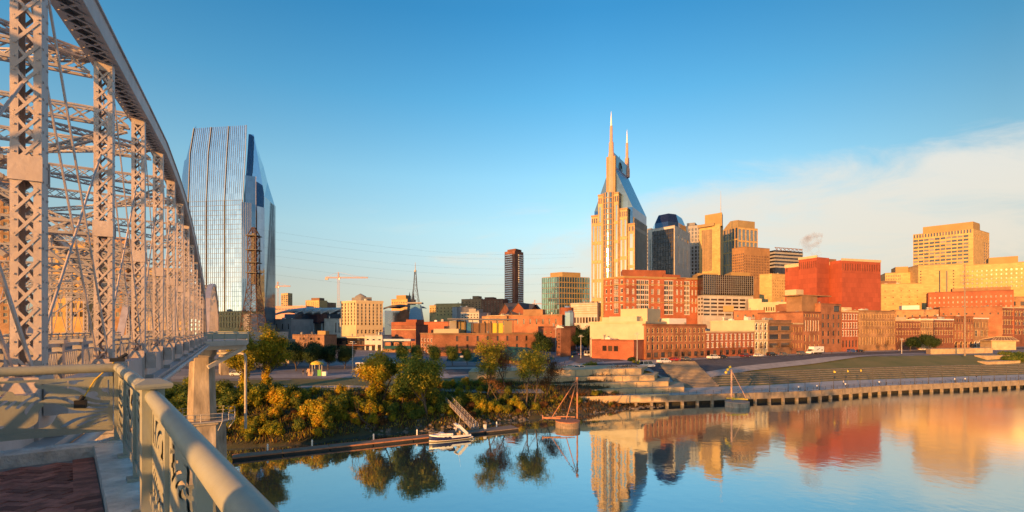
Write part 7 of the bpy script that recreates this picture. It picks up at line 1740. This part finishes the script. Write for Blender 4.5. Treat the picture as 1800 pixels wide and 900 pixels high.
def shuttle(px, D, label):
    x = gx(px, D); r = thing('shuttle_bus', label, 'bus', (x, D, gz(x, D)+.1), .12); m = MB()
    m.box((0, 0, .75), (7.2, 2.3, .7)); m.box((0, 0, 2.55), (7.3, 2.4, .25))
    for k in range(8): [m.box((lerp(-3.5, 3.5, k/7), sy*1.1, 1.75), (.18, .12, 1.4)) for sy in (-1, 1)]
    m.build('body', M['white'], r); m = MB(); m.box((0, 0, 1.75), (7.0, 2.1, 1.36)); m.build('windows', M['dkglass'], r)
    for a in (-2.3, 2.3):
        for sy in (-1, 1): m = MB(); m.tube([(a, sy*.9, .42), (a, sy*1.18, .42)], .42, 12); m.build('wheel', M['rubber'], r)
shuttle(648, 150, 'left white shuttle bus behind the thin yellow trees'); shuttle(690, 151, 'right white shuttle bus with dark windows beside the big round tree')

# ------------------------------------------------------------------ people
def person_mesh(name, shirt, trousers, stride, seed):
    me = bpy.data.meshes.new(name); s = stride
    J = [(0, 0, .95), (0, .01, 1.2), (0, .01, 1.42), (0, 0, 1.52), (0, -.02, 1.60), (0, -.02, 1.72),
         (.10, 0, .90), (.11, -s*.25, .50), (.11, -s*.35+.06*s, .08), (.11, -s*.35-.14, .03),
         (-.10, 0, .90), (-.11, s*.18, .50), (-.11, s*.42, .10), (-.11, s*.42-.14, .03),
         (.19, 0, 1.40), (.25, s*.10, 1.13), (.25, -s*.05-.06, .88), (.25, -s*.05-.08, .80), (-.19, 0, 1.40), (-.25, -s*.10, 1.13), (-.25, -s*.25-.04, .90), (-.25, -s*.28-.05, .82)]
    E = [(0, 1), (1, 2), (2, 3), (3, 4), (4, 5), (0, 6), (6, 7), (7, 8), (8, 9), (0, 10), (10, 11), (11, 12), (12, 13), (2, 14), (14, 15), (15, 16), (16, 17), (2, 18), (18, 19), (19, 20), (20, 21)]
    Rr_ = [.15, .135, .15, .055, .095, .10, .10, .068, .045, .04, .10, .068, .045, .04, .07, .05, .038, .04, .07, .05, .038, .04]
    me.from_pydata(J, E, []); o = bpy.data.objects.new(name, me); COL.objects.link(o); md = o.modifiers.new('skin', 'SKIN'); sb = o.modifiers.new('sub', 'SUBSURF'); sb.levels = 1; sb.render_levels = 1
    for i, v in enumerate(me.skin_vertices[0].data): v.radius = (Rr_[i], Rr_[i]*.8); v.use_root = (i == 0)
    dg = bpy.context.evaluated_depsgraph_get(); me2 = bpy.data.meshes.new_from_object(o.evaluated_get(dg)); bpy.data.objects.remove(o, do_unlink=True); me2.name = name
    me2.materials.clear()
    for mt in (trousers, shirt, M['skin'], M['black']): me2.materials.append(mt)
    for p in me2.polygons:
        c = p.center; p.material_index = 2 if c.z > 1.5 or (abs(c.x) > .2 and c.z < .92) else 1 if c.z > .93 else 3 if c.z < .1 else 0; p.use_smooth = True
    return me2
def hair_mesh():
    m = MB(); m.lathe((0, .01, 1.64), [(.10, 0), (.118, .06), (.10, .13), (.05, .175), (.01, .185)], 10); return m.data('hair', M['bark'])
CL = dict(blue=mat('blue cloth', (.05, .10, .25), .9), pale=mat('pale cloth', (.55, .53, .5), .9), red=mat('red cloth', (.4, .06, .04), .9), dk=mat('dark cloth', (.03, .03, .035), .9), grey=mat('grey cloth', (.2, .2, .2), .9), lime=mat('lime cloth', (.45, .6, .05), .9))
hm_ = hair_mesh()
def person(px, D, shirt, tr, stride, rz, label):
    x = gx(px, D); o = link('person', person_mesh('person', CL[shirt], CL[tr], stride, 0), None, (x, D, road_z(x, D)-.03), rz); tag(o, label, 'person'); link('hair', hm_, o)
person(993.5, 152.5, 'pale', 'dk', .5, 1.5, 'pedestrian in a pale jacket walking at the wall top')
person(1000, 152.5, 'dk', 'dk', .7, 1.5, 'pedestrian in dark clothes walking beside the pale jacket')
person(533, 137, 'dk', 'grey', .1, .5, 'person in dark jacket standing left of the kiosk')
person(539, 136, 'grey', 'dk', .2, 2.5, 'person in grey jacket standing left of the kiosk')
person(551, 133.5, 'pale', 'blue', .6, 1.2, 'person in pale top walking in front of the kiosk')
person(880, 205, 'blue', 'dk', .5, 1.5, 'pedestrian in blue jacket near the teal roof')
person(1006, 196, 'lime', 'dk', .1, .3, 'worker in lime vest standing at the junction')
person(1124, 168, 'lime', 'grey', .3, 1, 'worker in lime vest by the white delivery van')
person(1118, 169, 'dk', 'blue', .4, 2, 'person in dark coat by the white delivery van')
person(1462, 236, 'red', 'dk', .4, 1.4, 'pedestrian in red coat right of the box truck')
person(1580, 252, 'pale', 'dk', .4, 1.4, 'pedestrian in pale coat before the wide tan block')
for s_q, sh_, tr_, lab in ((88, 'pale', 'dk', 'pedestrian in a pale top strolling on the promenade past the yellow pennants'), (150, 'dk', 'blue', 'pedestrian in a dark coat on the middle of the promenade'), (205, 'red', 'grey', 'pedestrian in a red top at the far end of the promenade')):
    x, y, tx, ty = along(Q, s_q); o = link('person', person_mesh('person', CL[sh_], CL[tr_], .5, 0), None, (x-ty*7, y+tx*7, 2.6), 1.3); tag(o, lab, 'person'); link('hair', hm_, o)
# ------------------------------------------------------------------ steam from the red block
sm = bpy.data.materials.new('steam'); sm.use_nodes = True; t = sm.node_tree; t.nodes.remove(t.nodes['Principled BSDF']); pv_ = t.nodes.new('ShaderNodeVolumePrincipled'); pv_.inputs['Color'].default_value = (.9, .87, .9, 1)
co = t.nodes.new('ShaderNodeTexCoord'); nn1 = t.nodes.new('ShaderNodeTexNoise'); nn1.inputs['Scale'].default_value = .22; nn1.inputs['Detail'].default_value = 5; t.links.new(co.outputs['Object'], nn1.inputs['Vector'])
mr = t.nodes.new('ShaderNodeMapRange'); mr.inputs['From Min'].default_value = .48; mr.inputs['From Max'].default_value = .75; mr.inputs['To Max'].default_value = .22; t.links.new(nn1.outputs['Fac'], mr.inputs['Value']); t.links.new(mr.outputs[0], pv_.inputs['Density']); t.links.new(pv_.outputs[0], t.nodes['Material Output'].inputs['Volume'])
def plume(px, y0, y1, D, r0, r1, label):
    z0, z1 = zy(y0, D), zy(y1, D); m = MB(); k = 7; m.tube([(math.sin(i*1.3)*r1*.25-i*.25*r1/3, 0, (z1-z0)*i/k) for i in range(k+1)], [lerp(r0, r1, math.sin(i/k*2.2)) if i < k else r1*.2 for i in range(k+1)], 12)
    o = m.build('steam_plume', sm, None); o.location = (gx(px, D), D, z0); tag(o, label, 'steam', kind='stuff')
plume(1432, 456, 408, 332, 1.5, 7, 'thin grey steam plume rising above the red block')
plume(686, 572, 545, 300, 1.5, 5, 'small white steam puff beside the columned hotel')
